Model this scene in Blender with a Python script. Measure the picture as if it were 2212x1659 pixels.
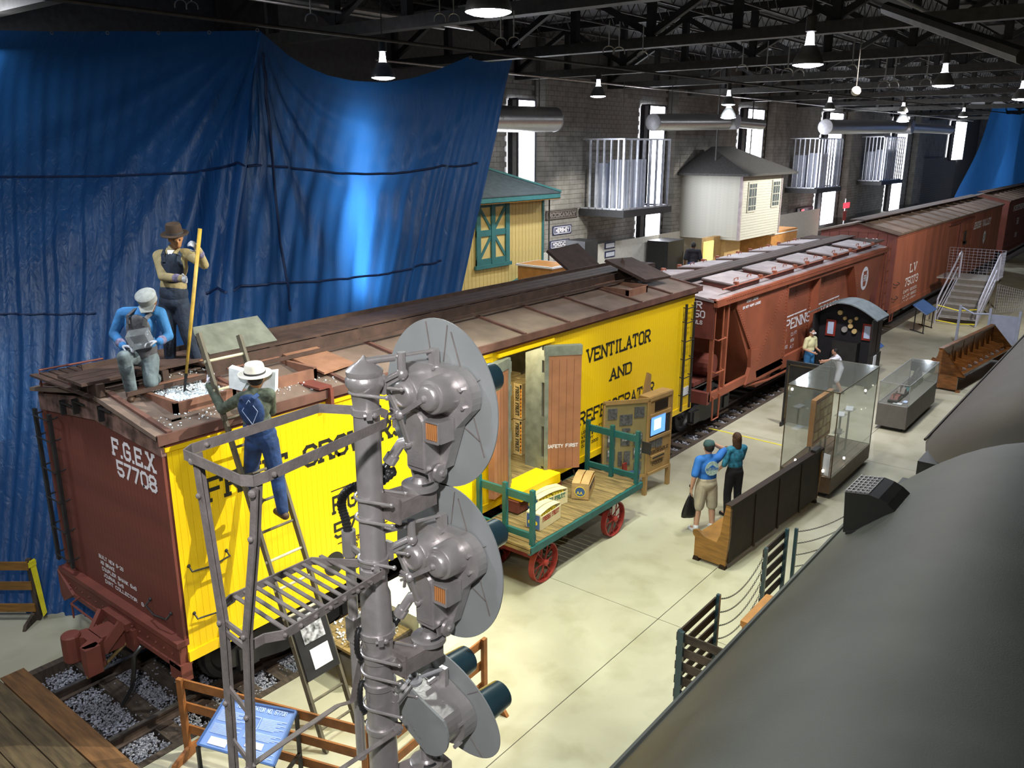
import bpy, bmesh, math, random
from mathutils import Vector, Matrix
V = Vector
random.seed(7)
SC = bpy.context.scene
COL = SC.collection
for o in list(bpy.data.objects): bpy.data.objects.remove(o)

# ---------------------------------------------------------------- camera
CAM = V((-4.316, -8.3, 6.75)); YAW, PITCH, FPX = 0.67277422, -0.2770122, 1802.5
FW = V((math.cos(PITCH)*math.cos(YAW), math.cos(PITCH)*math.sin(YAW), math.sin(PITCH)))
RT = V((math.sin(YAW), -math.cos(YAW), 0)); DN = FW.cross(RT)
cd = bpy.data.cameras.new('camera'); cam = bpy.data.objects.new('camera', cd); COL.objects.link(cam)
cd.sensor_width = 36; cd.lens = 36*FPX/2212; cd.clip_start = .1; cd.clip_end = 400
M4 = Matrix((RT, -DN, -FW)).transposed().to_4x4(); M4.translation = CAM
cam.matrix_world = M4; SC.camera = cam
def ray(u, v): return RT*((u-1106)/FPX) + DN*((v-829.5)/FPX) + FW
def at_z(u, v, z): d = ray(u, v); return CAM + d*((z-CAM.z)/d.z)
def at_y(u, v, y): d = ray(u, v); return CAM + d*((y-CAM.y)/d.y)
def at_x(u, v, x): d = ray(u, v); return CAM + d*((x-CAM.x)/d.x)
def at_d(u, v, d): return CAM + ray(u, v)*d

# ---------------------------------------------------------------- world, lights, exposure
w = bpy.data.worlds.new('world'); SC.world = w; w.use_nodes = True
w.node_tree.nodes['Background'].inputs[0].default_value = (.55, .7, 1, 1)
w.node_tree.nodes['Background'].inputs[1].default_value = .35
SC.view_settings.view_transform = 'Standard'; SC.view_settings.look = 'None'
SC.view_settings.gamma = 1; SC.view_settings.use_curve_mapping = False
SC.view_settings.exposure = 0.22
def light(kind, name, loc, power, color, target=None, **kw):
    d = bpy.data.lights.new(name, kind); d.energy = power; d.color = color
    for k, v in kw.items(): setattr(d, k, v)
    o = bpy.data.objects.new(name, d); o.location = loc; COL.objects.link(o)
    if target is not None:
        o.rotation_euler = (V(target)-V(loc)).to_track_quat('-Z', 'Y').to_euler()
    return o
LS = 1.0
# spotlights aimed at the exhibits: track spots on the roof steel plus added fills
light('SPOT', 'spot_on_reefer', (6.6, -6.3, 8.9), 5200*LS, (1, .93, .78), (1.2, 0, 2.3), spot_size=math.radians(50), spot_blend=.35, shadow_soft_size=.03)
light('SPOT', 'spot_on_floor', (3.4, -3.4, 9.2), 1500*LS, (.93, 1, .74), (4.0, -3.2, 0), spot_size=math.radians(78), spot_blend=.7, shadow_soft_size=.2)
light('SPOT', 'spot_on_cart', (6.6, -2.4, 9.0), 1300*LS, (.95, 1, .74), (6.3, -1.2, .7), spot_size=math.radians(56), spot_blend=.6, shadow_soft_size=.06)
light('SPOT', 'signal_fill_spot', (-5.2, -8.6, 8.9), 1900*LS, (.97, .95, .96), (-1.3, -5.1, 4.4), spot_size=math.radians(60), spot_blend=.6, shadow_soft_size=.15)  # fill added above the balcony, behind the camera, to brighten the signal
light('SPOT', 'spot_on_hopper', (14.5, -3.2, 9.0), 2300*LS, (1, .93, .88), (18, 0, 2.2), spot_size=math.radians(85), spot_blend=.7, shadow_soft_size=.2)
light('SPOT', 'spot_on_boxcar', (27, -5.5, 8.6), 2600*LS, (1, .9, .75), (36, 0, 1.6), spot_size=math.radians(80), spot_blend=.7, shadow_soft_size=.3)
light('SPOT', 'spot_on_cases', (11.5, -2.2, 8.8), 900*LS, (.95, .97, 1), (12.5, -1.8, 0), spot_size=math.radians(75), spot_blend=.8, shadow_soft_size=.25)

light('SPOT', 'house_fill_spot', (43, 2.0, 8.8), 6500, (1, .97, .85), (41, 10, 3.5), spot_size=math.radians(50), spot_blend=.5, shadow_soft_size=.2)  # added spot that brightens the front of the house
light('SPOT', 'depot_fill_spot', (14.0, 4.5, 8.6), 700, (1, .88, .6), (18.2, 9.6, 3.0), spot_size=math.radians(60), spot_blend=.6, shadow_soft_size=.2)  # added warm light for the depot wall
light('SPOT', 'name_board_fill_spot', (24, 8.5, 7.0), 1400, (1, .97, .85), (27.5, 13.3, 3.0), spot_size=math.radians(48), spot_blend=.6, shadow_soft_size=.2)  # added to light up the pier and its name boards
# ---------------------------------------------------------------- materials
def new_mat(name):
    m = bpy.data.materials.new(name); m.use_nodes = True
    return m, m.node_tree, m.node_tree.nodes['Principled BSDF']
def mat(name, col, rough=.6, metal=0, var=.12, scale=6, bump=.0, bscale=60, stretch=(1, 1, 1), spec=.5, emit=None, es=0, trans=0, sheen=0, coat=0):
    m, nt, b = new_mat(name)
    N = nt.nodes; L = nt.links
    b.inputs['Roughness'].default_value = rough; b.inputs['Metallic'].default_value = metal
    b.inputs['Specular IOR Level'].default_value = spec
    if coat: b.inputs['Coat Weight'].default_value = coat
    tc = N.new('ShaderNodeTexCoord'); mp = N.new('ShaderNodeMapping'); mp.inputs['Scale'].default_value = stretch
    L.new(tc.outputs['Object'], mp.inputs[0])
    nz = N.new('ShaderNodeTexNoise'); nz.inputs['Scale'].default_value = scale; nz.inputs['Detail'].default_value = 6
    L.new(mp.outputs[0], nz.inputs[0])
    rp = N.new('ShaderNodeValToRGB')
    c = V(col[:3]); lo = c*(1-var*2); hi = c*(1+var)
    rp.color_ramp.elements[0].position = .3; rp.color_ramp.elements[1].position = .7
    rp.color_ramp.elements[0].color = (*[max(0, x) for x in lo], 1); rp.color_ramp.elements[1].color = (*[min(1, x) for x in hi], 1)
    L.new(nz.outputs[0], rp.inputs[0]); L.new(rp.outputs[0], b.inputs['Base Color'])
    if bump:
        n2 = N.new('ShaderNodeTexNoise'); n2.inputs['Scale'].default_value = bscale; n2.inputs['Detail'].default_value = 4
        L.new(mp.outputs[0], n2.inputs[0])
        bp = N.new('ShaderNodeBump'); bp.inputs['Strength'].default_value = bump; bp.inputs['Distance'].default_value = .02
        L.new(n2.outputs[0], bp.inputs['Height']); L.new(bp.outputs[0], b.inputs['Normal'])
    if emit:
        b.inputs['Emission Color'].default_value = (*emit, 1); b.inputs['Emission Strength'].default_value = es
    if trans: b.inputs['Transmission Weight'].default_value = trans
    return m
M = {}
M['yellow'] = mat('yellow_paint', (.95, .63, .002), .45, var=.04, scale=1.5, bump=.05, bscale=30, stretch=(1, 1, .2))
M['redbrown'] = mat('mineral_red_paint', (.17, .045, .032), .6, var=.12, scale=3, bump=.1)
M['oxide'] = mat('freight_car_red', (.30, .085, .042), .55, var=.14, scale=1.2, bump=.08)
M['oxide2'] = mat('boxcar_red', (.33, .105, .06), .6, var=.2, scale=.9, bump=.1, stretch=(2, 2, .35))
M['roof'] = mat('roof_canvas', (.17, .12, .095), .75, var=.18, scale=2.2, bump=.25, bscale=14)
M['roofdark'] = mat('roof_walk_brown', (.065, .036, .027), .75, var=.2, scale=5, bump=.2)
M['hatch'] = mat('hatch_grey', (.33, .28, .29), .6, var=.15, scale=3, bump=.1)
M['black'] = mat('black_iron', (.018, .018, .02), .5, var=.2)
M['blackpaint'] = mat('black_lettering', (.012, .012, .01), .5, var=.05)
M['white'] = mat('white_lettering', (.82, .80, .85), .5, var=.03)
M['silver'] = mat('aluminium_paint', (.47, .445, .44), .34, metal=.6, var=.07, scale=9, bump=.07, bscale=60)
M['discgrey'] = mat('signal_disc_grey', (.27, .285, .285), .62, metal=.0, var=.06, scale=3)
M['strap'] = mat('strap_steel', (.21, .185, .175), .5, metal=.1, var=.12, scale=14, bump=.15)
M['hose'] = mat('black_conduit', (.02, .02, .02), .3, var=.1)
M['hood'] = mat('signal_hood', (.02, .05, .065), .3, var=.1, coat=.3)
M['orange_glow'] = mat('amber_slats', (.6, .25, .08), .4, var=.1)
M['concrete'] = None
M['wood'] = mat('oak_wood', (.24, .115, .022), .45, var=.2, scale=3, bump=.1, stretch=(1, 1, 8))
M['darkwood'] = mat('dark_wood', (.022, .010, .005), .6, var=.25, scale=4, bump=.1, spec=.3)
M['fencewood'] = mat('fence_wood', (.27, .10, .025), .6, var=.2, scale=5, bump=.2)
M['plank'] = mat('crossing_plank', (.115, .082, .040), .8, var=.3, scale=5, bump=.5, bscale=40, stretch=(4, .4, 1))
M['plank2'] = mat('orange_plank', (.17, .082, .028), .75, var=.25, scale=5, bump=.4, bscale=40, stretch=(4, .4, 1))
M['deckwood'] = mat('cart_deck_wood', (.27, .19, .075), .8, var=.3, scale=6, bump=.4, bscale=50, stretch=(4, .5, 1))
M['tie'] = mat('tie_wood', (.07, .05, .035), .85, var=.3, scale=6, bump=.5, stretch=(4, .5, 1))
M['rail'] = mat('rail_steel', (.09, .065, .05), .5, metal=.5, var=.25, scale=8)
M['railtop'] = mat('rail_head', (.25, .23, .21), .35, metal=.8, var=.2, scale=10)
M['stone'] = mat('ballast_stone', (.30, .31, .36), .85, var=.3, scale=30)
M['ground'] = mat('pit_soil', (.06, .05, .045), .9, var=.3)
M['teal'] = mat('teal_paint', (.012, .105, .105), .45, var=.1)
M['redwheel'] = mat('red_wheel_paint', (.30, .03, .022), .5, var=.15)
M['crate'] = mat('crate_wood', (.62, .47, .22), .7, var=.1, scale=4, bump=.1, stretch=(1, 1, 6))
M['crate2'] = mat('crate_wood_tan', (.5, .33, .14), .7, var=.1, scale=4, bump=.1, stretch=(1, 1, 6))
M['orange'] = mat('orange_peel', (.85, .33, .02), .5, var=.1, bump=.1)
M['lemon'] = mat('lemon_peel', (.85, .68, .04), .5, var=.1, bump=.1)
M['kiosk'] = mat('kiosk_board', (.36, .22, .08), .6, var=.08, scale=4)
M['kioskside'] = mat('kiosk_khaki', (.25, .20, .085), .6, var=.08, scale=4)
M['print'] = mat('grey_print', (.10, .10, .105), .5, var=.3, scale=25)
M['printlight'] = mat('photo_print', (.42, .42, .45), .5, var=.5, scale=18)
M['blueprint'] = mat('blue_panel', (.06, .13, .33), .35, var=.05)
M['bluelight'] = mat('panel_text_blue', (.5, .62, .9), .5, var=.05)
M['doorbrown'] = mat('door_inner_tan', (.36, .155, .08), .55, var=.08, scale=4)
M['doorseal'] = mat('galvanised_edge', (.24, .26, .22), .5, metal=.2, var=.15)
M['interior'] = mat('car_interior', (.16, .13, .07), .7, var=.2)
M['ice'] = mat('crushed_ice', (.80, .88, .95), .25, var=.06, scale=30, bump=.2)
M['iceblock'] = mat('ice_block', (.8, .86, .90), .08, var=.1, scale=9, bump=.9, bscale=12, trans=.9)
M['hatwhite'] = mat('straw_hat', (.85, .82, .72), .7, var=.04, bump=.1)
M['hatband'] = mat('hat_band', (.03, .03, .035), .7)
M['hatbrown'] = mat('brown_felt', (.04, .022, .012), .85, var=.2)
M['capgrey'] = mat('grey_cap', (.27, .29, .29), .85, var=.12, scale=20)
M['glove'] = mat('work_glove', (.40, .42, .48), .85, var=.15, scale=20)
M['glovecuff'] = mat('glove_cuff', (.17, .15, .25), .85, var=.3, scale=30)
M['skin'] = mat('skin', (.52, .29, .2), .55, var=.06)
M['skinwarm'] = mat('mannequin_skin', (.36, .17, .07), .5, var=.08)
M['skindark'] = mat('mannequin_dark_skin', (.17, .075, .03), .5, var=.08)
M['denim'] = mat('blue_denim', (.016, .048, .155), .85, var=.3, scale=7, bump=.5, bscale=18)
M['denimdark'] = mat('dark_denim', (.012, .022, .045), .85, var=.3, scale=7, bump=.5, bscale=18)
M['denimgrey'] = mat('grey_denim', (.13, .17, .19), .85, var=.25, scale=9, bump=.5, bscale=18)
M['apron'] = mat('grey_apron', (.10, .10, .115), .85, var=.3, scale=8, bump=.4, bscale=18)
M['shirtblue'] = mat('work_shirt_blue', (.03, .17, .42), .8, var=.15, scale=7, bump=.5, bscale=16)
M['shirttan'] = mat('tan_shirt', (.32, .26, .13), .8, var=.12, scale=7, bump=.5, bscale=16)
M['shirtgreen'] = mat('olive_plaid_shirt', (.075, .095, .07), .85, var=.3, scale=16, bump=.5, bscale=16)
M['tee'] = mat('blue_tee', (.02, .14, .50), .8, var=.08, scale=7, bump=.3, bscale=10)
M['teal_top'] = mat('teal_blouse', (.03, .22, .36), .8, var=.3, scale=16, bump=.3, bscale=12)
M['khaki'] = mat('khaki_shorts', (.42, .37, .28), .85, var=.1, scale=7, bump=.4, bscale=14)
M['blackcloth'] = mat('black_cloth', (.010, .010, .016), .85, var=.2)
M['whitecloth'] = mat('white_cloth', (.72, .74, .85), .8, var=.06)
M['cream'] = mat('cream_tee', (.72, .70, .42), .8, var=.08)
M['hairbrown'] = mat('brown_hair', (.08, .035, .015), .7, var=.35, scale=20, bump=.8, bscale=50, stretch=(1, 1, .3))
M['hairdark'] = mat('dark_hair', (.012, .009, .008), .65, var=.3, scale=20, bump=.8, bscale=50, stretch=(1, 1, .3))
M['capgreen'] = mat('dark_teal_cap', (.025, .07, .08), .8)
M['leather'] = mat('boot_leather', (.06, .03, .015), .6, var=.3)
M['sneaker'] = mat('sneaker', (.55, .6, .7), .6)
M['bag'] = mat('black_plastic_bag', (.008, .008, .01), .35, bump=.6, bscale=8)
M['paper'] = mat('paper_white', (.75, .78, .85), .8, var=.03)
M['glovewhite'] = mat('white_glove', (.72, .72, .85), .8, var=.08)
M['polewood'] = mat('pole_yellow_wood', (.46, .29, .035), .5, var=.15, scale=12)
M['ladderwood'] = mat('ladder_wood', (.115, .10, .07), .7, var=.2, scale=9, stretch=(1, 1, .2), bump=.15)
M['rung'] = mat('ladder_rung', (.50, .47, .33), .7, var=.15)
M['casewood'] = mat('case_plinth', (.13, .085, .05), .55, var=.15, scale=4)
M['casegrey'] = mat('grey_plinth', (.14, .13, .12), .7, var=.06)
M['brass'] = mat('bronze_edge', (.12, .095, .06), .4, metal=.5)
M['cardboard'] = mat('orange_woodboard', (.42, .19, .05), .6, var=.12, scale=5)
M['alu'] = mat('aluminium_tread', (.40, .40, .42), .45, metal=.35, var=.1)
M['bluealu'] = mat('aluminium_rail', (.5, .53, .68), .4, metal=.3, var=.05)
M['pew'] = mat('varnished_pew', (.20, .075, .018), .3, var=.25, scale=4, stretch=(1, 1, 5), coat=.4)
M['carroof'] = mat('coach_roof_grey', (.062, .068, .060), .55, var=.12, scale=1.4, bump=.12, bscale=120)
M['carroof2'] = mat('coach_roof_brown', (.05, .040, .031), .6, var=.12, scale=1.4, bump=.12, bscale=120)
M['block'] = mat('concrete_block', (.27, .255, .235), .85, var=.15, scale=2, bump=.2)
M['mortar'] = mat('mortar', (.12, .115, .105), .9)
M['wallwhite'] = mat('white_wall_panel', (.62, .60, .55), .7, var=.05)
M['steel'] = mat('roof_steel', (.016, .015, .015), .6, var=.2)
M['steel2'] = mat('roof_steel_light', (.05, .047, .042), .6, var=.2)
M['pipe'] = mat('conduit_pipe', (.45, .44, .40), .35, metal=.6)
M['deck'] = mat('roof_deck', (.035, .035, .038), .8, var=.2)
M['duct'] = mat('galvanised_duct', (.55, .54, .52), .32, metal=.85, var=.08, bump=.1, bscale=10, stretch=(8, 1, 1))
M['stud'] = mat('steel_stud', (.55, .57, .62), .35, metal=.5)
M['cabinet'] = mat('white_cabinet', (.50, .54, .66), .5, var=.03)
M['siding'] = mat('vinyl_siding', (.42, .41, .35), .6, var=.04)
M['shingle'] = mat('roof_shingle', (.045, .042, .04), .85, var=.3, scale=20)
M['depotyellow'] = mat('depot_yellow', (.62, .47, .17), .6, var=.05)
M['depotteal'] = mat('depot_teal', (.035, .155, .155), .5, var=.08)
M['depotroof'] = mat('depot_roof', (.05, .065, .07), .7, var=.15)
M['signblue'] = mat('sign_navy', (.02, .03, .10), .5)
M['signbrown'] = mat('sign_brown', (.04, .03, .025), .6)
M['frame_dark'] = mat('window_frame', (.05, .05, .06), .5)
M['redlit'] = mat('exit_sign_face', (.7, .02, .02), .5, emit=(1, .03, .05), es=2.5)
M['tape'] = mat('yellow_tape', (.80, .72, .03), .5, var=.1)
M['bluefixture'] = mat('blue_seat', (.02, .12, .6), .5)
M['lampshell'] = mat('lamp_reflector', (.25, .25, .24), .4, metal=.4)
M['lampglow'] = mat('lamp_glow', (1, 1, 1), .5, emit=(.86, .9, 1), es=40)
M['lampneck'] = mat('lamp_neck_glow', (1, 1, 1), .5, emit=(.85, .85, 1), es=25)
M['daylight'] = mat('daylight_pane', (.8, .8, .9), .5, emit=(.88, .91, 1), es=17)
M['screen'] = mat('lit_screen', (.1, .2, .6), .3, emit=(.12, .35, 1), es=1.2)
M['screenw'] = mat('lit_screen_white', (.6, .7, .9), .3, emit=(.7, .85, 1), es=1.6)
M['exhibitlit'] = mat('lit_exhibit_window', (.8, .7, .2), .5, emit=(.8, .75, .2), es=.6)
M['bulb'] = mat('case_bulb', (1, .9, .7), .3, emit=(1, .85, .65), es=25)
def glassmat():
    m, nt, b = new_mat('display_glass'); N = nt.nodes; L = nt.links
    tr = N.new('ShaderNodeBsdfTransparent'); tr.inputs[0].default_value = (.975, .985, .98, 1)
    gl = N.new('ShaderNodeBsdfGlossy'); gl.inputs['Roughness'].default_value = .06; gl.inputs[0].default_value = (.8, .85, .85, 1)
    df = N.new('ShaderNodeBsdfDiffuse'); df.inputs[0].default_value = (.6, .62, .58, 1)
    lw = N.new('ShaderNodeLayerWeight'); pw_ = N.new('ShaderNodeMath'); pw_.operation = 'POWER'; pw_.inputs[1].default_value = 3.5; L.new(lw.outputs['Facing'], pw_.inputs[0]); fr = N.new('ShaderNodeMath'); fr.operation = 'MULTIPLY_ADD'; fr.inputs[1].default_value = .5; fr.inputs[2].default_value = .03; L.new(pw_.outputs[0], fr.inputs[0])
    m1 = N.new('ShaderNodeMixShader'); m2 = N.new('ShaderNodeMixShader'); m2.inputs[0].default_value = .05
    L.new(fr.outputs[0], m1.inputs[0]); L.new(tr.outputs[0], m1.inputs[1]); L.new(gl.outputs[0], m1.inputs[2])
    L.new(m1.outputs[0], m2.inputs[1]); L.new(df.outputs[0], m2.inputs[2])
    L.new(m2.outputs[0], N['Material Output'].inputs[0]); return m
M['glass'] = glassmat()
def tarpmat():
    m, nt, b = new_mat('blue_tarp'); N = nt.nodes; L = nt.links
    tc = N.new('ShaderNodeTexCoord')
    nz = N.new('ShaderNodeTexNoise'); nz.inputs['Scale'].default_value = 1.1; nz.inputs['Detail'].default_value = 8
    L.new(tc.outputs['Object'], nz.inputs[0])
    rp = N.new('ShaderNodeValToRGB'); rp.color_ramp.elements[0].color = (.008, .045, .15, 1); rp.color_ramp.elements[1].color = (.016, .085, .26, 1)
    rp.color_ramp.elements[0].position = .3; rp.color_ramp.elements[1].position = .75
    L.new(nz.outputs[0], rp.inputs[0]); L.new(rp.outputs[0], b.inputs['Base Color'])
    b.inputs['Roughness'].default_value = .40; b.inputs['Specular IOR Level'].default_value = .5
    n2 = N.new('ShaderNodeTexNoise'); n2.inputs['Scale'].default_value = 9; n2.inputs['Detail'].default_value = 6; n2.inputs['Distortion'].default_value = .8
    mp = N.new('ShaderNodeMapping'); mp.inputs['Scale'].default_value = (1, 1, .22); L.new(tc.outputs['Object'], mp.inputs[0]); L.new(mp.outputs[0], n2.inputs[0])
    bp = N.new('ShaderNodeBump'); bp.inputs['Strength'].default_value = .55; bp.inputs['Distance'].default_value = .05
    L.new(n2.outputs[0], bp.inputs['Height']); L.new(bp.outputs[0], b.inputs['Normal'])
    tl = N.new('ShaderNodeBsdfTranslucent'); tl.inputs[0].default_value = (.03, .17, .50, 1)
    mx = N.new('ShaderNodeMixShader'); mx.inputs[0].default_value = .25
    L.new(b.outputs[0], mx.inputs[1]); L.new(tl.outputs[0], mx.inputs[2]); L.new(mx.outputs[0], N['Material Output'].inputs[0])
    return m
M['tarp'] = tarpmat()
M['seam'] = mat('tarp_seam', (.004, .02, .085), .6)
def concmat():
    m, nt, b = new_mat('polished_concrete'); N = nt.nodes; L = nt.links
    tc = N.new('ShaderNodeTexCoord')
    n1 = N.new('ShaderNodeTexNoise'); n1.inputs['Scale'].default_value = .55; n1.inputs['Detail'].default_value = 9; n1.inputs['Distortion'].default_value = .6
    n2 = N.new('ShaderNodeTexNoise'); n2.inputs['Scale'].default_value = 1.7; n2.inputs['Detail'].default_value = 12; n2.inputs['Distortion'].default_value = .25
    L.new(tc.outputs['Object'], n1.inputs[0]); L.new(tc.outputs['Object'], n2.inputs[0])
    r1 = N.new('ShaderNodeValToRGB'); r1.color_ramp.elements[0].color = (.36, .345, .26, 1); r1.color_ramp.elements[1].color = (.47, .46, .36, 1)
    r1.color_ramp.elements[0].position = .35; r1.color_ramp.elements[1].position = .65
    r2 = N.new('ShaderNodeValToRGB'); r2.color_ramp.elements[0].color = (.80, .79, .73, 1); r2.color_ramp.elements[1].color = (1, 1, 1, 1)
    r2.color_ramp.elements[0].position = .28; r2.color_ramp.elements[1].position = .5
    mx = N.new('ShaderNodeMixRGB'); mx.blend_type = 'MULTIPLY'; mx.inputs[0].default_value = 1
    L.new(n1.outputs[0], r1.inputs[0]); L.new(n2.outputs[0], r2.inputs[0]); L.new(r1.outputs[0], mx.inputs[1]); L.new(r2.outputs[0], mx.inputs[2])
    L.new(mx.outputs[0], b.inputs['Base Color']); b.inputs['Roughness'].default_value = .42; b.inputs['Specular IOR Level'].default_value = .4
    return m
M['concrete'] = concmat()
M['joint'] = mat('joint_filler', (.06, .06, .05), .8)

# ---------------------------------------------------------------- mesh helpers
class MB:
    def __init__(s): s.v = []; s.f = []
    def add(s, vs, fs):
        n = len(s.v); s.v += [tuple(p) for p in vs]; s.f += [tuple(i+n for i in f) for f in fs]; return s
    def obox(s, c, ax, ay, az):   # centre + half-axis vectors
        c = V(c); ax = V(ax); ay = V(ay); az = V(az)
        if ax.cross(ay).dot(az) < 0: ax = -ax
        p = [c+ax*i+ay*j+az*k for k in (-1, 1) for j in (-1, 1) for i in (-1, 1)]
        return s.add(p, [(0, 2, 3, 1), (4, 5, 7, 6), (0, 1, 5, 4), (2, 6, 7, 3), (0, 4, 6, 2), (1, 3, 7, 5)])
    def box(s, x0, x1, y0, y1, z0, z1):
        return s.obox(((x0+x1)/2, (y0+y1)/2, (z0+z1)/2), ((x1-x0)/2, 0, 0), (0, (y1-y0)/2, 0), (0, 0, (z1-z0)/2))
    def bar(s, p, q, w, h, up=(0, 0, 1)):   # rectangular bar from p to q, w across, h along 'up'
        p = V(p); q = V(q); d = q-p; l = d.length
        if l < 1e-6: return s
        d /= l; up = V(up); sd = d.cross(up)
        if sd.length < 1e-4: sd = d.cross(V((1, 0, 0)))
        sd.normalize(); u2 = sd.cross(d)
        return s.obox((p+q)/2, d*l/2, sd*w/2, u2*h/2)
    def tube(s, pts, r, n=8, caps=True, closed=False):
        pts = [V(p) for p in pts]; m = len(pts); rs = r if isinstance(r, (list, tuple)) else [r]*m
        base = len(s.v); prev = None; rings = []
        for i, p in enumerate(pts):
            if closed: t = pts[(i+1) % m]-pts[i-1]
            else: t = pts[min(i+1, m-1)]-pts[max(i-1, 0)]
            t.normalize()
            if prev is None:
                a = t.cross(V((0, 0, 1)))
                if a.length < .05: a = t.cross(V((1, 0, 0)))
            else:
                a = prev-t*prev.dot(t)
            a.normalize(); prev = a; b = t.cross(a)
            rings.append([p+(a*math.cos(2*math.pi*k/n)+b*math.sin(2*math.pi*k/n))*rs[i] for k in range(n)])
        vs = [q for r_ in rings for q in r_]; fs = []
        for i in range(m if closed else m-1):
            j = (i+1) % m
            for k in range(n): fs.append((i*n+k, i*n+(k+1) % n, j*n+(k+1) % n, j*n+k))
        if caps and not closed: fs.append(tuple(range(n-1, -1, -1))); fs.append(tuple((m-1)*n+k for k in range(n)))
        return s.add(vs, fs)
    def cyl(s, p, q, r, r2=None, n=16): return s.tube([p, q], [r, r if r2 is None else r2], n)
    def lathe(s, o, ax, prof, n=24, closed=False):   # prof: (distance along axis, radius)
        o = V(o); ax = V(ax).normalized(); a = ax.cross(V((0, 0, 1)))
        if a.length < .05: a = ax.cross(V((1, 0, 0)))
        a.normalize(); b = ax.cross(a); vs = []; fs = []; m = len(prof)
        for t, r in prof:
            for k in range(n): vs.append(o+ax*t+(a*math.cos(2*math.pi*k/n)+b*math.sin(2*math.pi*k/n))*max(r, 1e-4))
        for i in range(m-1 if not closed else m):
            j = (i+1) % m
            for k in range(n): fs.append((i*n+k, i*n+(k+1) % n, j*n+(k+1) % n, j*n+k))
        if not closed: fs.append(tuple(range(n-1, -1, -1))); fs.append(tuple((m-1)*n+k for k in range(n)))
        return s.add(vs, fs)
    def prism(s, poly, ext):   # planar polygon (3-D points) extruded by vector
        poly = [V(p) for p in poly]; ext = V(ext); n = len(poly)
        nm = V((0, 0, 0))
        for i in range(n): nm += poly[i].cross(poly[(i+1) % n])
        if nm.dot(ext) > 0: poly = poly[::-1]
        return s.add(poly+[p+ext for p in poly], [tuple(range(n)), tuple(range(2*n-1, n-1, -1))]+[(i, n+i, n+(i+1) % n, (i+1) % n) for i in range(n)])
    def ell(s, c, r, n=12, m=8, R=None):
        c = V(c); r = V(r) if not isinstance(r, (int, float)) else V((r, r, r)); vs = []; fs = []
        def tr(p): p = V((p[0]*r.x, p[1]*r.y, p[2]*r.z)); return c+(R @ p if R else p)
        vs.append(tr((0, 0, -1)))
        for i in range(1, m):
            t = -math.pi/2+math.pi*i/m
            for k in range(n): a = 2*math.pi*k/n; vs.append(tr((math.cos(t)*math.cos(a), math.cos(t)*math.sin(a), math.sin(t))))
        vs.append(tr((0, 0, 1)))
        for k in range(n): fs.append((0, 1+(k+1) % n, 1+k))
        for i in range(m-2):
            for k in range(n): fs.append((1+i*n+k, 1+i*n+(k+1) % n, 1+(i+1)*n+(k+1) % n, 1+(i+1)*n+k))
        e = 1+(m-1)*n
        for k in range(n): fs.append((e-n+k, e-n+(k+1) % n, e))
        return s.add(vs, fs)
    def cap(s, p, q, r1, r2, n=12):   # capsule
        p = V(p); q = V(q); d = (q-p)
        if d.length < 1e-4: return s.ell(p, max(r1, r2), n, 8)
        l = d.length; d.normalize(); prof = []
        for i in range(5): a = math.pi/2*i/4; prof.append((-r1*math.cos(a), r1*math.sin(a)))
        for i in range(5): a = math.pi/2*i/4; prof.append((l+r2*math.sin(a), r2*math.cos(a)))
        return s.lathe(p, d, prof, n)
    def quad(s, a, b, c, d): return s.add([a, b, c, d], [(0, 1, 2, 3)])
    def build(s, name, m, parent=None, smooth=False, **kw):
        off = wloc(parent) if parent is not None else V((0, 0, 0))
        me = bpy.data.meshes.new(name)
        if parent is None:
            c = V((0, 0, 0))
            if s.v:
                xs = [p[0] for p in s.v]; ys = [p[1] for p in s.v]; zs = [p[2] for p in s.v]
                c = V(((min(xs)+max(xs))/2, (min(ys)+max(ys))/2, min(zs)))
            off = c
        me.from_pydata([(p[0]-off.x, p[1]-off.y, p[2]-off.z) for p in s.v], [], s.f)
        if smooth:
            me.polygons.foreach_set('use_smooth', [True]*len(me.polygons))
            if smooth != 'all':
                try: me.set_sharp_from_angle(angle=math.radians(38))
                except Exception: pass
        mm = M[m] if isinstance(m, str) else m
        me.materials.append(mm)
        o = bpy.data.objects.new(name, me); COL.objects.link(o)
        if parent is not None: o.parent = parent
        else: o.location = off
        WL[o.name] = off.copy()
        for k, v in kw.items(): o[k] = v
        return o
WL = {}
def wloc(o): return WL[o.name]
def thing(name, label, cat, loc=(0, 0, 0), group=None):
    o = bpy.data.objects.new(name, None); COL.objects.link(o); o.location = loc; o.empty_display_size = .1
    WL[o.name] = V(loc); o['label'] = label; o['category'] = cat
    if group: o['group'] = group
    return o
def tag(o, label, cat, group=None):
    o['label'] = label; o['category'] = cat
    if group: o['group'] = group
    return o
def struct(o, kind='structure'): o['kind'] = kind; return o
def inst(src, name, parent, off=(0, 0, 0), m=None):   # share mesh data between alike pieces
    o = bpy.data.objects.new(name, src.data if m is None else src.data); COL.objects.link(o)
    o.parent = parent; o.location = V(src.location)+V(off); WL[o.name] = wloc(src)+V(off)
    return o
def copy_tree(src, off=(0, 0, 0), rz=None, label=None, parent=None):
    c = src.copy(); COL.objects.link(c)
    if parent is None:
        c.location = V(src.location)+V(off)
        if rz is not None: c.rotation_euler.z = rz
        if label: c['label'] = label
    else: c.parent = parent
    WL[c.name] = wloc(src)+V(off)
    for ch in list(src.children): copy_tree(ch, off, parent=c)
    return c

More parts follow.
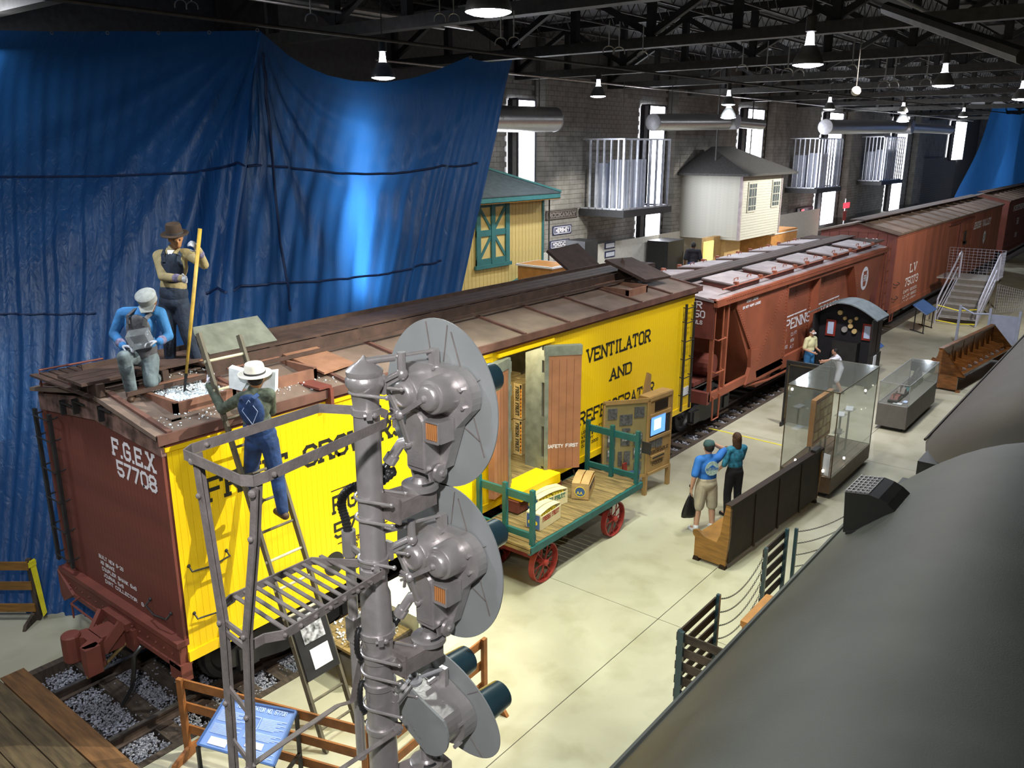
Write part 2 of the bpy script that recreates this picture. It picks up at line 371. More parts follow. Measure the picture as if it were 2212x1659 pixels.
# ---------------------------------------------------------------- stroke lettering
G = {'A': '00-26-40|12-32', 'B': '00-06-36-45-44-33-03|33-42-41-30-00', 'C': '45-36-16-05-01-10-30-41', 'D': '00-06-36-45-41-30-00',
 'E': '40-00-06-46|03-33', 'F': '00-06-46|03-33', 'G': '45-36-16-05-01-10-30-41-43-23', 'H': '00-06|40-46|03-43', 'I': '10-16', 'J': '36-31-20-10-01',
 'K': '00-06|03-46|13-40', 'L': '06-00-40', 'M': '00-06-23-46-40', 'N': '00-06-40-46', 'O': '10-30-41-45-36-16-05-01-10', 'P': '00-06-36-45-44-33-03',
 'R': '00-06-36-45-44-33-03|23-40', 'S': '45-36-16-05-04-13-33-42-41-30-10-01', 'T': '20-26|06-46', 'U': '06-01-10-30-41-46', 'V': '06-20-46',
 'W': '06-10-24-30-46', 'X': '00-46|06-40', 'Y': '06-23-46|23-20', 'Z': '06-46-00-40', '0': '10-30-41-45-36-16-05-01-10', '1': '05-16-10',
 '2': '05-16-36-45-44-00-40', '3': '05-16-36-45-44-33-42-41-30-10-01|33-13', '4': '30-36-02-42', '5': '46-06-03-33-42-41-30-10-01',
 '6': '45-36-16-05-01-10-30-41-42-33-03', '7': '06-46-10', '8': '13-04-05-16-36-45-44-33-13-02-01-10-30-41-42-33', '9': '01-10-30-41-45-36-16-05-04-13-43',
 '-': '13-33', 'x': '00-44|04-40', '/': '00-46', '&': '40-05-16-25-02-10-42', ',': '00-11', "'": '15-16'}
def text(mb, s, o, right, up, h, w=None, t=None, serif=True, space=.38, width=None):
    """lay string s out from o along right; h cap height, w letter width; flat strokes"""
    right = V(right).normalized(); up = V(up).normalized(); w = w or h*.62; t = t or h*.17; o = V(o)
    wd = {'I': .5, ' ': .75, '.': .25, '1': .5, "'": .3, ',': .3, 'M': 1.2, 'W': 1.2}
    tot = sum((wd.get(c, 1)*w+space*w) for c in s)-space*w
    k = 1.0
    if width: k = width/tot
    x = 0; nrm = right.cross(V(up).normalized()); cnt = [0]
    def seg(a, b):
        d = b-a; l = d.length
        if l < 1e-6: return
        d /= l; n_ = V((-d.y, d.x)); e = d*t*.42; a2 = a-e; b2 = b+e; n_ = n_*t/2
        pts = [a2-n_, b2-n_, b2+n_, a2+n_]
        cnt[0] += 1; lift = nrm*(.00025*(cnt[0] % 7)*max(1, h*4))
        mb.add([o+lift+right*(p.x*k)+up*p.y for p in pts], [(0, 1, 2, 3)])
    for c in s:
        cw = wd.get(c, 1)*w
        if c == '.':
            seg(V((x+t*.1, t*.5)), V((x+t*.5, t*.5)))
        elif c in G:
            sx = {'I': 1, '1': 1}.get(c, 4)
            for pl in G[c].split('|'):
                P_ = [V((x+(int(q[0])-(0))/4*(cw if c not in 'I1' else w*1.0)-(w*.25 if c == 'I' else 0)+(w*.25 if c == 'I' else 0)-(w*.0), t/2+int(q[1])/6*(h-t))) for q in pl.split('-')] if c != '-' else [V((x, h/2)), V((x+cw*.8, h/2))]
                for a, b in zip(P_[:-1], P_[1:]): seg(a, b)
                if serif and c not in 'OSCG0235689-J':
                    for e, nb in ((P_[0], P_[1]), (P_[-1], P_[-2])):
                        if (e-P_[-1]).length < 1e-6 and (P_[0]-P_[-1]).length < 1e-6: continue
                        if abs(e.y-t/2) < 1e-4 or abs(e.y-(h-t/2)) < 1e-4:
                            if abs(nb.y-e.y) > 1e-4: seg(V((e.x-w*.17, e.y)), V((e.x+w*.17, e.y)))
                            else: seg(e, V((e.x, e.y+(-h*.14 if e.y > h/2 else h*.14))))
        x += cw+space*w
    return mb
XP, YP, ZP = V((1, 0, 0)), V((0, 1, 0)), V((0, 0, 1))
# ================================================================ SETTING
# floor: base + separate slabs with recessed joints
fl = MB().box(-9, 120, -16, 16, -.5, -.3).build('floor', 'ground'); struct(fl)
def slab(x0, x1, y0, y1):
    g = .006
    return MB().box(x0+g, x1-g, y0+g, y1-g, -.3, 0).build('slab', 'concrete', fl)
XS = [-8.9, -3.2, 5.62, 14.3, 23.5, 33, 43, 54, 66, 80, 119.5]
for a, b in zip(XS[:-1], XS[1:]):
    for y0, y1 in ((-16, -8.2), (-8.2, -3.16), (-3.16, -.12 if a > -3.3 else -.12), (2.78, 8.4), (8.4, 16)):
        slab(a, b, y0, y1)
MB().box(-9, 120, -3.2, -3.12, -.3, -.008).box(5.58, 5.66, -16, -.12, -.3, -.008).box(14.26, 14.34, -16, -.12, -.3, -.008).build('joint_strip', 'joint', fl)
# track pit: ballast, ties, rails
tr = thing('railway_track', 'railway track with dark timber ties and grey ballast under the freight cars', 'track', (4, 1.33, -.3))
MB().box(-.775, 119, -.12, 2.78, -.299, -.26).build('pit_bed', 'ground', tr)
random.seed(3)
tb = MB().box(-.25, -.03, -.1, 2.75, -.27, -.12).build('tie', 'tie', tr)
for i in range(1, 60): inst(tb, 'tie', tr, (i*.52+(.08*random.random()), random.uniform(-.03, .03), random.uniform(-.01, .01)))
st = MB()
ico = [V(p).normalized() for p in ((0, 0, 1), (.9, 0, .3), (.2, .9, .3), (-.8, .4, .3), (-.7, -.6, .3), (.3, -.9, .3), (0, 0, -.6))]
icf = [(0, 1, 2), (0, 2, 3), (0, 3, 4), (0, 4, 5), (0, 5, 1), (6, 2, 1), (6, 3, 2), (6, 4, 3), (6, 5, 4), (6, 1, 5)]
def stones(n, x0, x1, y0, y1, r0=.018, r1=.04, zz=-.2, keep=None):
    for _ in range(n):
        x = random.uniform(x0, x1); y = random.uniform(y0, y1)
        if keep and not keep(x, y): continue
        r = random.uniform(r0, r1); z = zz+random.uniform(-.02, .035)
        q = Matrix.Rotation(random.uniform(0, 6.3), 3, (random.random(), random.random(), random.random()+.1))
        st.add([V((x, y, z))+q @ V((p.x*r*random.uniform(.8, 1.2), p.y*r*random.uniform(.7, 1.1), p.z*r*.8)) for p in ico], icf)
tiek = lambda x, y: ((x+.3) % .52) > .17 or random.random() < .22
stones(24000, -.76, 3.4, -.08, 2.74, keep=tiek, zz=-.165, r0=.011, r1=.026)
stones(5000, 4.3, 30, -.1, .6, .03, .055)
struct(st.build('ballast', 'stone', tr), 'stuff')
RC = 1.325; RY = (RC-.7175, RC+.7175)
for y in RY:
    pf = [(-.07, -.125), (.07, -.125), (.07, -.11), (.012, -.09), (.012, -.03), (.035, -.018), (.035, .012), (-.035, .012), (-.035, -.018), (-.012, -.03), (-.012, -.09), (-.07, -.11)]
    MB().prism([(-.775, y+a, b) for a, b in pf], (119, 0, 0)).build('rail', 'rail', tr)
    MB().box(-.775, 118, y-.03, y+.03, .012, .016).build('rail_head', 'railtop', tr)
pl = None
for i in range(16):
    for y in RY:
        for s in (-1, 1):
            if pl is None: pl = MB().box(-.23, -.05, y+s*.1-.05, y+s*.1+.05, -.12, -.105).build('tie_plate', 'rail', tr); py0 = y+s*.1
            else: inst(pl, 'tie_plate', tr, (i*.52, y+s*.1-py0, 0))
for y0, y1 in ((-.12, -.02), (2.66, 2.78)): MB().box(-.78, 40, y0, y1, -.28, .004).build('edge_timber', 'tie', tr)
# plank crossing at lower left
pc = thing('plank_crossing', 'worn timber plank crossing over the near end of the track', 'crossing', (-2, 1.3, -.28))
x = -.78; k = 0
while x > -3.1:
    w_ = random.uniform(.26, .31)
    MB().box(x-w_+.007, x-.007, -.12+random.uniform(-.03, .03), 2.9, -.26, .01+random.uniform(-.008, .012)).build('plank', 'plank2' if k == 0 else 'plank', pc)
    x -= w_; k += 1
MB().box(-3.1, -.82, -.1, 2.7, -.29, -.261).build('bearer_bed', 'ground', pc)

# back wall of concrete block, piers, windows
YW = 14.0
wb = MB().box(12, 118, YW+.06, YW+.4, 0, 11.4).build('wall_back', 'mortar'); struct(wb)
BW, BH = .42, .205
WIN = []
for uL, uR, vt, vb, ub in ((1120, 1155, 215, 640, 0), (1405, 1437, 228, 522, -10), (1617, 1652, 235, 560, -22), (1794, 1823, 243, 485, -17), (1944, 1966, 250, 455, -24), (2066, 2090, 262, 345, -5)):
    a = at_y(uL, vt, YW-.55); b = at_y(uR, vt, YW-.55); c_ = at_y(uL+ub, vb, YW-.55)
    WIN.append((a.x, b.x, max(.9, c_.z), a.z))
PIERS = [(at_y(a, 300, YW).x, at_y(b, 300, YW).x) for a, b in ((1157, 1251), (1440, 1503), (1655, 1697), (1826, 1850), (1972, 1990))]
blk = {}
bs = MB(); nind = [0]
def blocks(x0, x1, z0, z1, y, skip=(), near=None):
    r = int(z0/BH)
    while r*BH < z1:
        z = r*BH; o_ = (r % 2)*BW/2; c = math.floor((x0-o_)/BW)
        while c*BW+o_ < x1:
            a = max(x0, c*BW+o_); b = min(x1, (c+1)*BW+o_); c += 1
            if b-a < .05: continue
            if any(a < s[1] and b > s[0] and z+BH > s[2] and z < s[3] for s in skip): continue
            if near and nind[0] < 290 and near(a, z) and b-a > BW-.01:
                nind[0] += 1
                if 'b' not in blk:
                    blk['b'] = MB().box(a+.006, b-.006, y, y+.08, z+.006, z+BH-.006).build('block', 'block', wb); blk['p'] = (a, y, z)
                else: inst(blk['b'], 'block', wb, (a-blk['p'][0], y-blk['p'][1], z-blk['p'][2]))
            else: bs.box(a+.006, b-.006, y, y+.08, z+.006, z+BH-.006)
        r += 1
sk = [(a+.1, b+.4, c_, d) for a, b, c_, d in WIN]+[(a, b, -1, 20) for a, b in PIERS]
blocks(22.0, 100, 1.4, 9.6, YW, sk, lambda a, z: 28 < a < 35 and 4.2 < z < 9)
for i, (a, b) in enumerate(PIERS):
    MB().box(a+.05, b-.05, YW-.45, YW, 0, 11.4).build('pier_core', 'mortar', wb)
    blocks(a, b, 1.4, 9.6, YW-.55, (), lambda x_, z: i == 0 and 2.6 < z < 6.2)
    for s in (a, b):   # return faces of the pier
        r = 6
        while r*BH < 9.6: bs.box(s-.04, s+.04, YW-.54, YW-.01, r*BH+.006, r*BH+BH-.006); r += 1
struct(bs.build('far_blocks', 'block', wb), 'stuff')
MB().box(24, 60, YW-.62, YW-.56, 0, 2.3).build('white_dado_panel', 'wallwhite', wb)
for i, (a, b, c_, d) in enumerate(WIN):
    wn = MB()
    wn.box(a-.07, a, YW-.57, YW-.05, c_, d).box(b, b+.10, YW-.57, YW-.2, c_, d).box(a-.07, b+.10, YW-.57, YW-.1, d-.02, d+.07).box(a-.07, b+.10, YW-.6, YW-.1, c_-.08, c_)
    o = wn.build('window_%d' % (i+1), 'frame_dark'); struct(o)
    MB().box(a, b, YW-.53, YW-.51, c_, d).build('pane', 'daylight', o)
    MB().box(a-.075, a-.07, YW-.50, YW-.30, c_, d).build('side_jamb', 'alu', o)
# other walls, ceiling
struct(MB().box(118, 118.4, -16, 16, -.3, 11.4).build('wall_end', 'block'))
struct(MB().box(-9, 118, -16.4, -16, -.3, 11.4).build('wall_near', 'block'))
struct(MB().box(-9.4, -9, -16, 16, -.3, 11.4).build('wall_left', 'block'))
struct(MB().box(-9, 12, 14.05, 14.4, -.3, 11.4).build('wall_back_left', 'deck'))
ce = MB().box(-9.4, 118.4, -16.4, 14.4, 11.4, 11.6).build('ceiling', 'deck'); struct(ce)
# dark service door with arched light, exit sign, roller door
dr = at_y(1735, 490, YW-.1)
dd = MB().box(dr.x-1.6, dr.x+1.6, YW-.14, YW-.02, 0, 2.45).build('door_1', 'frame_dark'); struct(dd)
q = MB(); pts = [(dr.x-.55, YW-.15, .5), (dr.x+.55, YW-.15, .5)]+[(dr.x+.55*math.cos(t*math.pi/10), YW-.15, 1.6+.5*math.sin(t*math.pi/10)) for t in range(11)]
q.prism(pts, (0, -.02, 0)).build('arched_light', 'daylight', dd)
a = at_y(1978, 340, YW-.1); b = at_y(2062, 355, YW-.1)
rd = MB().box(a.x, b.x, YW-.2, YW-.02, 0, 5.6).build('door_2', 'frame_dark'); struct(rd)
rs = MB()
for i in range(25): rs.box(a.x+.1, b.x-.1, YW-.23, YW-.2, .1+i*.22, .1+i*.22+.2)
rs.build('roller_slats', 'casegrey', rd)
# recessed dark hall panels, block courses

# ---------------------------------------------------------------- roof steel
def truss(x, label, i):
    t = thing('roof_truss', label, 'roof truss', (x, -16, 9.3), 'steel roof trusses')
    m = MB().box(x-.16, x+.16, -16, 14, 9.35, 9.62)
    m.build('bottom_chord', 'steel2', t)
    MB().box(x-.14, x+.14, -16, 14, 11.05, 11.3).build('top_chord', 'steel', t)
    n = 12; st_ = 30/n
    mv = MB().box(x-.1, x+.1, -16.1+.2, -15.9+.2, 9.6, 11.1).build('web_post', 'steel', t)
    for k in range(1, n+1): inst(mv, 'web_post', t, (0, k*st_-.2, 0))
    da = MB().bar((x, -16, 9.7), (x, -16+st_, 11.05), .16, .16, XP).build('web_diagonal', 'steel', t); db = MB().bar((x, -16+2*st_, 9.7), (x, -16+st_, 11.05), .16, .16, XP).build('web_diagonal', 'steel', t)
    for k in range(2, n): inst(db if k % 2 else da, 'web_diagonal', t, (0, st_*(k-(k % 2)), 0))
TX = [3.6, 10.4, 17.2, 24, 31, 38, 46, 55, 65, 78, 92]
TL = ['over the blue tarp corner, first in the row', 'above the right part of the blue tarp, second in the row', 'third in the row', 'fourth in the row', 'fifth in the row', 'sixth in the row', 'seventh in the row', 'eighth in the row', 'ninth in the row', 'tenth in the row', 'last and farthest in the row']
for i, x in enumerate(TX): truss(x, 'steel roof truss '+TL[i], i)
jm = MB()
for i, y in enumerate([-14+1.9*k for k in range(15)]):
    jm.box(-8.9, 96, y-.03, y+.03, 11.28, 11.36).box(-8.9, 96, y-.03, y+.03, 10.85, 10.9)
    x = -5
    while x < 70: jm.bar((x, y, 10.88), (x+.35, y, 11.3), .025, .025, YP); jm.bar((x+.35, y, 11.3), (x+.7, y, 10.88), .025, .025, YP); x += .7
tag(jm.build('bar_joists', 'steel2'), 'open-web bar joists running under the dark roof deck', 'joists')['kind'] = 'stuff'
# conduits and pipes
def pipe(name, lab, pts, r, m='pipe', n=8): return tag(MB().tube(pts, r, n).build(name, m, smooth=True), lab, 'pipe')
pipe('support_pipe', 'long thin conduit along which the blue tarp is hung', [(-6, 3.55, 8.55), (4.2, 3.55, 8.58), (30, 3.6, 8.75), (75, 3.4, 9.2)], .03, 'steel2')
pipe('sprinkler_pipe', 'bright sprinkler pipe high above the left blue tarp', [(-2, 9.4, 10.1), (16, 9.4, 10.15)], .07)
pipe('sprinkler_pipe', 'thinner bright pipe under the sprinkler pipe at upper left', [(-1, 8.7, 9.9), (14, 8.7, 9.9)], .04)
pipe('sprinkler_pipe', 'grey pipe running in front of the block wall above the windows', [(14, 11.5, 9.25), (100, 11.5, 9.4)], .035)
pipe('sprinkler_pipe', 'lit conduit crossing the steel above the hopper car', [(10, -1.2, 10.6), (50, -1.2, 10.6)], .06)
pipe('sprinkler_pipe', 'long pale beam slanting down at the upper right corner', [at_d(1915, 18, 12), at_d(2212, 122, 9)], .09, 'steel2')
hg = thing('hanger_rod', 'thin pale hanger rods with clevis loops under the roof steel', 'hanger', (12, 2, 9.6))
hm = MB(); hl = MB()
random.seed(5)
for (u, v, d) in ((390, 10, 15), (415, 14, 15), (672, 40, 16), (950, 40, 14), (980, 40, 14), (1082, 92, 17), (1110, 90, 17), (1315, 110, 19), (1337, 112, 19), (1388, 122, 19), (1603, 150, 22), (1655, 155, 22), (1701, 158, 22), (1725, 160, 22), (1840, 150, 24), (1910, 185, 26), (1930, 185, 26), (2000, 180, 26)):
    p = at_d(u, v, d); k = d/16
    hm.cyl(p+V((0, 0, .08*k)), p+V((0, 0, .55*k)), .012*k, n=6)
    c_ = [p+RT*(.11*k*math.cos(t))+ZP*(.09*k*math.sin(t)) for t in [i*math.pi/6 for i in range(7)]]
    hl.tube([c_[0]-ZP*.05]+c_+[c_[-1]-ZP*.05], .012*k, 5)
hm.build('rods', 'pipe', hg); hl.build('loops', 'pipe', hg)
# roof openings seen between trusses (grey deck panels lit)
dp = MB()
for i, (x0, y0) in enumerate(((16, -4), (20, -4), (24, -4), (28, -4), (20, -8), (26, -8), (34, -4))):
    for k in range(4): dp.box(x0, x0+3.2, y0+k*.8, y0+k*.8+.6, 11.2, 11.26)
tag(dp.build('roof_liner_panels', 'steel2'), 'paler roof deck panels seen between the trusses', 'panels')['kind'] = 'stuff'

# ---------------------------------------------------------------- high bay lamps
LP = .8
def lamp(u, v, d, r, label, power=110, col=(.86, .92, 1)):
    p = at_d(u, v, d)
    t = thing('high_bay_lamp', label, 'lamp', p, 'high bay lamps under the roof')
    MB().lathe(p, (0, 0, 1), [(.0, r), (.03, r*1.0), (.10*r/.25, r*.93), (.30*r/.25, r*.48), (.30*r/.25, r*.44), (.09*r/.25, r*.86), (.02, r*.95)], 28, closed=True).build('reflector', 'lampshell', t, smooth=True)
    MB().lathe(p+V((0, 0, -.045*r/.25)), (0, 0, 1), [(0, r*.3), (.02*r/.25, r*.75), (.04*r/.25, r*.97), (.06*r/.25, r*.97)], 28).build('lamp_disc', 'lampglow', t)
    MB().lathe(p+V((0, 0, .3*r/.25)), (0, 0, 1), [(0, r*.45), (.01, r*.30), (.2*r/.25, r*.22), (.26*r/.25, r*.1)], 14).build('neck_glow', 'lampneck', t)
    MB().lathe(p+V((0, 0, .5*r/.25)), (0, 0, 1), [(0, r*.2), (.02, r*.36), (.25*r/.25, r*.36), (.27*r/.25, r*.1)], 14).build('ballast_can', 'steel2', t)
    MB().cyl(p+V((0, 0, .7*r/.25)), (p.x, p.y, 11.42), .012, n=6).build('hanger', 'steel2', t)
    light('AREA', 'high_bay_light', (p.x, p.y, p.z-.06), power*LP, col, shape='DISK', size=r*1.8)
    return t
lamp(1055, 26, 8.4, .235, 'largest and nearest high bay lamp at the top centre', 260, (.92, 1, .9))
lamp(1745, 140, 13.2, .235, 'second nearest high bay lamp with glowing neck at upper right', 260, (1, .93, .82))
lamp(828, 168, 19, .27, 'high bay lamp hanging just behind the sagging edge of the blue tarp', 110, (.95, .97, 1))
lamp(2037, 185, 19.5, .235, 'high bay lamp at upper right beyond the second nearest one', 250)
lamp(1292, 208, 26, .24, 'high bay lamp in front of the pier left of the steel stud room', 380)
lamp(1573, 226, 30, .24, 'high bay lamp just above the middle of the long round duct', 380)
lamp(1573, 254, 31, .28, 'low bright lamp resting over the junction of the long round duct', 90)
lamp(1791, 236, 36, .24, 'high bay lamp above the second steel stud room', 350)
lamp(1950, 242, 42, .24, 'high bay lamp above the far duct', 350)
lamp(1950, 262, 43, .30, 'low bright lamp against the far duct', 200)
lamp(2080, 252, 50, .25, 'high bay lamp beside the far hanging tarp', 350)
lamp(2206, 214, 24, .24, 'high bay lamp cut by the right edge of the photo', 250)
p = at_d(1849, 197, 18)
bl = thing('white_globe', 'small white round speaker globe hanging among the roof pipes', 'globe', p)
MB().ell(p, .1, 14, 10).build('globe', 'hatwhite', bl, smooth=True); MB().cyl((p.x, p.y, p.z+.08), (p.x, p.y, 11.42), .01, n=6).build('stem', 'steel2', bl)
# off-frame lamps over the near aisle of the same row (they light the foreground and the tarp; the last is added for that)
for i, (x, y) in enumerate(((-4.5, -3), (-4.5, 6.8), (2.5, 9.0), (-1.2, 1.2))):
    light('AREA', 'high_bay_light', (x, y, 8.4), (90, 170, 60, 190)[i], (.9, .95, 1), shape='DISK', size=.45)

# ---------------------------------------------------------------- blue tarps
def proj(p):
    q = p-CAM; z = q.dot(FW); return 1106+FPX*q.dot(RT)/z, 829.5+FPX*q.dot(DN)/z
def lerp_list(pts, s):
    n = len(pts)-1; s = max(0, min(.99999, s))*n; i = int(s); f = s-i; return pts[i].lerp(pts[i+1], f)
TOPL = [at_d(-190, 64, 15.0), at_d(0, 64, 14.6), at_d(185, 68, 14.3), at_d(370, 70, 14.0), at_d(560, 66, 13.75)]
TOPR = [at_y(u, v, 3.55) for u, v in ((560, 66), (590, 92), (625, 122), (665, 146), (705, 163), (760, 175), (830, 178), (890, 169), (945, 152), (990, 133), (1016, 122), (1036, 130), (1062, 135), (1085, 132), (1108, 129))]
BOTL = [V((-1.25, 6.3, .0)), V((-.42, 4.85, .0)), V((.02, 4.1, .0)), V((.5, 3.42, .0)), V((1.7, 3.25, .0))]
BOTR = [V((1.7+(7.0-1.7)*i/14, 3.25, .0)) for i in range(15)]
FOLD = at_y(560, 66, 3.55)
def tarp_pt(s, t):
    if s <= 1: a = lerp_list(TOPL, s); b = lerp_list(BOTL, s); nrm = -FW
    else: a = lerp_list(TOPR, s-1); b = lerp_list(BOTR, s-1); nrm = V((0, -1, 0))
    # lower region straight: drape with slight sag
    p = a.lerp(b, t)
    fade = math.sin(math.pi*min(1, t*1.0))
    nn = V((nrm.x, nrm.y, 0)).normalized()
    # pleats fanning out of the corner where it is tied
    dx = (s-1); ang = math.atan2(dx*6.5, t*8+.02); rr = math.hypot(dx*6.5, t*8)
    d = .11*math.sin(ang*22+1)*math.exp(-abs(ang)*1.6)*min(1, rr/1.5)*math.exp(-max(0, rr-2)/5)
    d += .05*math.sin(ang*43)*math.exp(-abs(ang)*1.2)*min(1, rr/1)*math.exp(-rr/4)
    # the big fold running down-left from the corner
    f = dx*6.5+.55+.16*t*8-.35*min(1, t*3)
    d += .26*math.exp(-(f/.25)**2)*min(1, t*3)-.12*math.exp(-((f-.4)/.25)**2)*min(1, t*3)
    # swags on the left panel, vertical folds lower down
    d += .10*math.sin(t*22+3*math.cos(dx*3.1))*math.exp(-t*5)*(1 if dx < 0 else .5)
    d += .035*math.sin(s*61+2.2*math.sin(t*5+s*4))*min(1, t*2.2)+.02*math.sin(s*137+3*math.sin(t*7))*min(1, t*3)
    if dx > 0: d += .06*math.exp(-((t-.10-.12*math.sin(math.pi*min(1, dx*1.15)))/.03)**2)*math.sin(math.pi*min(1, dx*1.1))
    return p+nn*d
NS, NT = 300, 150
vs = []; fs = []
for i in range(NS+1):
    for j in range(NT+1): vs.append(tarp_pt(2*i/NS, j/NT))
for i in range(NS):
    for j in range(NT):
        a = i*(NT+1)+j; fs.append((a, a+1, a+NT+2, a+NT+1))
tp = MB(); tp.v = [tuple(v) for v in vs]; tp.f = fs
tarp = tag(tp.build('blue_tarp', 'tarp', smooth='all'), 'huge blue tarpaulin hung from a conduit behind the workers and the yellow car', 'tarp')
def tarp_uv(u, v, g):
    s, t = g
    for _ in range(14):
        a = proj(tarp_pt(s, t)); b = proj(tarp_pt(s+.002, t)); c_ = proj(tarp_pt(s, t+.002))
        ju = ((b[0]-a[0])/.002, (b[1]-a[1])/.002); jt = ((c_[0]-a[0])/.002, (c_[1]-a[1])/.002)
        det = ju[0]*jt[1]-ju[1]*jt[0]
        if abs(det) < 1: break
        eu, ev = u-a[0], v-a[1]
        ds = (eu*jt[1]-ev*jt[0])/det; dt = (ju[0]*ev-ju[1]*eu)/det
        s += max(-.08, min(.08, ds*.7)); t += max(-.08, min(.08, dt*.7))
        s = max(.02, min(1.99, s)); t = max(.002, min(.99, t))
    return s, t
def seam(pix, r=.022):
    pts = []; g = None
    for (a, b) in zip(pix[:-1], pix[1:]):
        n = max(2, int(math.hypot(b[0]-a[0], b[1]-a[1])/14))
        for k in range(n):
            u = a[0]+(b[0]-a[0])*k/n; v = a[1]+(b[1]-a[1])*k/n
            if g is None: g = (max(.05, (u+190)/750 if u < 560 else 1+(u-560)/560), .4)
            g = tarp_uv(u, v, g); pts.append(g)
    sp = []
    for i in range(len(pts)):
        w = pts[max(0, i-2):i+3]; s = sum(q[0] for q in w)/len(w); t = sum(q[1] for q in w)/len(w)
        sp.append(tarp_pt(s, t)+(CAM-tarp_pt(s, t)).normalized()*.012)
    MB().tube(sp, r, 6).build('seam', 'seam', tarp)
seam([(-30, 382), (215, 381), (330, 376), (430, 372), (490, 358), (585, 357), (740, 375), (850, 375), (1000, 357), (1066, 347)])
seam([(-30, 678), (120, 679), (235, 676)], .016)
seam([(430, 637), (500, 623), (615, 608), (660, 610), (850, 590), (985, 555)])
seam([(566, 100), (575, 200), (585, 300), (600, 480), (618, 600), (632, 700)])
gm = MB()
for u, v in ((112, 71), (232, 71), (342, 71), (452, 70), (556, 65), (1016, 124), (1104, 170), (1086, 255)):
    p = at_d(u, v, 13.6) if u < 600 else at_y(u, v, 3.45)
    gm.tube([p+RT*(.025*math.cos(t))+ZP*(.025*math.sin(t)) for t in [i*math.pi/4 for i in range(8)]], .007, 5, closed=True)
gm.build('grommets', 'pipe', tarp)
# far tarp
ft = MB(); A = [at_y(2146, 226, 5), at_y(2212, 223, 5), at_y(2300, 222, 5)]; B = [at_y(2060, 428, 5), at_y(2200, 428, 5), at_y(2330, 428, 5)]
for p in A+B: pass
NSF = 60; vs = []
for i in range(NSF+1):
    for j in range(25):
        s = i/NSF; t = j/24; p = lerp_list(A, s).lerp(lerp_list(B, s), t); vs.append(p+V((0, -1, 0))*(.25*math.sin(s*30+t*3)*math.sin(math.pi*t*.9+.2)+.3*math.sin(t*3)*math.sin(s*9)))
ft.v = [tuple(v) for v in vs]; ft.f = [(i*25+j, i*25+j+1, i*25+j+26, i*25+j+25) for i in range(NSF) for j in range(24)]
tag(ft.build('blue_tarp', 'tarp', smooth='all'), 'far blue tarpaulin hanging beyond the last windows at upper right', 'tarp')
# unseen back lights put behind the tarps; the strips stand for window light
bt_ = at_y(742, 330, 4.05)
light('AREA', 'tarp_back_light', bt_, 26, (.9, .95, 1), (bt_.x, 3.0, bt_.z), shape='RECTANGLE', size=.12, size_y=1.2)
bt_ = at_y(752, 520, 3.80)
light('AREA', 'tarp_back_light', bt_, 55, (.9, .95, 1), (bt_.x, 3.0, bt_.z), shape='RECTANGLE', size=.12, size_y=2.0)
light('POINT', 'tarp_back_light', at_d(-60, 40, 16.5), 120, (.9, .93, 1), shadow_soft_size=.2)
light('AREA', 'far_tarp_back_light', at_y(2180, 320, 9), 14, (.9, .95, 1), at_y(2180, 320, 5), shape='RECTANGLE', size=3, size_y=4)  # added glow source so the far cloth shows blue
# ================================================================ YELLOW REFRIGERATOR CAR (x 0..12.7, y 0..2.95)
L1, W1, ZB, ZT, ZF = 12.7, 2.95, 1.18, 3.74, .93
M['edgebrown'] = mat('roof_edge_brown', (.13, .06, .045), .65, var=.2, scale=4); M['hatchbrown'] = mat('hatch_frame_brown', (.24, .115, .075), .65, var=.2, scale=4)
rc = thing('refrigerator_car', 'yellow sided wooden refrigerator boxcar with brown end, roof hatches and black lettering', 'railroad car', (6.3, 1.475, 0))
DX0, DX1, DZ0, DZ1 = 5.93, 6.95, 1.2, 3.47
# core shell behind the sheathing, with the door opening and interior
cb = MB()
cb.box(.03, DX0, .03, .09, ZB, ZT).box(DX1, L1-.03, .03, .09, ZB, ZT).box(DX0, DX1, .03, .09, DZ1, ZT)
cb.box(.03, L1-.03, W1-.09, W1-.03, ZB, ZT).box(.03, .09, .09, W1-.09, ZB, ZT).box(L1-.09, L1-.03, .09, W1-.09, ZB, ZT)
cb.build('shell', 'redbrown', rc)
ib = MB().box(4.2, 8.8, W1-.25, W1-.1, ZB, 3.45).box(4.2, 4.3, .1, W1-.1, ZB, 3.45).box(8.7, 8.8, .1, W1-.1, ZB, 3.45).box(4.2, 8.8, .09, W1-.1, 3.4, 3.46)
ib.build('interior_lining', 'interior', rc)
fm = None
for i in range(16):
    o = MB().box(4.3+i*.27, 4.3+i*.27+.262, .1, W1-.26, ZB-.06, ZB+.02).build('floor_board', 'deckwood', rc) if fm is None else inst(fm, 'floor_board', rc, (i*.27, 0, 0))
    fm = fm or o
MB().box(DX0-.06, DX0+.03, -.01, .12, DZ0, DZ1).box(DX1-.03, DX1+.06, -.01, .35, DZ0, DZ1).build('door_jamb', 'doorseal', rc)
# side boards (tongue and groove)
P_ = .0836
nb = int(L1/P_)
full = MB().box(.0015, P_-.0015, -.012, .028, ZF, ZT).build('side_board', 'yellow', rc)
top = None
for i in range(1, nb):
    x = i*P_
    if x+P_ > DX0 and x < DX1:
        if top is None: top = MB().box(x+.0015, x+P_-.0015, -.012, .028, DZ1, ZT).build('side_board', 'yellow', rc); tx = x
        else: inst(top, 'side_board', rc, (x-tx, 0, 0))
    else: inst(full, 'side_board', rc, (x, 0, 0))
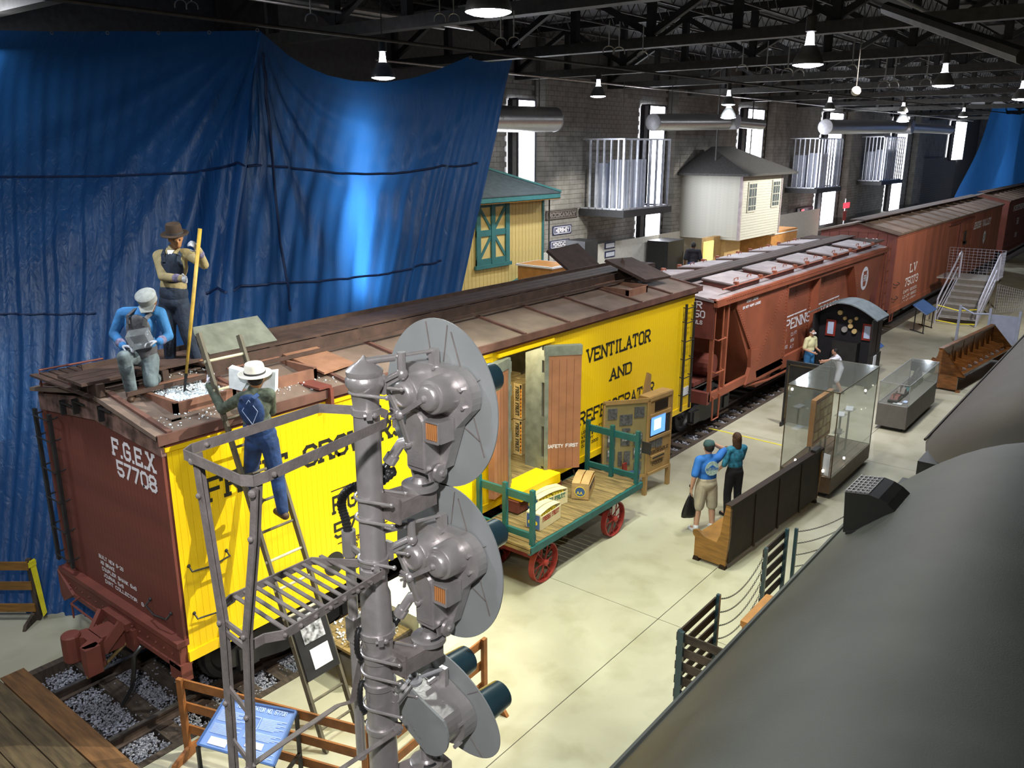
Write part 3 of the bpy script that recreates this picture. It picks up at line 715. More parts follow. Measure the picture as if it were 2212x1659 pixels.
# end boards
ne = int(W1/P_)
e0 = MB().box(-.012, .028, .002, P_-.002, ZB+.03, ZT+.02).build('end_board', 'redbrown', rc)
for i in range(1, ne): inst(e0, 'end_board', rc, (0, i*P_, .0))
for s in (0, W1-.13): MB().box(-.03, .03, s-.012, s+.14, ZB, ZT).build('corner_post', 'redbrown', rc)
MB().prism([(-.035, -.02, 3.68), (-.035, W1/2, 3.90), (-.035, W1+.02, 3.68), (-.035, W1+.02, 3.46), (-.035, W1/2, 3.62), (-.035, -.02, 3.50)], (.06, 0, 0)).build('end_fascia', mat('weathered_fascia', (.24, .14, .12), .7, var=.5, scale=5, bump=.3), rc)
# sills, fascia, door sill
MB().box(0, L1, -.035, .03, ZF-.0, ZF+.13).build('side_sill_strip', 'yellow', rc)
MB().box(0, L1, -.055, .06, ZT-.13, ZT).build('eave_fascia', 'redbrown', rc)
MB().box(.0, DX1-1.4, -.045, .02, 3.55, 3.64).box(DX0-.25, DX1+.25, -.07, .02, 3.50, 3.56).build('upper_rail', 'yellow', rc)
MB().box(-.10, .05, -.0, W1, ZB-.30, ZB+.03).box(-.13, .02, -.03, W1+.03, ZB-.02, ZB+.05).box(-.12, -.02, -.02, W1+.02, ZB-.32, ZB-.26).build('end_sill', 'redbrown', rc)
MB().prism([(-.14, W1-.32, ZB-.27), (-.14, W1+.05, ZB-.0), (-.14, W1+.05, ZB-.38), (-.14, W1-.02, ZB-.46), (-.14, W1-.12, ZB-.40)], (.14, 0, 0)).build('poling_pocket', 'redbrown', rc)
MB().box(-.12, .02, -.03, .22, ZB-.48, ZB-.25).build('corner_casting', 'redbrown', rc)
MB().box(DX0-.05, DX1+.05, -.38, .1, ZB-.16, ZB+.02).build('door_sill', 'yellow', rc)
MB().box(DX0-.1, DX1+.15, -.34, .05, ZB-.37, ZB-.17).build('sill_beam', 'redbrown', rc)
MB().box(0, L1, .35, W1-.35, .82, 1.1).build('underframe', 'black', rc)
# roof
Rf = MB()
zr, ze = 4.02, 3.76
OVX, OVY = .10, .09
pf = [(-OVY, ze), (W1/2, zr), (W1+OVY, ze), (W1+OVY, ze-.05), (W1/2, zr-.06), (-OVY, ze-.05)]
Rf.prism([(-OVX, y, z) for y, z in pf], (L1+2*OVX, 0, 0)).build('roof', 'roof', rc)
bt = None
for i in range(11):
    x = .05+i*1.26
    if bt is None:
        bt = MB().bar((x, -OVY, ze+.012), (x, W1/2-.3, zr-.04), .06, .05, ZP).bar((x, W1+OVY, ze+.012), (x, W1/2+.3, zr-.04), .05, .035, ZP).build('roof_batten', 'edgebrown', rc)
    else: inst(bt, 'roof_batten', rc, (i*1.26, 0, 0))
MB().box(-OVX, L1+OVX, -OVY-.02, -OVY+.02, ze-.10, ze+.015).build('roof_edge', 'edgebrown', rc)
# running boards
for k in range(3):
    MB().box(-.25, L1+.2, W1/2-.30+k*.205, W1/2-.30+k*.205+.19, 4.13, 4.165).build('walk_plank', 'roofdark', rc)
sd = MB().box(-.1, -.02, W1/2-.36, W1/2+.36, 3.98, 4.13).build('walk_saddle', 'roofdark', rc)
for i in range(1, 17): inst(sd, 'walk_saddle', rc, (i*.79, 0, 0))
MB().box(1.3, L1+.05, W1/2-.385, W1/2-.362, 3.95, 4.135).build('walk_skirt', 'roofdark', rc)
for y0 in (W1/2+.42, W1/2-.62):
    MB().box(.1, L1-.1, y0, y0+.03, zr-.03, 4.2 if y0 > 1.4 else zr+.02).build('roof_lip', 'roofdark', rc)
# slatted latitudinal platform at the near end
for k in range(7): MB().box(-.16+k*.115, -.16+k*.115+.085, 1.25, 2.8, 3.96, 3.985).build('platform_slat', 'roofdark', rc)
MB().tube([(-.05, 2.78, 3.80), (-.05, 2.78, 4.02), (.75, 2.75, 4.02), (.75, 2.75, 3.85)], .014, 6).build('roof_grab_rail', 'redbrown', rc, smooth=True)
MB().tube([(-.05, 1.95, 3.92), (-.05, 1.95, 4.1), (-.05, 1.5, 4.14), (-.05, 1.5, 4.0)], .014, 6).build('roof_grab_rail', 'redbrown', rc, smooth=True)
gi = MB()
for y, z in ((2.2, 3.72), (1.85, 3.8), (1.2, 3.84)): gi.box(-.1, -.03, y-.015, y+.015, z-.17, z+.02).box(-.1, -.08, y-.3, y, z-.01, z+.01)
gi.build('end_brackets', 'black', rc)
# hatches
def hatch(x0, x1, y0, y1, z, cover=None, ice=False, cl='hatch'):
    h = MB().box(x0, x1, y0, y0+.05, z-.12, z+.10).box(x0, x1, y1-.05, y1, z-.06, z+.14).box(x0, x0+.05, y0, y1, z-.1, z+.12).box(x1-.05, x1, y0, y1, z-.1, z+.12)
    h = h.build('ice_hatch', 'hatchbrown', rc)
    MB().box(x0+.05, x1-.05, y0+.05, y1-.05, z-.3, z-.06).build('hatch_well', 'black', h)
    return h
H1 = hatch(.34, 1.14, .28, 1.12, 3.86)
MB().box(.22, 1.26, .16, .28, 3.79, 3.825).box(.22, .34, .16, 1.2, 3.80, 3.835).build('hatch_flange', 'roof', H1)
H2 = hatch(1.55, 2.35, .28, 1.12, 3.86)
H3 = hatch(10.2, 11.0, .28, 1.12, 3.86)
# hatch covers propped up
def cover(h, pts, m='hatch', th=.05):
    p = [V(q) for q in pts]; n = (p[1]-p[0]).cross(p[3]-p[0]).normalized()*th
    MB().prism(p, n).build('hatch_cover', m, h)
cover(H2, [(1.45, 1.15, 4.0), (2.5, 1.15, 4.0), (2.5, 1.75, 4.42), (1.45, 1.75, 4.42)], 'doorseal')
MB().prism([(2.42, .22, 3.87), (3.0, .30, 3.88), (3.0, 1.2, 4.0), (2.42, 1.2, 4.0)], (0, 0, .03)).build('hatch_flap', mat('flap_tan', (.30, .15, .09), .7), H2)
cover(H3, [(11.0, .35, 4.02), (12.1, .35, 3.98), (12.0, 1.3, 4.32), (10.9, 1.3, 4.38)], 'roofdark', .06)
MB().prism([(11.0, 1.1, 4.0), (11.6, 1.0, 4.0), (11.3, 1.1, 4.45)], (.03, .02, 0)).build('cover_strut', 'roofdark', H3)
H4 = hatch(11.3, 12.0, 1.8, 2.5, 3.86)
cover(H4, [(10.7, 2.0, 4.05), (11.9, 2.0, 4.05), (11.9, 2.7, 4.55), (10.7, 2.7, 4.5)], 'roofdark', .06)
# ladders and grab irons
def grab(p, q, out, parent=rc, r=.011, m='black', name='grab_iron'):
    p, q, out = V(p), V(q), V(out); d = (q-p).normalized()*.03
    b = MB().tube([p, p+out, p+out+d, (p+q)/2+out*1.35, q+out-d, q+out, q], r, 6)
    b.ell(p, .024, 8, 6).ell(q, .024, 8, 6)
    return b.build(name, m, parent, smooth=True)
grab((.13, -.01, 2.12), (.62, -.01, 2.12), (0, -.07, -.05)); grab((.13, -.01, 1.51), (.62, -.01, 1.51), (0, -.07, -.05))
grab((-.02, .70, 1.50), (-.02, .24, 1.48), (-.07, 0, -.05))
def carladder(axis, a0, a1, zs, base, out, z0, z1, m='black', parent=rc):
    la = MB()
    for a in (a0, a1):
        c = [base, base] ;
        if axis == 'x': la.box(a-.025, a+.025, base+out-.02, base+out+.02, z0, z1)
        else: la.box(base+out-.02, base+out+.02, a-.03, a+.03, z0, z1)
    st = la.build('ladder', m, parent)
    for z in zs:
        rg = MB()
        if axis == 'x': rg.tube([(a0, base, z+.02), (a0, base+out*1.3, z), (a1, base+out*1.3, z), (a1, base, z+.02)], .011, 6)
        else: rg.tube([(base, a0, z+.02), (base+out*1.3, a0, z), (base+out*1.3, a1, z), (base, a1, z+.02)], .011, 6)
        rg.build('rung', m, st, smooth=True)
carladder('y', 2.52, 2.93, [1.45+.42*k for k in range(5)]+[3.42], -.02, -.10, 1.35, 3.5)
carladder('x', 12.1, 12.5, [1.35+.42*k for k in range(5)]+[3.35], -.01, -.08, 1.0, 3.45)
MB().box(12.2, 12.52, -.045, -.02, 1.3, 1.5).build('notice_card', 'paper', rc)
# eave bracket near the ladder worker
MB().box(2.20, 2.25, -.16, .05, 3.55, 3.80).box(2.05, 2.25, -.13, .3, 3.80, 3.83).build('eave_bracket', 'redbrown', rc)
# doors
def leaf(hx, ang, w_, name, sgn, letter=None):
    d = V((math.cos(ang)*sgn, -math.sin(ang), 0)); n = V((d.y, -d.x, 0))*.055
    h = V((hx, -.03, 0)); a = h+ZP*DZ0; b = h+d*w_+ZP*DZ0
    o = MB().prism([a-n, b-n, b+n, a+n], (0, 0, DZ1-DZ0-.02)).build(name, 'doorbrown', rc)
    t_ = DZ1-.18
    MB().prism([h-n*1.15+ZP*t_-d*.01, h+d*(w_+.01)-n*1.15+ZP*t_, h+d*(w_+.01)+n*1.15+ZP*t_, h+n*1.15+ZP*t_-d*.01], (0, 0, .17)).build('door_seal', 'doorseal', o)
    MB().prism([h-n*1.3+ZP*DZ0, h+d*.07-n*1.3+ZP*DZ0, h+d*.07+n*1.3+ZP*DZ0, h+n*1.3+ZP*DZ0], (0, 0, DZ1-DZ0-.03)).build('hinge_strip', 'doorseal', o)
    hm_ = MB()
    for z in (1.35, 2.1, 2.9, 3.3): hm_.box(hx-.03, hx+.05, -.09, -.01, z-.09, z+.09)
    hm_.build('hinge', 'doorseal', o)
    gg = MB()
    for k in range(1, 5):
        s_ = d*(w_*k/5)
        for sg in (-1, 1): gg.prism([h+s_+n*sg*1.02-d*.003+ZP*(DZ0+.03), h+s_+n*sg*1.02+d*.003+ZP*(DZ0+.03), h+s_+n*sg*1.0+d*.003+ZP*(DZ0+.03)], (0, 0, DZ1-DZ0-.28))
    gg.build('board_grooves', 'redbrown', o)
    return o, h, d, n
o, h, d, n = leaf(6.95, math.radians(40), .66, 'door_leaf', 1)
side = -1 if (h-n-CAM).length < (h+n-CAM).length else 1
tm = MB(); text(tm, 'SAFETY FIRST', h+d*.06+n*side*1.06+ZP*1.60, d, ZP, .07, .045, .015, serif=False, width=.56)
tm.build('lettering', 'white', o)
o2, h2, d2, n2 = leaf(5.93, math.radians(14), .60, 'door_leaf', -1)
MB().tube([(7.35, -.42, 1.15), (7.38, -.44, 1.0), (7.38, -.44, .85)], .015, 6).build('door_latch', 'black', rc)
# lettering
YL = -.0155
def line(s, o, right, h, w, t_, serif=True, width=None, m='blackpaint', parent=None, name='lettering'):
    return text(MB(), s, o, right, ZP, h, w, t_, serif=serif, width=width).build(name, m, parent or rc)
line('FRUIT GROWERS EXPRESS', (.46, YL, 2.79), XP, .30, .18, .048, width=5.1)
line('F.G.E.X.', (2.25, YL, 2.0), XP, .26, .16, .042, width=.98)
MB().box(2.22, 3.25, YL-.001, YL, 2.33, 2.345).build('stripe', 'blackpaint', rc); MB().box(2.28, 3.2, YL-.001, YL, 1.545, 1.56).build('stripe', 'blackpaint', rc)
line('57708', (2.25, YL, 1.63), XP, .24, .16, .04, serif=False, width=1.0)
for s, z in (('CAPY 70000', 1.47), ('LD LMT 84800', 1.38), ('NEW 9-28', 1.29)): line(s, (2.5, YL, z), XP, .07, .05, .014, serif=False)
line('VENTILATOR', (8.33, YL, 2.86), XP, .28, .19, .045, width=2.33)
line('AND', (9.17, YL, 2.34), XP, .25, .17, .04, width=.78)
line('REFRIGERATOR', (8.12, YL, 1.69), XP, .27, .19, .043, width=2.8)
for i, s in enumerate(('LENGTH 40 FT', 'WIDTH 8 FT', 'EW 9 FT', 'CU FT 2000')): line(s, (8.2, YL, 1.5-i*.09), XP, .06, .045, .012, serif=False)
rd_ = MB(); c_ = V((2.20, YL+.002, 1.29))
rd_.prism([c_+V((.17*math.cos(t), 0, .17*math.sin(t))) for t in [k*math.pi/14 for k in range(28)]], (0, -.003, 0)).build('round_herald', 'blackpaint', rc)
rd2 = MB().box(2.42, 3.0, YL-.002, YL+.001, 1.06, 1.22).build('weight_stencil', 'blackpaint', rc)
tm = MB(); text(tm, 'LT WT 5', (2.45, YL-.004, 1.09), XP, ZP, .10, .06, .016, serif=False); tm.build('weight_lettering', 'white', rc)
tm = MB(); text(tm, '11-381H-PG', (.12, -.058, 3.635), XP, ZP, .06, .035, .011, serif=False, width=.36); tm.build('fascia_stencil', 'blackpaint', rc)
YM = V((0, -1, 0)); XE = -.0155
line('F.G.E.X.', (XE, 1.13, 3.25), YM, .23, .14, .042, width=1.0, m='white')
line('57708', (XE, 1.08, 3.0), YM, .21, .14, .04, serif=False, width=.86, m='white')
for i, s in enumerate(('BUILT NEW 9-28', 'AB BRAKE', 'COUPLER SHANK 6x8', 'JOURNAL 5x9', 'DIRT COLLECTOR  G')):
    line(s, (XE, 1.93-i*.02, 1.66-i*.085), YM, .055, .036, .011, serif=False, width=[.62, .36, .86, .5, .95][i], m='white')
# coupler, brake gear at the near end
cp = MB()
cp.box(-.45, .1, 1.2, 1.52, .74, .98).box(-.16, .02, .98, 1.74, .72, 1.02).box(-.2, -.1, 1.05, 1.65, 1.0, 1.1)
cp.bar((-.2, 1.62, 1.1), (-.45, 1.55, .8), .06, .12).bar((-.2, 1.12, 1.1), (-.45, 1.2, .8), .06, .12)
cpo = cp.build('coupler', 'redbrown', rc)
kn = MB().lathe((-.66, 1.52, .66), ZP, [(0, .10), (.02, .115), (.34, .115), (.36, .1)], 14)
kn.prism([(-.44, 1.16, .70), (-.44, 1.56, .70), (-.60, 1.60, .70), (-.64, 1.46, .70), (-.57, 1.38, .70), (-.57, 1.28, .70), (-.70, 1.20, .70), (-.68, 1.12, .70), (-.58, 1.08, .70)], (0, 0, .28))
kn.build('knuckle', 'redbrown', cpo)
sh = MB().box(-.70, -.52, 1.06, 1.18, .62, .98).box(-.62, -.45, 1.14, 1.5, .64, .70); sh.build('shelf', 'redbrown', cpo)
um = MB().tube([(-.16, 2.35, 1.0), (-.3, 2.3, .98), (-.34, 1.6, 1.02), (-.34, 1.5, .92)], .014, 6).tube([(-.3, 2.28, .98), (-.3, 2.28, .78)], .012, 6)
um.build('uncoupling_lever', 'redbrown', rc, smooth=True)
hz = MB().tube([(.1, .95, .82), (-.1, .93, .80), (-.2, .93, .72), (-.22, .95, .5), (-.24, 1.02, .25), (-.34, 1.12, .02)], [.02, .028, .032, .03, .028, .024], 8)
hz.build('brake_hose', 'hose', rc, smooth=True)
MB().tube([(.2, 1.2, .85), (-.1, 1.18, .82), (-.4, 1.35, .5), (-.55, 1.5, .35)], .022, 6).build('air_pipe', 'deckwood', rc, smooth=True)
rv = MB()
for i in range(16): rv.ell((-.132, .1+i*.185, ZB-.12), .014, 6, 4)
for i in range(8): rv.ell((-.11, .12+i*.36, ZB-.29), .014, 6, 4)
rv.build('rivets', 'redbrown', rc)

# ---------------------------------------------------------------- trucks
def wheelset(x, parent, r=.42):
    for y in RY:
        s = 1 if y > RC else -1
        MB().lathe((x, y-.07*s, r+.012), (0, s, 0), [(0, r+.03), (.03, r+.03), (.04, r), (.13, r-.005), (.13, r*.8), (.07, r*.72), (.05, r*.35), (.12, r*.25), (.12, .02)], 26).build('wheel', 'black', parent, smooth=True)
    MB().cyl((x, RY[0]-.1, r), (x, RY[1]+.1, r), .07, n=10).build('axle', 'black', parent)
def truck(xc, parent, wb_=1.68):
    t = MB().box(xc-.2, xc+.2, RC-1.0, RC+1.0, .5, .75).build('truck', 'black', parent)
    for s in (-1, 1):
        y = RC+s*1.02
        f = MB()
        f.prism([(xc-wb_/2-.25, y, .38), (xc-wb_/2-.25, y, .62), (xc-.35, y, .82), (xc+.35, y, .82), (xc+wb_/2+.25, y, .62), (xc+wb_/2+.25, y, .38), (xc+.3, y, .22), (xc-.3, y, .22)], (0, .08*s, 0))
        for k in (-1, 1): f.box(xc+k*wb_/2-.14, xc+k*wb_/2+.14, y+(-.12 if s < 0 else .04), y+(.04 if s < 0 else .2), .3, .6)
        f.build('side_frame', 'black', t)
        sp = MB()
        for k in (-.12, .0, .12): sp.tube([(xc+k+.045*math.cos(a*1.0), y-.05*s+.045*math.sin(a), .28+a*.011) for a in [q*.6 for q in range(44)]], .012, 4)
        sp.build('springs', 'black', t)
    for k in (-1, 1): wheelset(xc+k*wb_/2, t)
    return t
truck(1.75, rc); truck(10.9, rc)
MB().cyl((5, 1.0, .7), (6.2, 1.0, .7), .22, n=14).build('brake_cylinder', 'black', rc)

# ---------------------------------------------------------------- crates of fruit
def crate(loc, rz, L_, W_, H_, label, m, ink, fruit, bulge=True, word='FRESH FRUIT', group='fruit crates on the wagon', upright=False, endmark=None, open_=.05):
    R = Matrix.Rotation(rz, 3, 'Z')
    if upright: R = R @ Matrix.Rotation(math.radians(-90), 3, 'Y')
    lo = V(loc)
    T = lambda p: lo+R @ V(p)
    t = thing('fruit_crate', label, 'crate', lo, group)
    z0 = 0
    def bx(x0, x1, y0, y1, a, b): return MB().obox(T(((x0+x1)/2, (y0+y1)/2, (a+b)/2)), R @ V(((x1-x0)/2, 0, 0)), R @ V((0, (y1-y0)/2, 0)), R @ V((0, 0, (b-a)/2)))
    for x in (-L_/2, L_/2-.02, ): bx(x, x+.02, -W_/2, W_/2, 0, H_).build('end_panel', m, t)
    for s in (-1, 1):
        y = s*W_/2
        for (a, b) in ((0, H_*.46), (H_*.48, H_*.86)): bx(-L_/2, L_/2, y-.006, y+.006, a, b).build('side_slat', m, t)
    bx(-L_/2, L_/2, -W_/2, W_/2, 0, .01).build('bottom_slat', m, t)
    for (y0, y1) in ((-W_/2+.0, -W_*.03), (W_*.03, W_/2)):
        mb = MB(); n = 8
        for i in range(n):
            xa, xb = -L_/2+L_*i/n, -L_/2+L_*(i+1)/n
            za, zb = [H_+(.035*math.sin(math.pi*(x+L_/2)/L_) if bulge else 0) for x in (xa, xb)]
            mb.add([T(p) for p in ((xa, y0, za), (xb, y0, zb), (xb, y1, zb), (xa, y1, za), (xa, y0, za+.01), (xb, y0, zb+.01), (xb, y1, zb+.01), (xa, y1, za+.01))],
                   [(0, 3, 2, 1), (4, 5, 6, 7), (0, 1, 5, 4), (2, 3, 7, 6), (1, 2, 6, 5), (0, 4, 7, 3)])
        mb.build('lid_slat', m, t)
    r = .036; fr = None
    for i in range(int((L_-.06)/(2*r))):
        for s in ((-1, 0, 1) if not upright else (-1, 1)):
            c = T((-L_/2+.05+i*2*r+random.uniform(-.005, .005), s*(W_/2-.045), H_*.86+random.uniform(-.01, .012)))
            if fr is None: fr = MB().ell(c, r, 8, 6).build('fruit', fruit, t, smooth='all'); fc = c
            else: inst(fr, 'fruit', t, c-fc)
    tm = MB()
    for s in (-1, 1):
        text(tm, word, T((s*L_*.40, s*(W_/2+.0085), H_*.5)), R @ V((-s, 0, 0)), R @ V((0, 0, 1)), H_*.30, H_*.17, H_*.06, width=L_*.8)
    tm.build('lettering', ink, t)
    if endmark:
        em = MB(); c = T((-L_/2-.003, 0, H_*.5))
        if endmark == 'round':
            em.prism([c+R @ V((0, .085*math.cos(a), .085*math.sin(a))) for a in [k*math.pi/12 for k in range(24)]], R @ V((-.002, 0, 0))); em.build('end_label', 'blueprint', t)
            e2 = MB(); e2.tube([c+R @ V((-.004, .092*math.cos(a), .092*math.sin(a))) for a in [k*math.pi/12 for k in range(24)]], .006, 4, closed=True)
            text(e2, 'AA', c+R @ V((-.005, .055, -.05)), R @ V((0, -1, 0)), R @ V((0, 0, 1)), .06, .04, .012, serif=False); e2.build('end_emblem', 'lemon', t)
        else:
            em.obox(c, R @ V((.002, 0, 0)), R @ V((0, W_*.45, 0)), R @ V((0, 0, H_*.45))); em.build('end_label', 'blueprint', t)
            e2 = MB()
            for yy in (-.05, .06): e2.prism([c+R @ V((-.004, yy+.036*math.cos(a), -.02+.036*math.sin(a))) for a in [k*math.pi/8 for k in range(16)]], R @ V((-.002, 0, 0)))
            e2.build('end_emblem', 'lemon', t)
    return t
M['inkred'] = mat('red_ink', (.45, .03, .02), .6); M['inkgreen'] = mat('green_ink', (.02, .2, .13), .6)
M['cratepale'] = mat('crate_pale', (.78, .68, .42), .7, var=.08, scale=4)
DKZ = .79
crate((5.88, -.84, DKZ), math.radians(4), .62, .27, .27, 'pale slatted fruit crate with red lettering nearest on the wagon deck', 'cratepale', 'inkred', 'lemon', endmark='square')
crate((6.45, -.50, DKZ), math.radians(-8), .72, .27, .26, 'slatted fruit crate with green lettering, middle one on the wagon deck', 'cratepale', 'inkgreen', 'lemon', endmark='square')
crate((7.32, -.66, DKZ), math.radians(24), .66, .30, .29, 'tan fruit crate with round blue end emblem, farthest on the wagon deck', 'crate2', 'signblue', 'orange', endmark='round')
# crates stacked on end inside the doorway
for ix, x in enumerate((7.55, 7.22, 6.9)):
    for k in range(2):
        for row, y in enumerate((.75, 1.1, 1.45)):
            if (ix, row) in ((0, 1), (1, 2)) : pass
            crate((x+.15, y+.18*ix, ZB+.02+.35+k*.70), math.radians(90), .68, .30, .26, 'fruit crate standing on end in the %s stack inside the doorway, %s tier' % (['right', 'middle', 'left'][ix], ['lower', 'upper'][k]) if row == 0 else 'fruit crate on end in the %s stack inside the car, %s tier, %s row' % (['right', 'middle', 'left'][ix], ['lower', 'upper'][k], ['front', 'second', 'rear'][row]), 'crate', 'blackpaint', 'orange', False, group='crates stacked inside the refrigerator car', upright=True)
light('POINT', 'car_interior_fill', (6.2, .5, 3.25), 45, (1, .85, .5), shadow_soft_size=.1)  # unseen fill added so the crates show through the doorway

# ================================================================ HOPPER CAR  x 12.95 .. 27.9
hp = thing('covered_hopper_car', 'oxide red covered hopper car with angled side panels, roof hatches and railroad keystone emblem', 'railroad car', (20.3, 1.4, 0))
HX0, HX1, HT, HZ = 13.75, 27.6, 3.27, .62
HW = 2.85
# roof (shallow arch) 
prof = [(-.04, HT), (.25, HT+.06), (.8, HT+.13), (HW/2, HT+.17), (HW-.8, HT+.13), (HW-.25, HT+.06), (HW+.04, HT), (HW+.04, HT-.04), (HW/2, HT+.12), (-.04, HT-.04)]
MB().prism([(HX0-.05, y, z) for y, z in prof], (HX1-HX0+.3, 0, 0)).build('roof', 'hatch', hp)
MB().box(HX0-.05, HX1+.2, -.08, .02, HT-.14, HT+.03).build('roof_rail', 'oxide', hp)
MB().box(HX0-.05, HX1+.2, HW-.02, HW+.06, HT-.14, HT+.03).build('roof_rail', 'oxide', hp)
# side panels: flat trapezoids near each end, recessed centre bay with posts
def hside(y, s):
    a = MB().prism([(15.0, y, HT-.1), (18.35, y, HT-.1), (18.45, y, .72), (16.1, y, .72), (16.4, y, 1.3), (15.0, y, 2.9)], (0, s*.03, 0)).build('side_sheet', 'oxide', hp)
    b = MB().prism([(24.0, y, HT-.1), (27.45, y, HT-.1), (27.45, y, 2.95), (26.1, y, 1.25), (26.2, y, .72), (25.5, y, .72)], (0, s*.03, 0)).build('side_sheet', 'oxide', hp)
    yr = y+s*.22
    for i in range(6):
        x0 = 18.4+i*1.18
        MB().box(x0+.006, x0+1.174, min(yr, yr+s*.03), max(yr, yr+s*.03), .72, HT-.16).build('centre_sheet', 'oxide', hp)
    MB().box(18.4, 25.6, min(y, y+s*.24), max(y, y+s*.24), .66, .80).build('bottom_ledge', 'oxide', hp)
    MB().box(18.3, 24.1, min(y-.02, y+s*.24), max(y+.02, y+s*.24), HT-.28, HT-.12).build('top_chord', 'oxide', hp)
    for x0, x1 in ((18.35, 18.45), (24.05, 25.55)):
        MB().bar((x0, y+s*.11, HT-.15), (x1, y+s*.11, .7), .25, .07, XP).build('bay_flange', 'oxide', hp)
    MB().box(20.92, 21.02, min(y, y+s*.22), max(y, y+s*.22), .72, HT-.2).build('side_post', 'oxide', hp)
    if s > 0:
        rv = MB()
        def rl(p, q, n):
            p = V(p); q = V(q)
            for i in range(n): rv.ell(p.lerp(q, i/(n-1)), .018, 5, 4)
        for xx in (19.58, 20.76, 21.94, 23.12): rl((xx, yr-.005, .85), (xx, yr-.005, HT-.35), 22)
        rl((18.25, y-.005, HT-.2), (18.35, y-.005, .8), 26); rl((15.1, y-.005, 2.88), (16.5, y-.005, 1.3), 24); rl((16.6, y-.005, 1.3), (18.1, y-.005, 3.1), 26); rl((14.2, y-.09, HT-.02), (27.5, y-.09, HT-.02), 130)
        rl((24.2, y-.005, 3.0), (25.6, y-.005, .9), 26)
        struct(rv.build('rivets', 'oxide', hp), 'stuff')
hside(0, 1); hside(HW, -1)
MB().box(15.0, 27.4, .3, HW-.3, 2.6, HT).build('body_core', 'oxide', hp)
# slope sheets and hopper bottoms
sl = MB().prism([(15.0, .05, 2.85), (15.05, .05, 3.1), (17.4, .05, .9), (17.4, .05, .5), (16.7, .05, .5)], (0, HW-.1, 0)); sl.build('slope_sheet', 'oxide', hp)
MB().prism([(27.45, .05, 2.9), (27.4, .05, 3.1), (23.4, .05, .9), (23.4, .05, .5), (24.4, .05, .5)], (0, HW-.1, 0)).build('slope_sheet', 'oxide', hp)
MB().box(17.3, 24.0, .28, HW-.28, .55, HT-.2).build('hopper_body', 'oxide', hp)
for x in (18.2, 20.7, 22.9): MB().prism([(x-.8, .4, .75), (x+.8, .4, .75), (x+.35, .4, .3), (x-.35, .4, .3)], (0, HW-.8, 0)).build('discharge_chute', 'oxide', hp)
# end sheet, end posts, side sill
MB().box(13.73, 13.78, .0, HW, 2.35, HT+.05).build('end_sheet', 'redbrown', hp)
MB().prism([(13.73, 0, HT), (13.73, HW/2, HT+.15), (13.73, HW, HT)], (.05, 0, 0)).build('end_gable', 'redbrown', hp)
MB().box(13.62, 13.78, 0, HW, .75, 1.05).build('end_sill', 'redbrown', hp)
for x, y in ((13.75, .0), (14.5, 0.0), (14.5, HW-.09), (13.75, HW-.09)): MB().box(x, x+.08, y, y+.09, 1.0, HT-.05).build('end_post', 'oxide', hp)
for x in (27.55, ): MB().box(x, x+.08, 0, .09, 1.0, HT-.05).build('end_post', 'oxide', hp)
MB().box(13.7, 28.0, .0, .09, .80, 1.0).build('side_sill', 'oxide', hp); MB().box(13.7, 28.0, HW-.09, HW, .80, 1.0).build('side_sill', 'oxide', hp)
MB().box(13.3, 28, 1.2, 1.65, .7, 1.0).build('centre_sill', 'redbrown', hp)
MB().cyl((14.9, .5, 1.40), (14.9, 1.6, 1.4), .30, n=18).build('air_reservoir', 'redbrown', hp)
MB().box(14.1, 15.6, .6, 2.2, 1.0, 1.1).build('brake_platform', 'redbrown', hp)
MB().prism([(16.0, -.04, 1.7), (16.55, -.04, 1.6), (16.35, -.04, 1.2), (16.5, -.04, .8), (15.8, -.04, .78), (16.05, -.04, 1.2)], (0, .1, 0)).build('gusset_plate', 'oxide', hp)
MB().tube([(15.9, .03, .72), (17.4, .03, .55), (20, .03, .5), (24.5, .03, .5)], .035, 8).build('running_pipe', 'oxide', hp)
def step(x):
    MB().tube([(x, -.02, .9), (x+.02, -.02, .3), (x+.36, -.02, .3), (x+.38, -.02, .9)], .025, 6).build('stirrup_step', 'oxide', hp)
step(13.9); step(27.3)
hl_ = MB()
for z in (1.55, 2.35): hl_.tube([(13.8, -.02, z), (13.8, -.1, z-.02), (14.25, -.1, z-.02), (14.25, -.0, z)], .018, 6)
hl_.tube([(14.25, 0, 1.0), (14.25, 0, HT-.1)], .022, 6)
hl_.build('hand_rails', 'oxide', hp, smooth=True)
carladder('x', 27.7, 28.15, [1.2+.4*k for k in range(6)], .05, -.09, .9, 3.35, 'oxide', hp)
# roof hatches in two rows + running board + hand rods
def hop_hatch(x, y, near):
    t_ = math.radians(5 if near else -5)
    R = Matrix.Rotation(t_, 3, 'X'); c = V((x, y, HT+.25)); X_, Y_, Z_ = R @ XP, R @ YP, R @ ZP
    h = MB().obox(c, X_*.88, Y_*.43, Z_*.018).build('hatch_lid', 'hatch', hp)
    MB().obox(c-Z_*.035, X_*.885, Y_*.435, Z_*.018).build('lid_rim', 'roofdark', h)
    MB().obox(c-Z_*.10, X_*.84, Y_*.40, Z_*.07).build('hatch_coaming', 'redbrown', h)
    for dx in (-.45, .35):
        p = c+X_*dx-Y_*.25*(1 if near else -1)+Z_*.018
        MB().tube([p, p+Z_*.06, p+Z_*.06+X_*.22, p+X_*.22], .012, 5).build('lid_handle', 'oxide', h)
    q = c-Y_*.44*(1 if near else -1)+Z_*.02
    MB().box(q.x-.8, q.x-.7, q.y-.05, q.y+.05, q.z-.06, q.z+.05).box(q.x+.7, q.x+.8, q.y-.05, q.y+.05, q.z-.06, q.z+.05).build('lid_latch', 'oxide', h)
for i in range(5):
    hop_hatch(15.9+i*2.45, .58, True); hop_hatch(15.4+i*2.45, HW-.58, False)
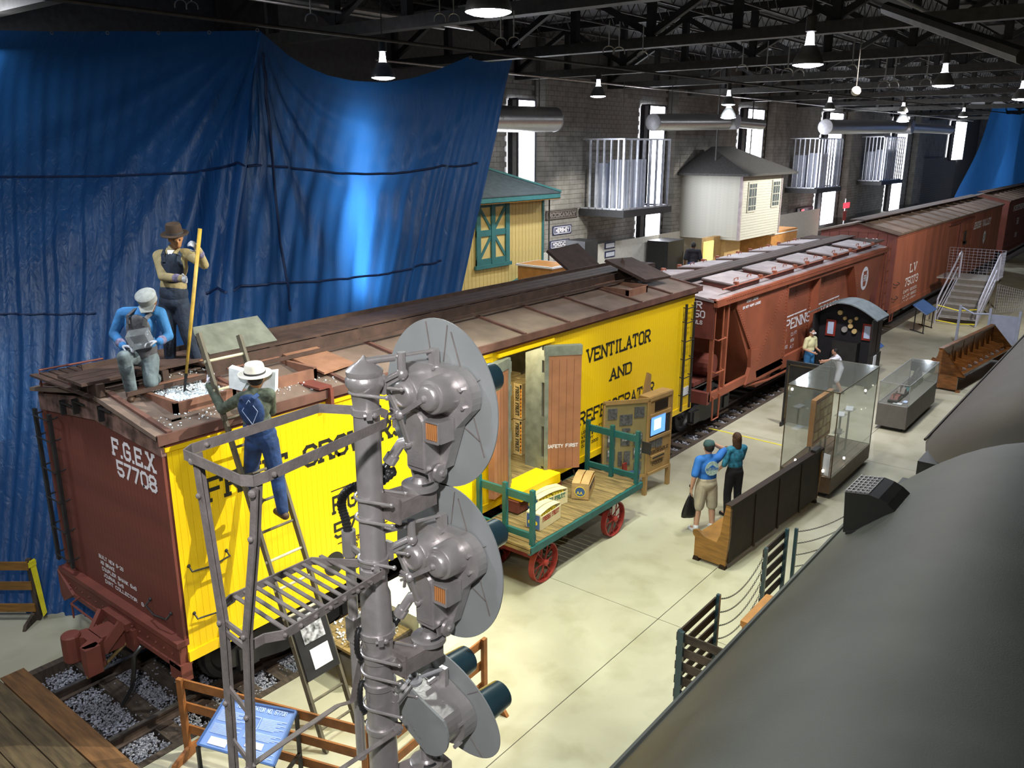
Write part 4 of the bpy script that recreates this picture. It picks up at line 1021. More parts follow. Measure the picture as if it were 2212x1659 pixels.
for k in range(3): MB().box(13.5, 27.9, HW/2-.28+k*.19, HW/2-.28+k*.19+.175, HT+.30, HT+.33).build('walk_plank', 'roofdark', hp)
MB().tube([(14.3, .10, HT+.2), (27.4, .10, HT+.2)], .018, 6).build('hatch_rod', 'oxide', hp)
for i in range(9): MB().box(26.6+i*.14, 26.66+i*.14, .1, HW-.1, HT+.22, HT+.26).build('end_grating', 'roofdark', hp)
yl = .215
for z, x0, x1 in ((2.02, 19.0, 20.6), (2.02, 20.9, 23.6)): MB().box(x0, x1, yl-.002, yl, z, z+.04).build('stripe', 'white', hp)
line('PENNSYLVANIA', (19.0, yl-.003, 1.63), XP, .32, .19, .045, width=4.75, m='white', parent=hp)
for i, s in enumerate(('CAPY 140000', 'LD LMT 149900', 'LT WT 60100')): line(s, (18.1, yl-.003, 1.25-i*.17), XP, .11, .07, .02, serif=False, m='white', parent=hp)
for i, s in enumerate(('CU FT', 'NEW', 'ALT')): line(s, (19.5, yl-.003, 1.4-i*.19), XP, .11, .07, .02, serif=False, m='white', parent=hp)
line('CEMENT LOADING', (15.55, -.004, 2.98), XP, .07, .05, .02, serif=False, width=.7, m='white', parent=hp)
line('DO NOT HUMP LOADED', (15.35, -.004, 2.84), XP, .07, .05, .02, serif=False, width=1.1, m='white', parent=hp)
XE = 13.722
line('PRR', (XE, .84, 3.06), YM, .18, .11, .03, serif=False, width=.5, m='white', parent=hp)
line('256750', (XE, 1.05, 2.84), YM, .18, .11, .03, serif=False, width=.8, m='white', parent=hp)
line('H30 WLS', (XE, .80, 2.68), YM, .10, .06, .02, serif=False, width=.5, m='white', parent=hp)

cc = V((25.45, -.006, 2.42)); hm2 = MB().prism([cc+V((.40*math.cos(a), 0, .40*math.sin(a))) for a in [k*math.pi/16 for k in range(32)]], (0, -.004, 0)); hm2.build('round_emblem', 'white', hp)
ks = [(-.20, .25), (.20, .25), (.17, .14), (.24, .12), (.13, -.27), (-.13, -.27), (-.24, .12), (-.17, .14)]
MB().prism([cc+V((a, -.006, b)) for a, b in ks], (0, -.003, 0)).build('keystone', 'oxide', hp)
tm = MB(); text(tm, 'PRR', cc+V((-.15, -.012, -.10)), XP, ZP, .22, .10, .03, width=.30); tm.build('emblem_letters', 'white', hp)
truck(14.35, hp); truck(26.6, hp)

# ================================================================ LEHIGH VALLEY STYLE BOXCAR x 29.1 .. 51
def boxcar(name, label, X0, X1, ztop, m, door=True):
    t = thing(name, label, 'railroad car', ((X0+X1)/2, 1.4, 0))
    Wd = 2.85
    MB().box(X0+.03, X1-.03, .03, Wd-.03, .75, ztop).build('shell', m, t)
    n = 20; dx0 = X0+(X1-X0)*.50; dx1 = dx0+2.6
    w_ = (X1-X0)/n
    for i in range(n):
        MB().box(X0+i*w_+.008, X0+(i+1)*w_-.008, -.01, .03, .7, ztop).build('side_sheet', m, t)
    for i in range(8): MB().box(X0-.01, X0+.03, i*Wd/8+.006, (i+1)*Wd/8-.006, .75, ztop+.02).build('end_panel', 'redbrown', t)
    MB().prism([(X0-.02, -.03, ztop), (X0-.02, Wd/2, ztop+.32), (X0-.02, Wd+.03, ztop)], (.05, 0, 0)).build('end_gable', 'redbrown', t)
    MB().prism([(X0-.1, -.08, ztop+.03), (X0-.1, Wd/2, ztop+.38), (X0-.1, Wd+.08, ztop+.03), (X0-.1, Wd+.08, ztop-.04), (X0-.1, Wd/2, ztop+.32), (X0-.1, -.08, ztop-.04)], (X1-X0+.2, 0, 0)).build('roof', 'roof', t)
    ns = 14
    b0 = MB().bar((X0+.1, -.08, ztop+.045), (X0+.1, Wd/2-.2, ztop+.36), .06, .05, ZP).build('roof_batten', 'roof', t)
    for i in range(1, ns): inst(b0, 'roof_batten', t, (i*(X1-X0-.2)/(ns-1), 0, 0))
    for k in range(3): MB().box(X0-.3, X1+.2, Wd/2-.3+k*.2, Wd/2-.3+k*.2+.18, ztop+.45, ztop+.49).build('walk_plank', 'roofdark', t)
    MB().box(X0, X1, -.04, .05, .60, .80).build('side_sill', m, t)
    MB().box(X0, X1, -.035, .02, ztop-.12, ztop).build('eave_rail', m, t)
    if door:
        MB().box(dx0-2.4, dx1+.3, -.09, .0, ztop-.28, ztop-.17).build('door_track', 'redbrown', t)
        d = MB().box(dx0, dx1, -.09, -.02, .85, ztop-.28).build('door', m, t)
        for i in range(7): MB().box(dx0, dx1, -.115, -.09, .85+i*.4, .9+i*.4).build('door_rib', 'oxide', d)
        for xx in (dx0-.02, dx1-.06): MB().box(xx, xx+.08, -.125, -.02, .85, ztop-.28).build('door_post', 'redbrown', d)
        MB().box(dx0-.35, dx0-.1, -.06, -.01, .8, ztop-.3).build('door_stop', 'redbrown', t)
        MB().box(dx0+.7, dx0+.95, -.15, -.1, 2.3, 2.9).box(dx0+.7, dx0+1.3, -.15, -.1, 2.25, 2.4).build('door_latch', 'black', d)
    truck(X0+2.0, t); truck(X1-2.0, t)
    step2 = MB().tube([(X0+.15, -.02, .7), (X0+.17, -.02, .3), (X0+.5, -.02, .3), (X0+.52, -.02, .7)], .025, 6); step2.build('stirrup_step', 'redbrown', t)
    for z in (1.2, 1.75): grab((X0+.15, -.01, z), (X0+.75, -.01, z), (0, -.08, -.04), t, .014)
    for z in (1.0, 1.5, 2.0, 2.5, 3.0): grab((X0-.02, 2.7, z), (X0-.02, 2.2, z), (-.08, 0, -.03), t, .014)
    return t
bc = boxcar('boxcar', 'red-brown wooden boxcar with sliding door and white lettering, beyond the hopper car', 29.1, 50.6, 3.62, 'oxide2')
line('LV', (31.5, -.016, 1.92), XP, .36, .26, .06, width=.95, m='white', parent=bc)
line('75073', (31.0, -.016, 1.42), XP, .34, .24, .055, width=1.9, m='white', parent=bc)
for i, s in enumerate(('CAPY 80000', 'LD LMT 88500', 'LT WT 47500')): line(s, (30.9, -.016, 1.15-i*.2), XP, .12, .09, .02, serif=False, width=2.0, m='white', parent=bc)
line('LEHIGH VALLEY', (42.9, -.016, 2.75), XP, .36, .28, .08, width=4.6, m='white', parent=bc)
line('L.V.', (29.07, 1.1, 3.22), YM, .2, .12, .035, width=.45, m='white', parent=bc)
line('75073', (29.07, 1.2, 2.92), YM, .18, .11, .03, width=.75, m='white', parent=bc)

c4 = V((46.3, -.018, 2.15)); MB().prism([c4+V((a, 0, b)) for a, b in ((-.3, .15), (-.15, .3), (.15, .3), (.3, .15), (.3, -.15), (0, -.38), (-.3, -.15))], (0, -.004, 0)).build('emblem', 'paper', bc)
tm = MB(); text(tm, 'LV', c4+V((-.2, -.008, -.12)), XP, ZP, .26, .14, .05); tm.build('emblem_letters', 'blackpaint', bc)
# brake wheel on the boxcar end
MB().tube([(28.85, 2.1+.22*math.cos(a), 2.9+.22*math.sin(a)) for a in [k*math.pi/8 for k in range(16)]], .02, 6, closed=True).box(28.84, 28.87, 1.9, 2.3, 2.88, 2.92).build('brake_wheel', 'redbrown', bc)
bc2 = boxcar('boxcar', 'dark red boxcar at the far right edge, behind the lettered boxcar', 52.8, 72, 3.7, 'redbrown', False)
for a_ in (('NORTHERN', 54.6, 3.0, .34, 4), ('58', 56.5, 2.1, .4, None), ('131', 56.5, 1.3, .3, None)): line(a_[0], (a_[1], -.016, a_[2]), XP, a_[3], .27, .07, width=a_[4], m='white', parent=bc2)
# ================================================================ RAILROAD SIGNAL (foreground)
MX, MY = -1.478, -5.043
sg = thing('signal_mast', 'silver painted railroad signal mast with three lamp heads, round backgrounds and maintenance cage', 'signal', (MX, MY, 0))
A = V((MX, MY, 0))
MB().lathe(A, ZP, [(0, .2), (.05, .2), (.06, .0865), (4.02, .0865)], 32).build('lower_mast', 'silver', sg, smooth=True)
MB().lathe(A, ZP, [(3.98, .0865), (4.03, .096), (4.07, .097), (4.09, .0905), (4.30, .087), (4.34, .073), (5.46, .0715)], 32).build('upper_mast', 'silver', sg, smooth=True)
MB().lathe(A, ZP, [(5.44, .072), (5.50, .078), (5.52, .092), (5.545, .104), (5.575, .104), (5.59, .094), (5.60, .098), (5.62, .098), (5.64, .075), (5.665, .035), (5.68, .018), (5.70, .004)], 32).build('finial_cap', 'silver', sg, smooth=True)
def band(z, r, h=.035, name='clamp_band', lug=None):
    o = MB().lathe(A, ZP, [(z-h/2, r+.002), (z-h/2, r+.010), (z+h/2, r+.010), (z+h/2, r+.002)], 28).build(name, 'silver', sg, smooth=True)
    if lug:
        d = V(lug).normalized(); s = d.cross(ZP)
        MB().bar(A+ZP*z+d*(r-.0), A+ZP*z+d*(r+.045), .03, h*1.2).cyl(A+ZP*z+d*(r+.03)-s*.03, A+ZP*z+d*(r+.03)+s*.03, .009, n=8).ell(A+ZP*z+d*(r+.03)-s*.03, .016, 6, 6).build('clamp_lug', 'silver', o)
    return o
RD = V((.35, -1, 0)).normalized()
for z, r in ((5.395, .0715), (4.515, .0735), (4.455, .0735), (4.06, .095), (3.90, .0865), (3.72, .0865), (3.42, .0865)): band(z, r, lug=(-.6, -.9, 0) if z > 3.95 else (.2, -1, 0))
def ubolt(z, r, d):
    d = V(d).normalized(); s = d.cross(ZP); p = A+ZP*z
    pts = [p+d*(r+.10)+s*(r+.012)]+[p+(s*math.cos(a)-d*math.sin(a))*(r+.012) for a in [k*math.pi/12 for k in range(13)]]+[p+d*(r+.10)-s*(r+.012)]
    MB().tube(pts, .009, 8).ell(pts[0], .014, 6, 6).ell(pts[-1], .014, 6, 6).build('u_bolt', 'silver', sg, smooth=True)
# maintenance cage: upper hoop, platform, stiles
def strap(pts, w, h, name='strap', parent=sg, up=ZP, m='strap', bolts=()):
    b = MB()
    for p, q in zip(pts[:-1], pts[1:]): b.bar(p, q, w, h, up)
    for p in bolts: b.ell(p, .014, 8, 6)
    return b.build(name, m, parent)
HZ_ = 5.39
strap([(-1.50, -4.985, HZ_), (-1.60, -4.80, HZ_), (-2.38, -4.84, HZ_), (-2.44, -4.88, HZ_), (-2.46, -5.35, HZ_), (-2.43, -5.40, HZ_), (-2.36, -5.40, HZ_), (-1.55, -5.27, HZ_), (-1.45, -5.18, HZ_), (-1.44, -5.115, HZ_)], .007, .05, 'cage_rail', bolts=[(-2.33, -5.405, HZ_), (-2.30, -4.84, HZ_)])
PZ = 4.475
po = [(-1.50, -4.97, PZ), (-1.66, -4.72, PZ), (-2.19, -4.72, PZ), (-2.24, -4.745, PZ)]
pi_ = [(-1.44, -5.115, PZ), (-1.50, -5.15, PZ), (-2.22, -5.22, PZ), (-2.30, -5.17, PZ), (-2.40, -5.17, PZ)]
strap(po, .01, .045, 'platform_rail'); strap(pi_, .01, .05, 'platform_rail', bolts=[(-1.62-.1*k, -5.175-.0085*k, PZ) for k in range(7)])
for k in range(10):
    f = k/9; x0 = -1.60-f*.57; MB().bar((x0-.0, -4.725, PZ+.01), (x0-.03, -5.185-.004*k, PZ+.01), .022, .008).build('platform_slat', 'strap', sg)
MB().tube([(-2.19, -4.72, PZ), (-2.28, -4.76, PZ-.01), (-2.33, -4.84, PZ+.02), (-2.38, -4.93, PZ+.03), (-2.42, -4.99, PZ+.06)], .013, 6).build('platform_end_curl', 'strap', sg)
sa = [(-2.42, -4.935, 5.40), (-2.42, -4.95, 5.2), (-2.42, -5.01, 4.56), (-2.42, -4.985, 4.1), (-2.42, -4.96, 3.69), (-2.42, -4.95, 3.2)]
sb = [(-2.42, -5.39, 5.36), (-2.42, -5.34, 5.1), (-2.42, -5.205, 4.56), (-2.42, -5.16, 4.1), (-2.42, -5.12, 3.78), (-2.42, -5.11, 3.2)]
for s_, nm in ((sa, 'cage_stile'), (sb, 'cage_stile')):
    b = MB()
    for p, q in zip(s_[:-1], s_[1:]): b.bar(p, q, .010, .042, YP).bar(V(p)+V((.02, 0, 0)), V(q)+V((.02, 0, 0)), .035, .008, YP)
    st_ = b.build(nm, 'strap', sg)
    bb = MB()
    for p in s_[1:]: bb.ell(V(p)-V((.012, 0, 0)), .014, 8, 6)
    bb.ell(V(s_[0])-V((.015, .0, .03)), .02, 8, 6)
    bb.build('stile_bolts', 'strap', st_)
for z, dz in ((4.53, .0), (4.47, .0)): MB().bar((-2.40, -5.01, z+.02), (-2.40, -5.20, z), .014, .028).build('cage_brace', 'strap', sg)
for z in (4.16, 3.84): MB().bar((-2.41, -4.98, z+.03), (-2.41, -5.15, z-.05), .012, .03).build('cage_brace', 'strap', sg)
MB().bar((-2.41, -4.96, 3.5), (-2.41, -5.12, 3.36), .012, .03).build('cage_brace', 'strap', sg)
# lower cage strap
lz = 3.66
def lowp(u, v, y): return at_y(u, v, y)
strap([A+V((-.02, .09, 3.97)), at_d(762, 1515, 5.05), at_d(730, 1524, 4.98), at_d(640, 1585, 4.6), at_d(545, 1652, 4.25), at_d(500, 1690, 4.15)], .04, .006, 'lower_cage_strap', up=FW.cross(RT))
strap([at_d(862, 1560, 4.98), at_d(858, 1580, 4.93), at_d(740, 1659, 4.72), at_d(640, 1730, 4.5)], .04, .006, 'lower_cage_strap', up=FW.cross(RT))
# vertical conduit and rigid pipe beside the mast
cx_, cy_ = at_d(757, 1200, 4.95).xy
cp1 = [at_d(u, v, d) for u, v, d in ((822, 1042, 4.62), (800, 1046, 4.66), (765, 1052, 4.72), (743, 1068, 4.76), (738, 1092, 4.80), (746, 1120, 4.85), (752, 1150, 4.9))]
def ribbed(pts, r, name='flexible_conduit'):
    P2 = [V(p) for p in pts]; out = []; rr = []
    # resample
    L = [0]
    for a, b in zip(P2[:-1], P2[1:]): L.append(L[-1]+(b-a).length)
    n = int(L[-1]/.011)
    for i in range(n+1):
        s = L[-1]*i/n; j = max(k for k in range(len(L)) if L[k] <= s+1e-9); j = min(j, len(P2)-2)
        f = (s-L[j])/(L[j+1]-L[j]); q0 = P2[max(j-1, 0)]; q1 = P2[j]; q2 = P2[j+1]; q3 = P2[min(j+2, len(P2)-1)]
        p = .5*((2*q1)+(q2-q0)*f+(2*q0-5*q1+4*q2-q3)*f*f+(3*q1-3*q2+q3-q0)*f**3)
        out.append(p); rr.append(r*(1.0 if i % 2 else .80))
    return MB().tube(out, rr, 12).build(name, 'hose', sg, smooth=True)
ribbed(cp1, .028)
pz = [at_d(753, 1152, 4.9), at_d(757, 1200, 4.97), at_d(768, 1400, 5.2), at_d(783, 1659, 5.5)]
MB().cyl(pz[0]+ZP*.02, pz[0]-ZP*.14, .042, n=18).build('conduit_coupling', 'silver', sg, smooth=True)
MB().tube([pz[0]-ZP*.1, V((pz[0].x, pz[0].y, 3.0))], .031, 14).build('conduit_pipe', 'silver', sg, smooth=True)
MB().box(pz[0].x-.04, pz[0].x+.04, pz[0].y-.045, pz[0].y+.03, 3.86, 4.02).build('conduit_box', 'silver', sg)
for z in (4.49, 3.72): MB().bar((pz[0].x, pz[0].y, z), (MX, MY, z), .02, .03).build('conduit_clip', 'silver', sg)
for k in range(2):
    z = 4.1-.35*k; ribbed([A+V((-.08, .06, z)), A+V((-.11, .05, z-.05)), A+V((-.12, .04, z-.14)), A+V((-.10, .03, z-.2))], .018)

def cast(poly, x0, x1, name, m, parent, smooth=False):
    return MB().prism([(x0, y, z) for y, z in poly], (x1-x0, 0, 0)).build(name, m, parent)
def arc(c, r, a0, a1, n=12): return [(c[0]+r*math.cos(math.radians(a0+(a1-a0)*i/n)), c[1]+r*math.sin(math.radians(a0+(a1-a0)*i/n))) for i in range(n+1)]
DXX = -1.05
def head(yc, zc):
    """three-lamp head; disc centre (yc, zc) in the plane x = DXX, seen from behind (-x side); +y is to the left in view"""
    # housing plate: rounded triangle
    pl = arc((yc+.10, zc+.10), .15, -10, 80, 8)+arc((yc-.16, zc+.09), .16, 100, 200, 8)+[(yc-.20, zc-.08), (yc-.11, zc-.34), (yc+.09, zc-.34)]
    hd = cast(pl, DXX-.09, DXX-.015, 'signal_head', 'silver', sg)
    ov = [(yc+.425*math.cos(t), zc+.49*math.sin(t)) for t in [k*math.pi/36 for k in range(72)]]
    cast(ov, DXX-.004, DXX+.004, 'background_disc', 'discgrey', hd)
    sm = MB()
    for a, r0, r1 in ((78, .30, .475), (100, .26, .47), (16, .16, .40), (-28, .22, .41), (-52, .30, .44), (205, .20, .37), (150, .2, .39)):
        a = math.radians(a); p = (yc+r0*math.cos(a)*.9, zc+r0*math.sin(a)); q = (yc+r1*math.cos(a)*.9, zc+r1*math.sin(a))
        sm.bar((DXX-.008, p[0], p[1]), (DXX-.008, q[0], q[1]), .004, .006, XP)
    sm.bar((DXX-.008, yc-.10, zc+.43), (DXX-.008, yc-.33, zc-.24), .005, .006, XP)
    sm.build('disc_ribs', 'strap', hd)
    # lamp cans
    for (dy, dz) in ((.055, .10), (-.135, .115)):
        r = .098
        MB().lathe((DXX-.02, yc+dy, zc+dz), (-1, 0, 0), [(0, r+.022), (.05, r+.02), (.06, r+.006), (.19, r), (.20, r-.006), (.205, r-.022), (.23, r-.028), (.24, r-.04), (.243, .03), (.245, .002)], 32).build('lamp_can', 'silver', hd, smooth=True)
        MB().lathe((DXX, yc+dy, zc+dz), (1, 0, 0), [(0, .10), (.30, .085), (.30, .08), (.02, .095)], 24, closed=True).build('lens_hood', 'hood', hd, smooth=True)
    c3 = V((DXX, yc-.02, zc-.19))
    MB().lathe(c3, (1, 0, 0), [(0, .10), (.30, .085), (.30, .08), (.02, .095)], 24, closed=True).build('lens_hood', 'hood', hd, smooth=True)
    # lower relay box with arched door
    bx_ = arc((yc+.00, zc-.055), .075, 0, 180, 10)+[(yc-.075, zc-.33), (yc-.06, zc-.345), (yc+.06, zc-.345), (yc+.075, zc-.33)]
    cast(bx_, DXX-.20, DXX-.05, 'relay_box', 'silver', hd)
    sb_ = arc((yc+.00, zc-.06), .058, 0, 180, 10)+[(yc-.058, zc-.315), (yc+.058, zc-.315)]
    cast(sb_, DXX-.212, DXX-.20, 'relay_door', 'silver', hd)
    tm = MB()
    for i, s in enumerate(('US', 'PAT ALL', 'MAY 1 24', 'FEB 2 27', 'MADE IN', 'USA')): text(tm, s, (DXX-.2135, yc+.045-.008*(i % 2), zc-.20-i*.019), -YP, ZP, .012, .008, .0025, serif=False)
    tm.build('cast_lettering', 'alu', hd)
    # side hinge casting & window box with amber slats
    wx = MB().obox((DXX-.15, yc-.135, zc-.085), (.055, 0, 0), (0, .055, 0), (0, 0, .062)).build('window_box', 'silver', hd)
    w2 = MB().bar((DXX-.212, yc-.085, zc-.028), (DXX-.212, yc-.185, zc-.028), .01, .012).bar((DXX-.212, yc-.085, zc-.142), (DXX-.212, yc-.185, zc-.142), .01, .012).bar((DXX-.212, yc-.085, zc-.028), (DXX-.212, yc-.085, zc-.142), .012, .01, YP).bar((DXX-.212, yc-.185, zc-.028), (DXX-.212, yc-.185, zc-.142), .012, .01, YP)
    w2.build('window_frame', 'silver', wx)
    for k in range(6): MB().box(DXX-.211, DXX-.206, yc-.178+k*.0155, yc-.178+k*.0155+.009, zc-.132, zc-.038).build('amber_slat', 'orange_glow', wx)
    cast([(yc-.178, zc-.132), (yc-.178, zc-.038), (yc-.092, zc-.038), (yc-.092, zc-.132)], DXX-.206, DXX-.204, 'window_back', 'black', wx)
    # three spoke latch
    hubp = V((DXX-.275, yc+.045, zc-.005))
    for tgt in (V((DXX-.262, yc-.135, zc+.115)), V((DXX-.255, yc+.165, zc+.125)), V((DXX-.225, yc+.035, zc-.19))):
        MB().bar(hubp, tgt, .026, .014, XP).ell(tgt, .02, 8, 6).build('latch_arm', 'silver', hd)
    sh_ = MB()
    sh_.ell(hubp, .028, 10, 8)
    for a in (150, 180, 210): sh_.bar(hubp, hubp+V((-.02, .06*math.cos(math.radians(a-180)), .06*math.sin(math.radians(a-180)))), .014, .014)
    sh_.bar(hubp+V((0, .03, -.01)), hubp+V((-.0, .045, -.08)), .016, .012)
    sh_.build('latch_hub', 'silver', hd)
    # top hinge + adjusting screw + stay arm to the mast
    top = MB().bar((DXX-.06, yc-.02, zc+.20), (DXX-.06, yc-.02, zc+.335), .05, .035, XP).bar((DXX-.06, yc-.07, zc+.17), (DXX-.06, yc+.02, zc+.31), .02, .03, XP)
    top.build('top_bracket', 'silver', hd)
    MB().cyl((DXX-.06, yc-.02, zc+.325), (DXX-.36, yc+.10, zc+.315), .010, n=8).cyl((DXX-.28, yc+.06, zc+.315), (DXX-.42, yc+.125, zc+.312), .020, n=10).build('adjusting_screw', 'silver', hd, smooth=True)
    MB().cyl((DXX-.245, yc+.045, zc+.34), (DXX-.245, yc+.045, zc+.20), .024, n=12).ell((DXX-.245, yc+.045, zc+.22), .034, 10, 8).build('swivel', 'silver', hd, smooth=True)
    zs = zc+.235; d = V((DXX-.245, yc+.045, zs))-V((MX, MY, zs-.03)); d.z = 0; d.normalize()
    p0 = V((MX, MY, zs-.045))+d*.09
    MB().bar(p0, (DXX-.245, yc+.045, zs), .05, .012).bar(p0-ZP*.02, (DXX-.245, yc+.045, zs-.012), .012, .045).bar(p0-ZP*.07, p0+ZP*.04, .05, .02, XP).build('stay_arm', 'silver', hd)
    ubolt(p0.z-.04, .0725, RD)
    # base arm (channel) with turntable
    zb_ = zc-.47
    b0 = V((MX+.03, MY-.09, zb_)); b1 = V((DXX-.10, yc+.02, zb_)); dd_ = (b1-b0).normalized(); sd_ = dd_.cross(ZP)
    MB().prism([b0-sd_*.105, b0+sd_*.105, b1+sd_*.075, b1-sd_*.075], (0, 0, .012)).bar(b0+sd_*.10-ZP*.045, b1+sd_*.072-ZP*.045, .012, .09).bar(b0-sd_*.10-ZP*.045, b1-sd_*.072-ZP*.045, .012, .09).bar(b0-ZP*.11+dd_*.0, b0+ZP*.04+dd_*.0, .22, .014, XP).build('base_arm', 'strap', hd)
    tb_ = V((DXX-.165, yc+.015, zb_+.012))
    MB().lathe(tb_, ZP, [(0, .105), (.03, .105), (.035, .092), (.038, .05), (.05, .04), (.07, .035)], 30).build('turntable', 'silver', hd, smooth=True)
    MB().tube([tb_+V((.078*math.cos(a), .078*math.sin(a), .037)) for a in [k*math.pi/10-2.2 for k in range(9)]], .008, 6).build('turntable_slot', 'black', hd)
    for s in (-1, 1): MB().prism([tb_+V((.02, s*.075, .02)), tb_+V((.10, s*.075, .02)), tb_+V((.11, s*.075, .14)), tb_+V((.06, s*.075, .2)), tb_+V((.0, s*.075, .10))], (0, -s*.014, 0)).build('yoke_ear', 'silver', hd)
    MB().lathe(tb_+V((.05, -.10, .10)), -YP, [(0, .05), (.02, .05), (.025, .02), (.04, .015)], 18).build('pivot_boss', 'silver', hd, smooth=True)
    for z in (zb_+.02, zb_-.10): ubolt(z, .0735 if zc > 5 else .088, RD)
    # rear bolts on the plate
    for dy, dz in ((-.25, .15), (-.26, .05), (.20, .2), (-.05, .24)): MB().cyl((DXX-.11, yc+dy, zc+dz), (DXX-.07, yc+dy, zc+dz), .013, n=6).build('plate_bolt', 'silver', hd)
    # gland and conduit
    g0 = V((DXX-.13, yc+.08, zc-.20)); g1 = g0+V((-.04, .07, -.02)); g2 = g1+V((-.05, .05, -.11))
    MB().tube([g0, g1, g1+(g2-g1)*.3, g2], [.034, .034, .03, .030], 14).cyl(g2+(g1-g2)*.35, g2+(g1-g2)*-.05, .040, n=14).build('conduit_gland', 'silver', hd, smooth=True)
    return g2
g2 = head(-5.18, 5.355)
ribbed([g2, g2+V((-.03, .02, -.06)), at_d(850, 1018, 4.75), at_d(832, 1035, 4.72), at_d(815, 1048, 4.68)], .026)
g2 = head(-5.21, 4.385)
ribbed([g2, g2+V((-.03, .02, -.06)), at_d(855, 1325, 5.1), at_d(838, 1342, 5.08), at_d(820, 1355, 5.05)], .026)
# third head: two-lamp, oval background lying on its side
yc, zc = -5.19, 3.42
dirL = V((0, -.86, -.50)).normalized()*1.0
uax = V((0, -.90, -.43)).normalized(); vax = V((0, -.43, .90)).normalized(); c0 = V((DXX, yc, zc))
def cast2(pl, x0, x1, name, m, parent): return MB().prism([c0+uax*a+vax*b+V((x0, 0, 0)) for a, b in pl], (x1-x0, 0, 0)).build(name, m, parent)
hd = cast2(arc((.10, .0), .15, -90, 90, 12)+arc((-.08, 0), .15, 90, 270, 12), -.12, -.01, 'signal_head', 'silver', sg)
cast2([(.44*math.cos(t), .285*math.sin(t)) for t in [k*math.pi/30 for k in range(60)]], -.004, .004, 'background_disc', 'discgrey', hd)
cast2(arc((.05, .03), .165, -60, 60, 10)+[(-.20, .12), (-.25, .05), (-.24, -.05), (-.18, -.10), (.12, -.13)], -.26, -.12, 'relay_box', 'silver', hd)
cast2(arc((.06, .02), .185, -50, 62, 10)+[(-.22, .15), (-.27, .06), (-.26, -.06), (-.19, -.12), (.14, -.15)], -.275, -.26, 'relay_door', 'discgrey', hd)
tm = MB()
for i, s in enumerate(('US PAT', 'MAY 27', 'MADE USA')): text(tm, s, c0+V((-.278, .10-i*.02, -.03-i*.022)), (0, -.9, -.43), vax, .014, .009, .003, serif=False)
tm.build('cast_lettering', 'alu', hd)
for a in (-.15, .17):
    p = c0+uax*a; MB().lathe(p, (1, -.02, 0), [(0, .115), (.32, .092), (.32, .086), (.02, .11)], 24, closed=True).build('lens_hood', 'hood', hd, smooth=True)
sm = MB()
for a, r0, r1 in ((150, .2, .34), (60, .2, .3), (-20, .24, .4), (-70, .16, .27)):
    a = math.radians(a); sm.bar(c0+V((-.008, 0, 0))+uax*r0*math.cos(a)+vax*r0*math.sin(a), c0+V((-.008, 0, 0))+uax*r1*math.cos(a)+vax*r1*math.sin(a), .004, .005, XP)
sm.build('disc_ribs', 'strap', hd)
for a, b in ((.2, .1), (.24, -.06), (-.1, .17)): MB().cyl(c0+uax*a+vax*b+V((-.16, 0, 0)), c0+uax*a+vax*b+V((-.1, 0, 0)), .014, n=6).build('plate_bolt', 'silver', hd)
MB().bar((DXX-.06, yc-.02, zc+.10), (DXX-.06, yc-.02, zc+.27), .05, .03, XP).build('top_bracket', 'silver', hd)
MB().cyl((DXX-.06, yc-.02, zc+.26), (DXX-.24, yc+.06, zc+.245), .012, n=8).build('adjusting_screw', 'alu', hd, smooth=True)
sw = V((DXX-.24, yc+.055, zc+.26))
MB().lathe(sw-ZP*.03, ZP, [(0, .05), (.02, .052), (.03, .03), (.05, .03), (.055, .018), (.09, .018), (.095, .005)], 16).build('swivel', 'alu', hd, smooth=True)
p0 = V((MX+.03, MY-.09, zc+.19))
MB().bar(p0, sw, .055, .012).bar(p0-ZP*.03, sw-ZP*.015, .012, .06).bar(p0-ZP*.09, p0+ZP*.05, .05, .02, XP).build('stay_arm', 'silver', hd)
ubolt(p0.z-.02, .0885, RD)
zb_ = zc-.38; b0 = V((MX+.03, MY-.09, zb_)); b1 = V((DXX-.06, yc+.0, zb_)); dd_ = (b1-b0).normalized(); sd_ = dd_.cross(ZP)
MB().prism([b0-sd_*.13, b0+sd_*.13, b1+sd_*.085, b1-sd_*.085], (0, 0, .012)).bar(b0+sd_*.125-ZP*.045, b1+sd_*.08-ZP*.045, .012, .09).bar(b0-sd_*.125-ZP*.045, b1-sd_*.08-ZP*.045, .012, .09).build('base_arm', 'strap', hd)
tb_ = V((DXX-.19, yc+.02, zb_+.012))
MB().lathe(tb_, ZP, [(0, .105), (.03, .105), (.035, .092), (.038, .05), (.05, .04), (.12, .04)], 30).build('turntable', 'silver', hd, smooth=True)
for a0 in (-2.6, -.9): MB().tube([tb_+V((.075*math.cos(a0+k*.13), .075*math.sin(a0+k*.13), .037)) for k in range(9)], .010, 6).build('turntable_slot', 'black', hd)
g2 = c0+V((-.22, .25, -.09))
MB().tube([c0+V((-.19, .15, -.05)), g2], [.034, .032], 14).build('conduit_gland', 'silver', hd, smooth=True)
ribbed([g2, g2+V((-.05, .04, -.01)), g2+V((-.10, .08, -.015)), g2+V((-.16, .1, -.03))], .024)

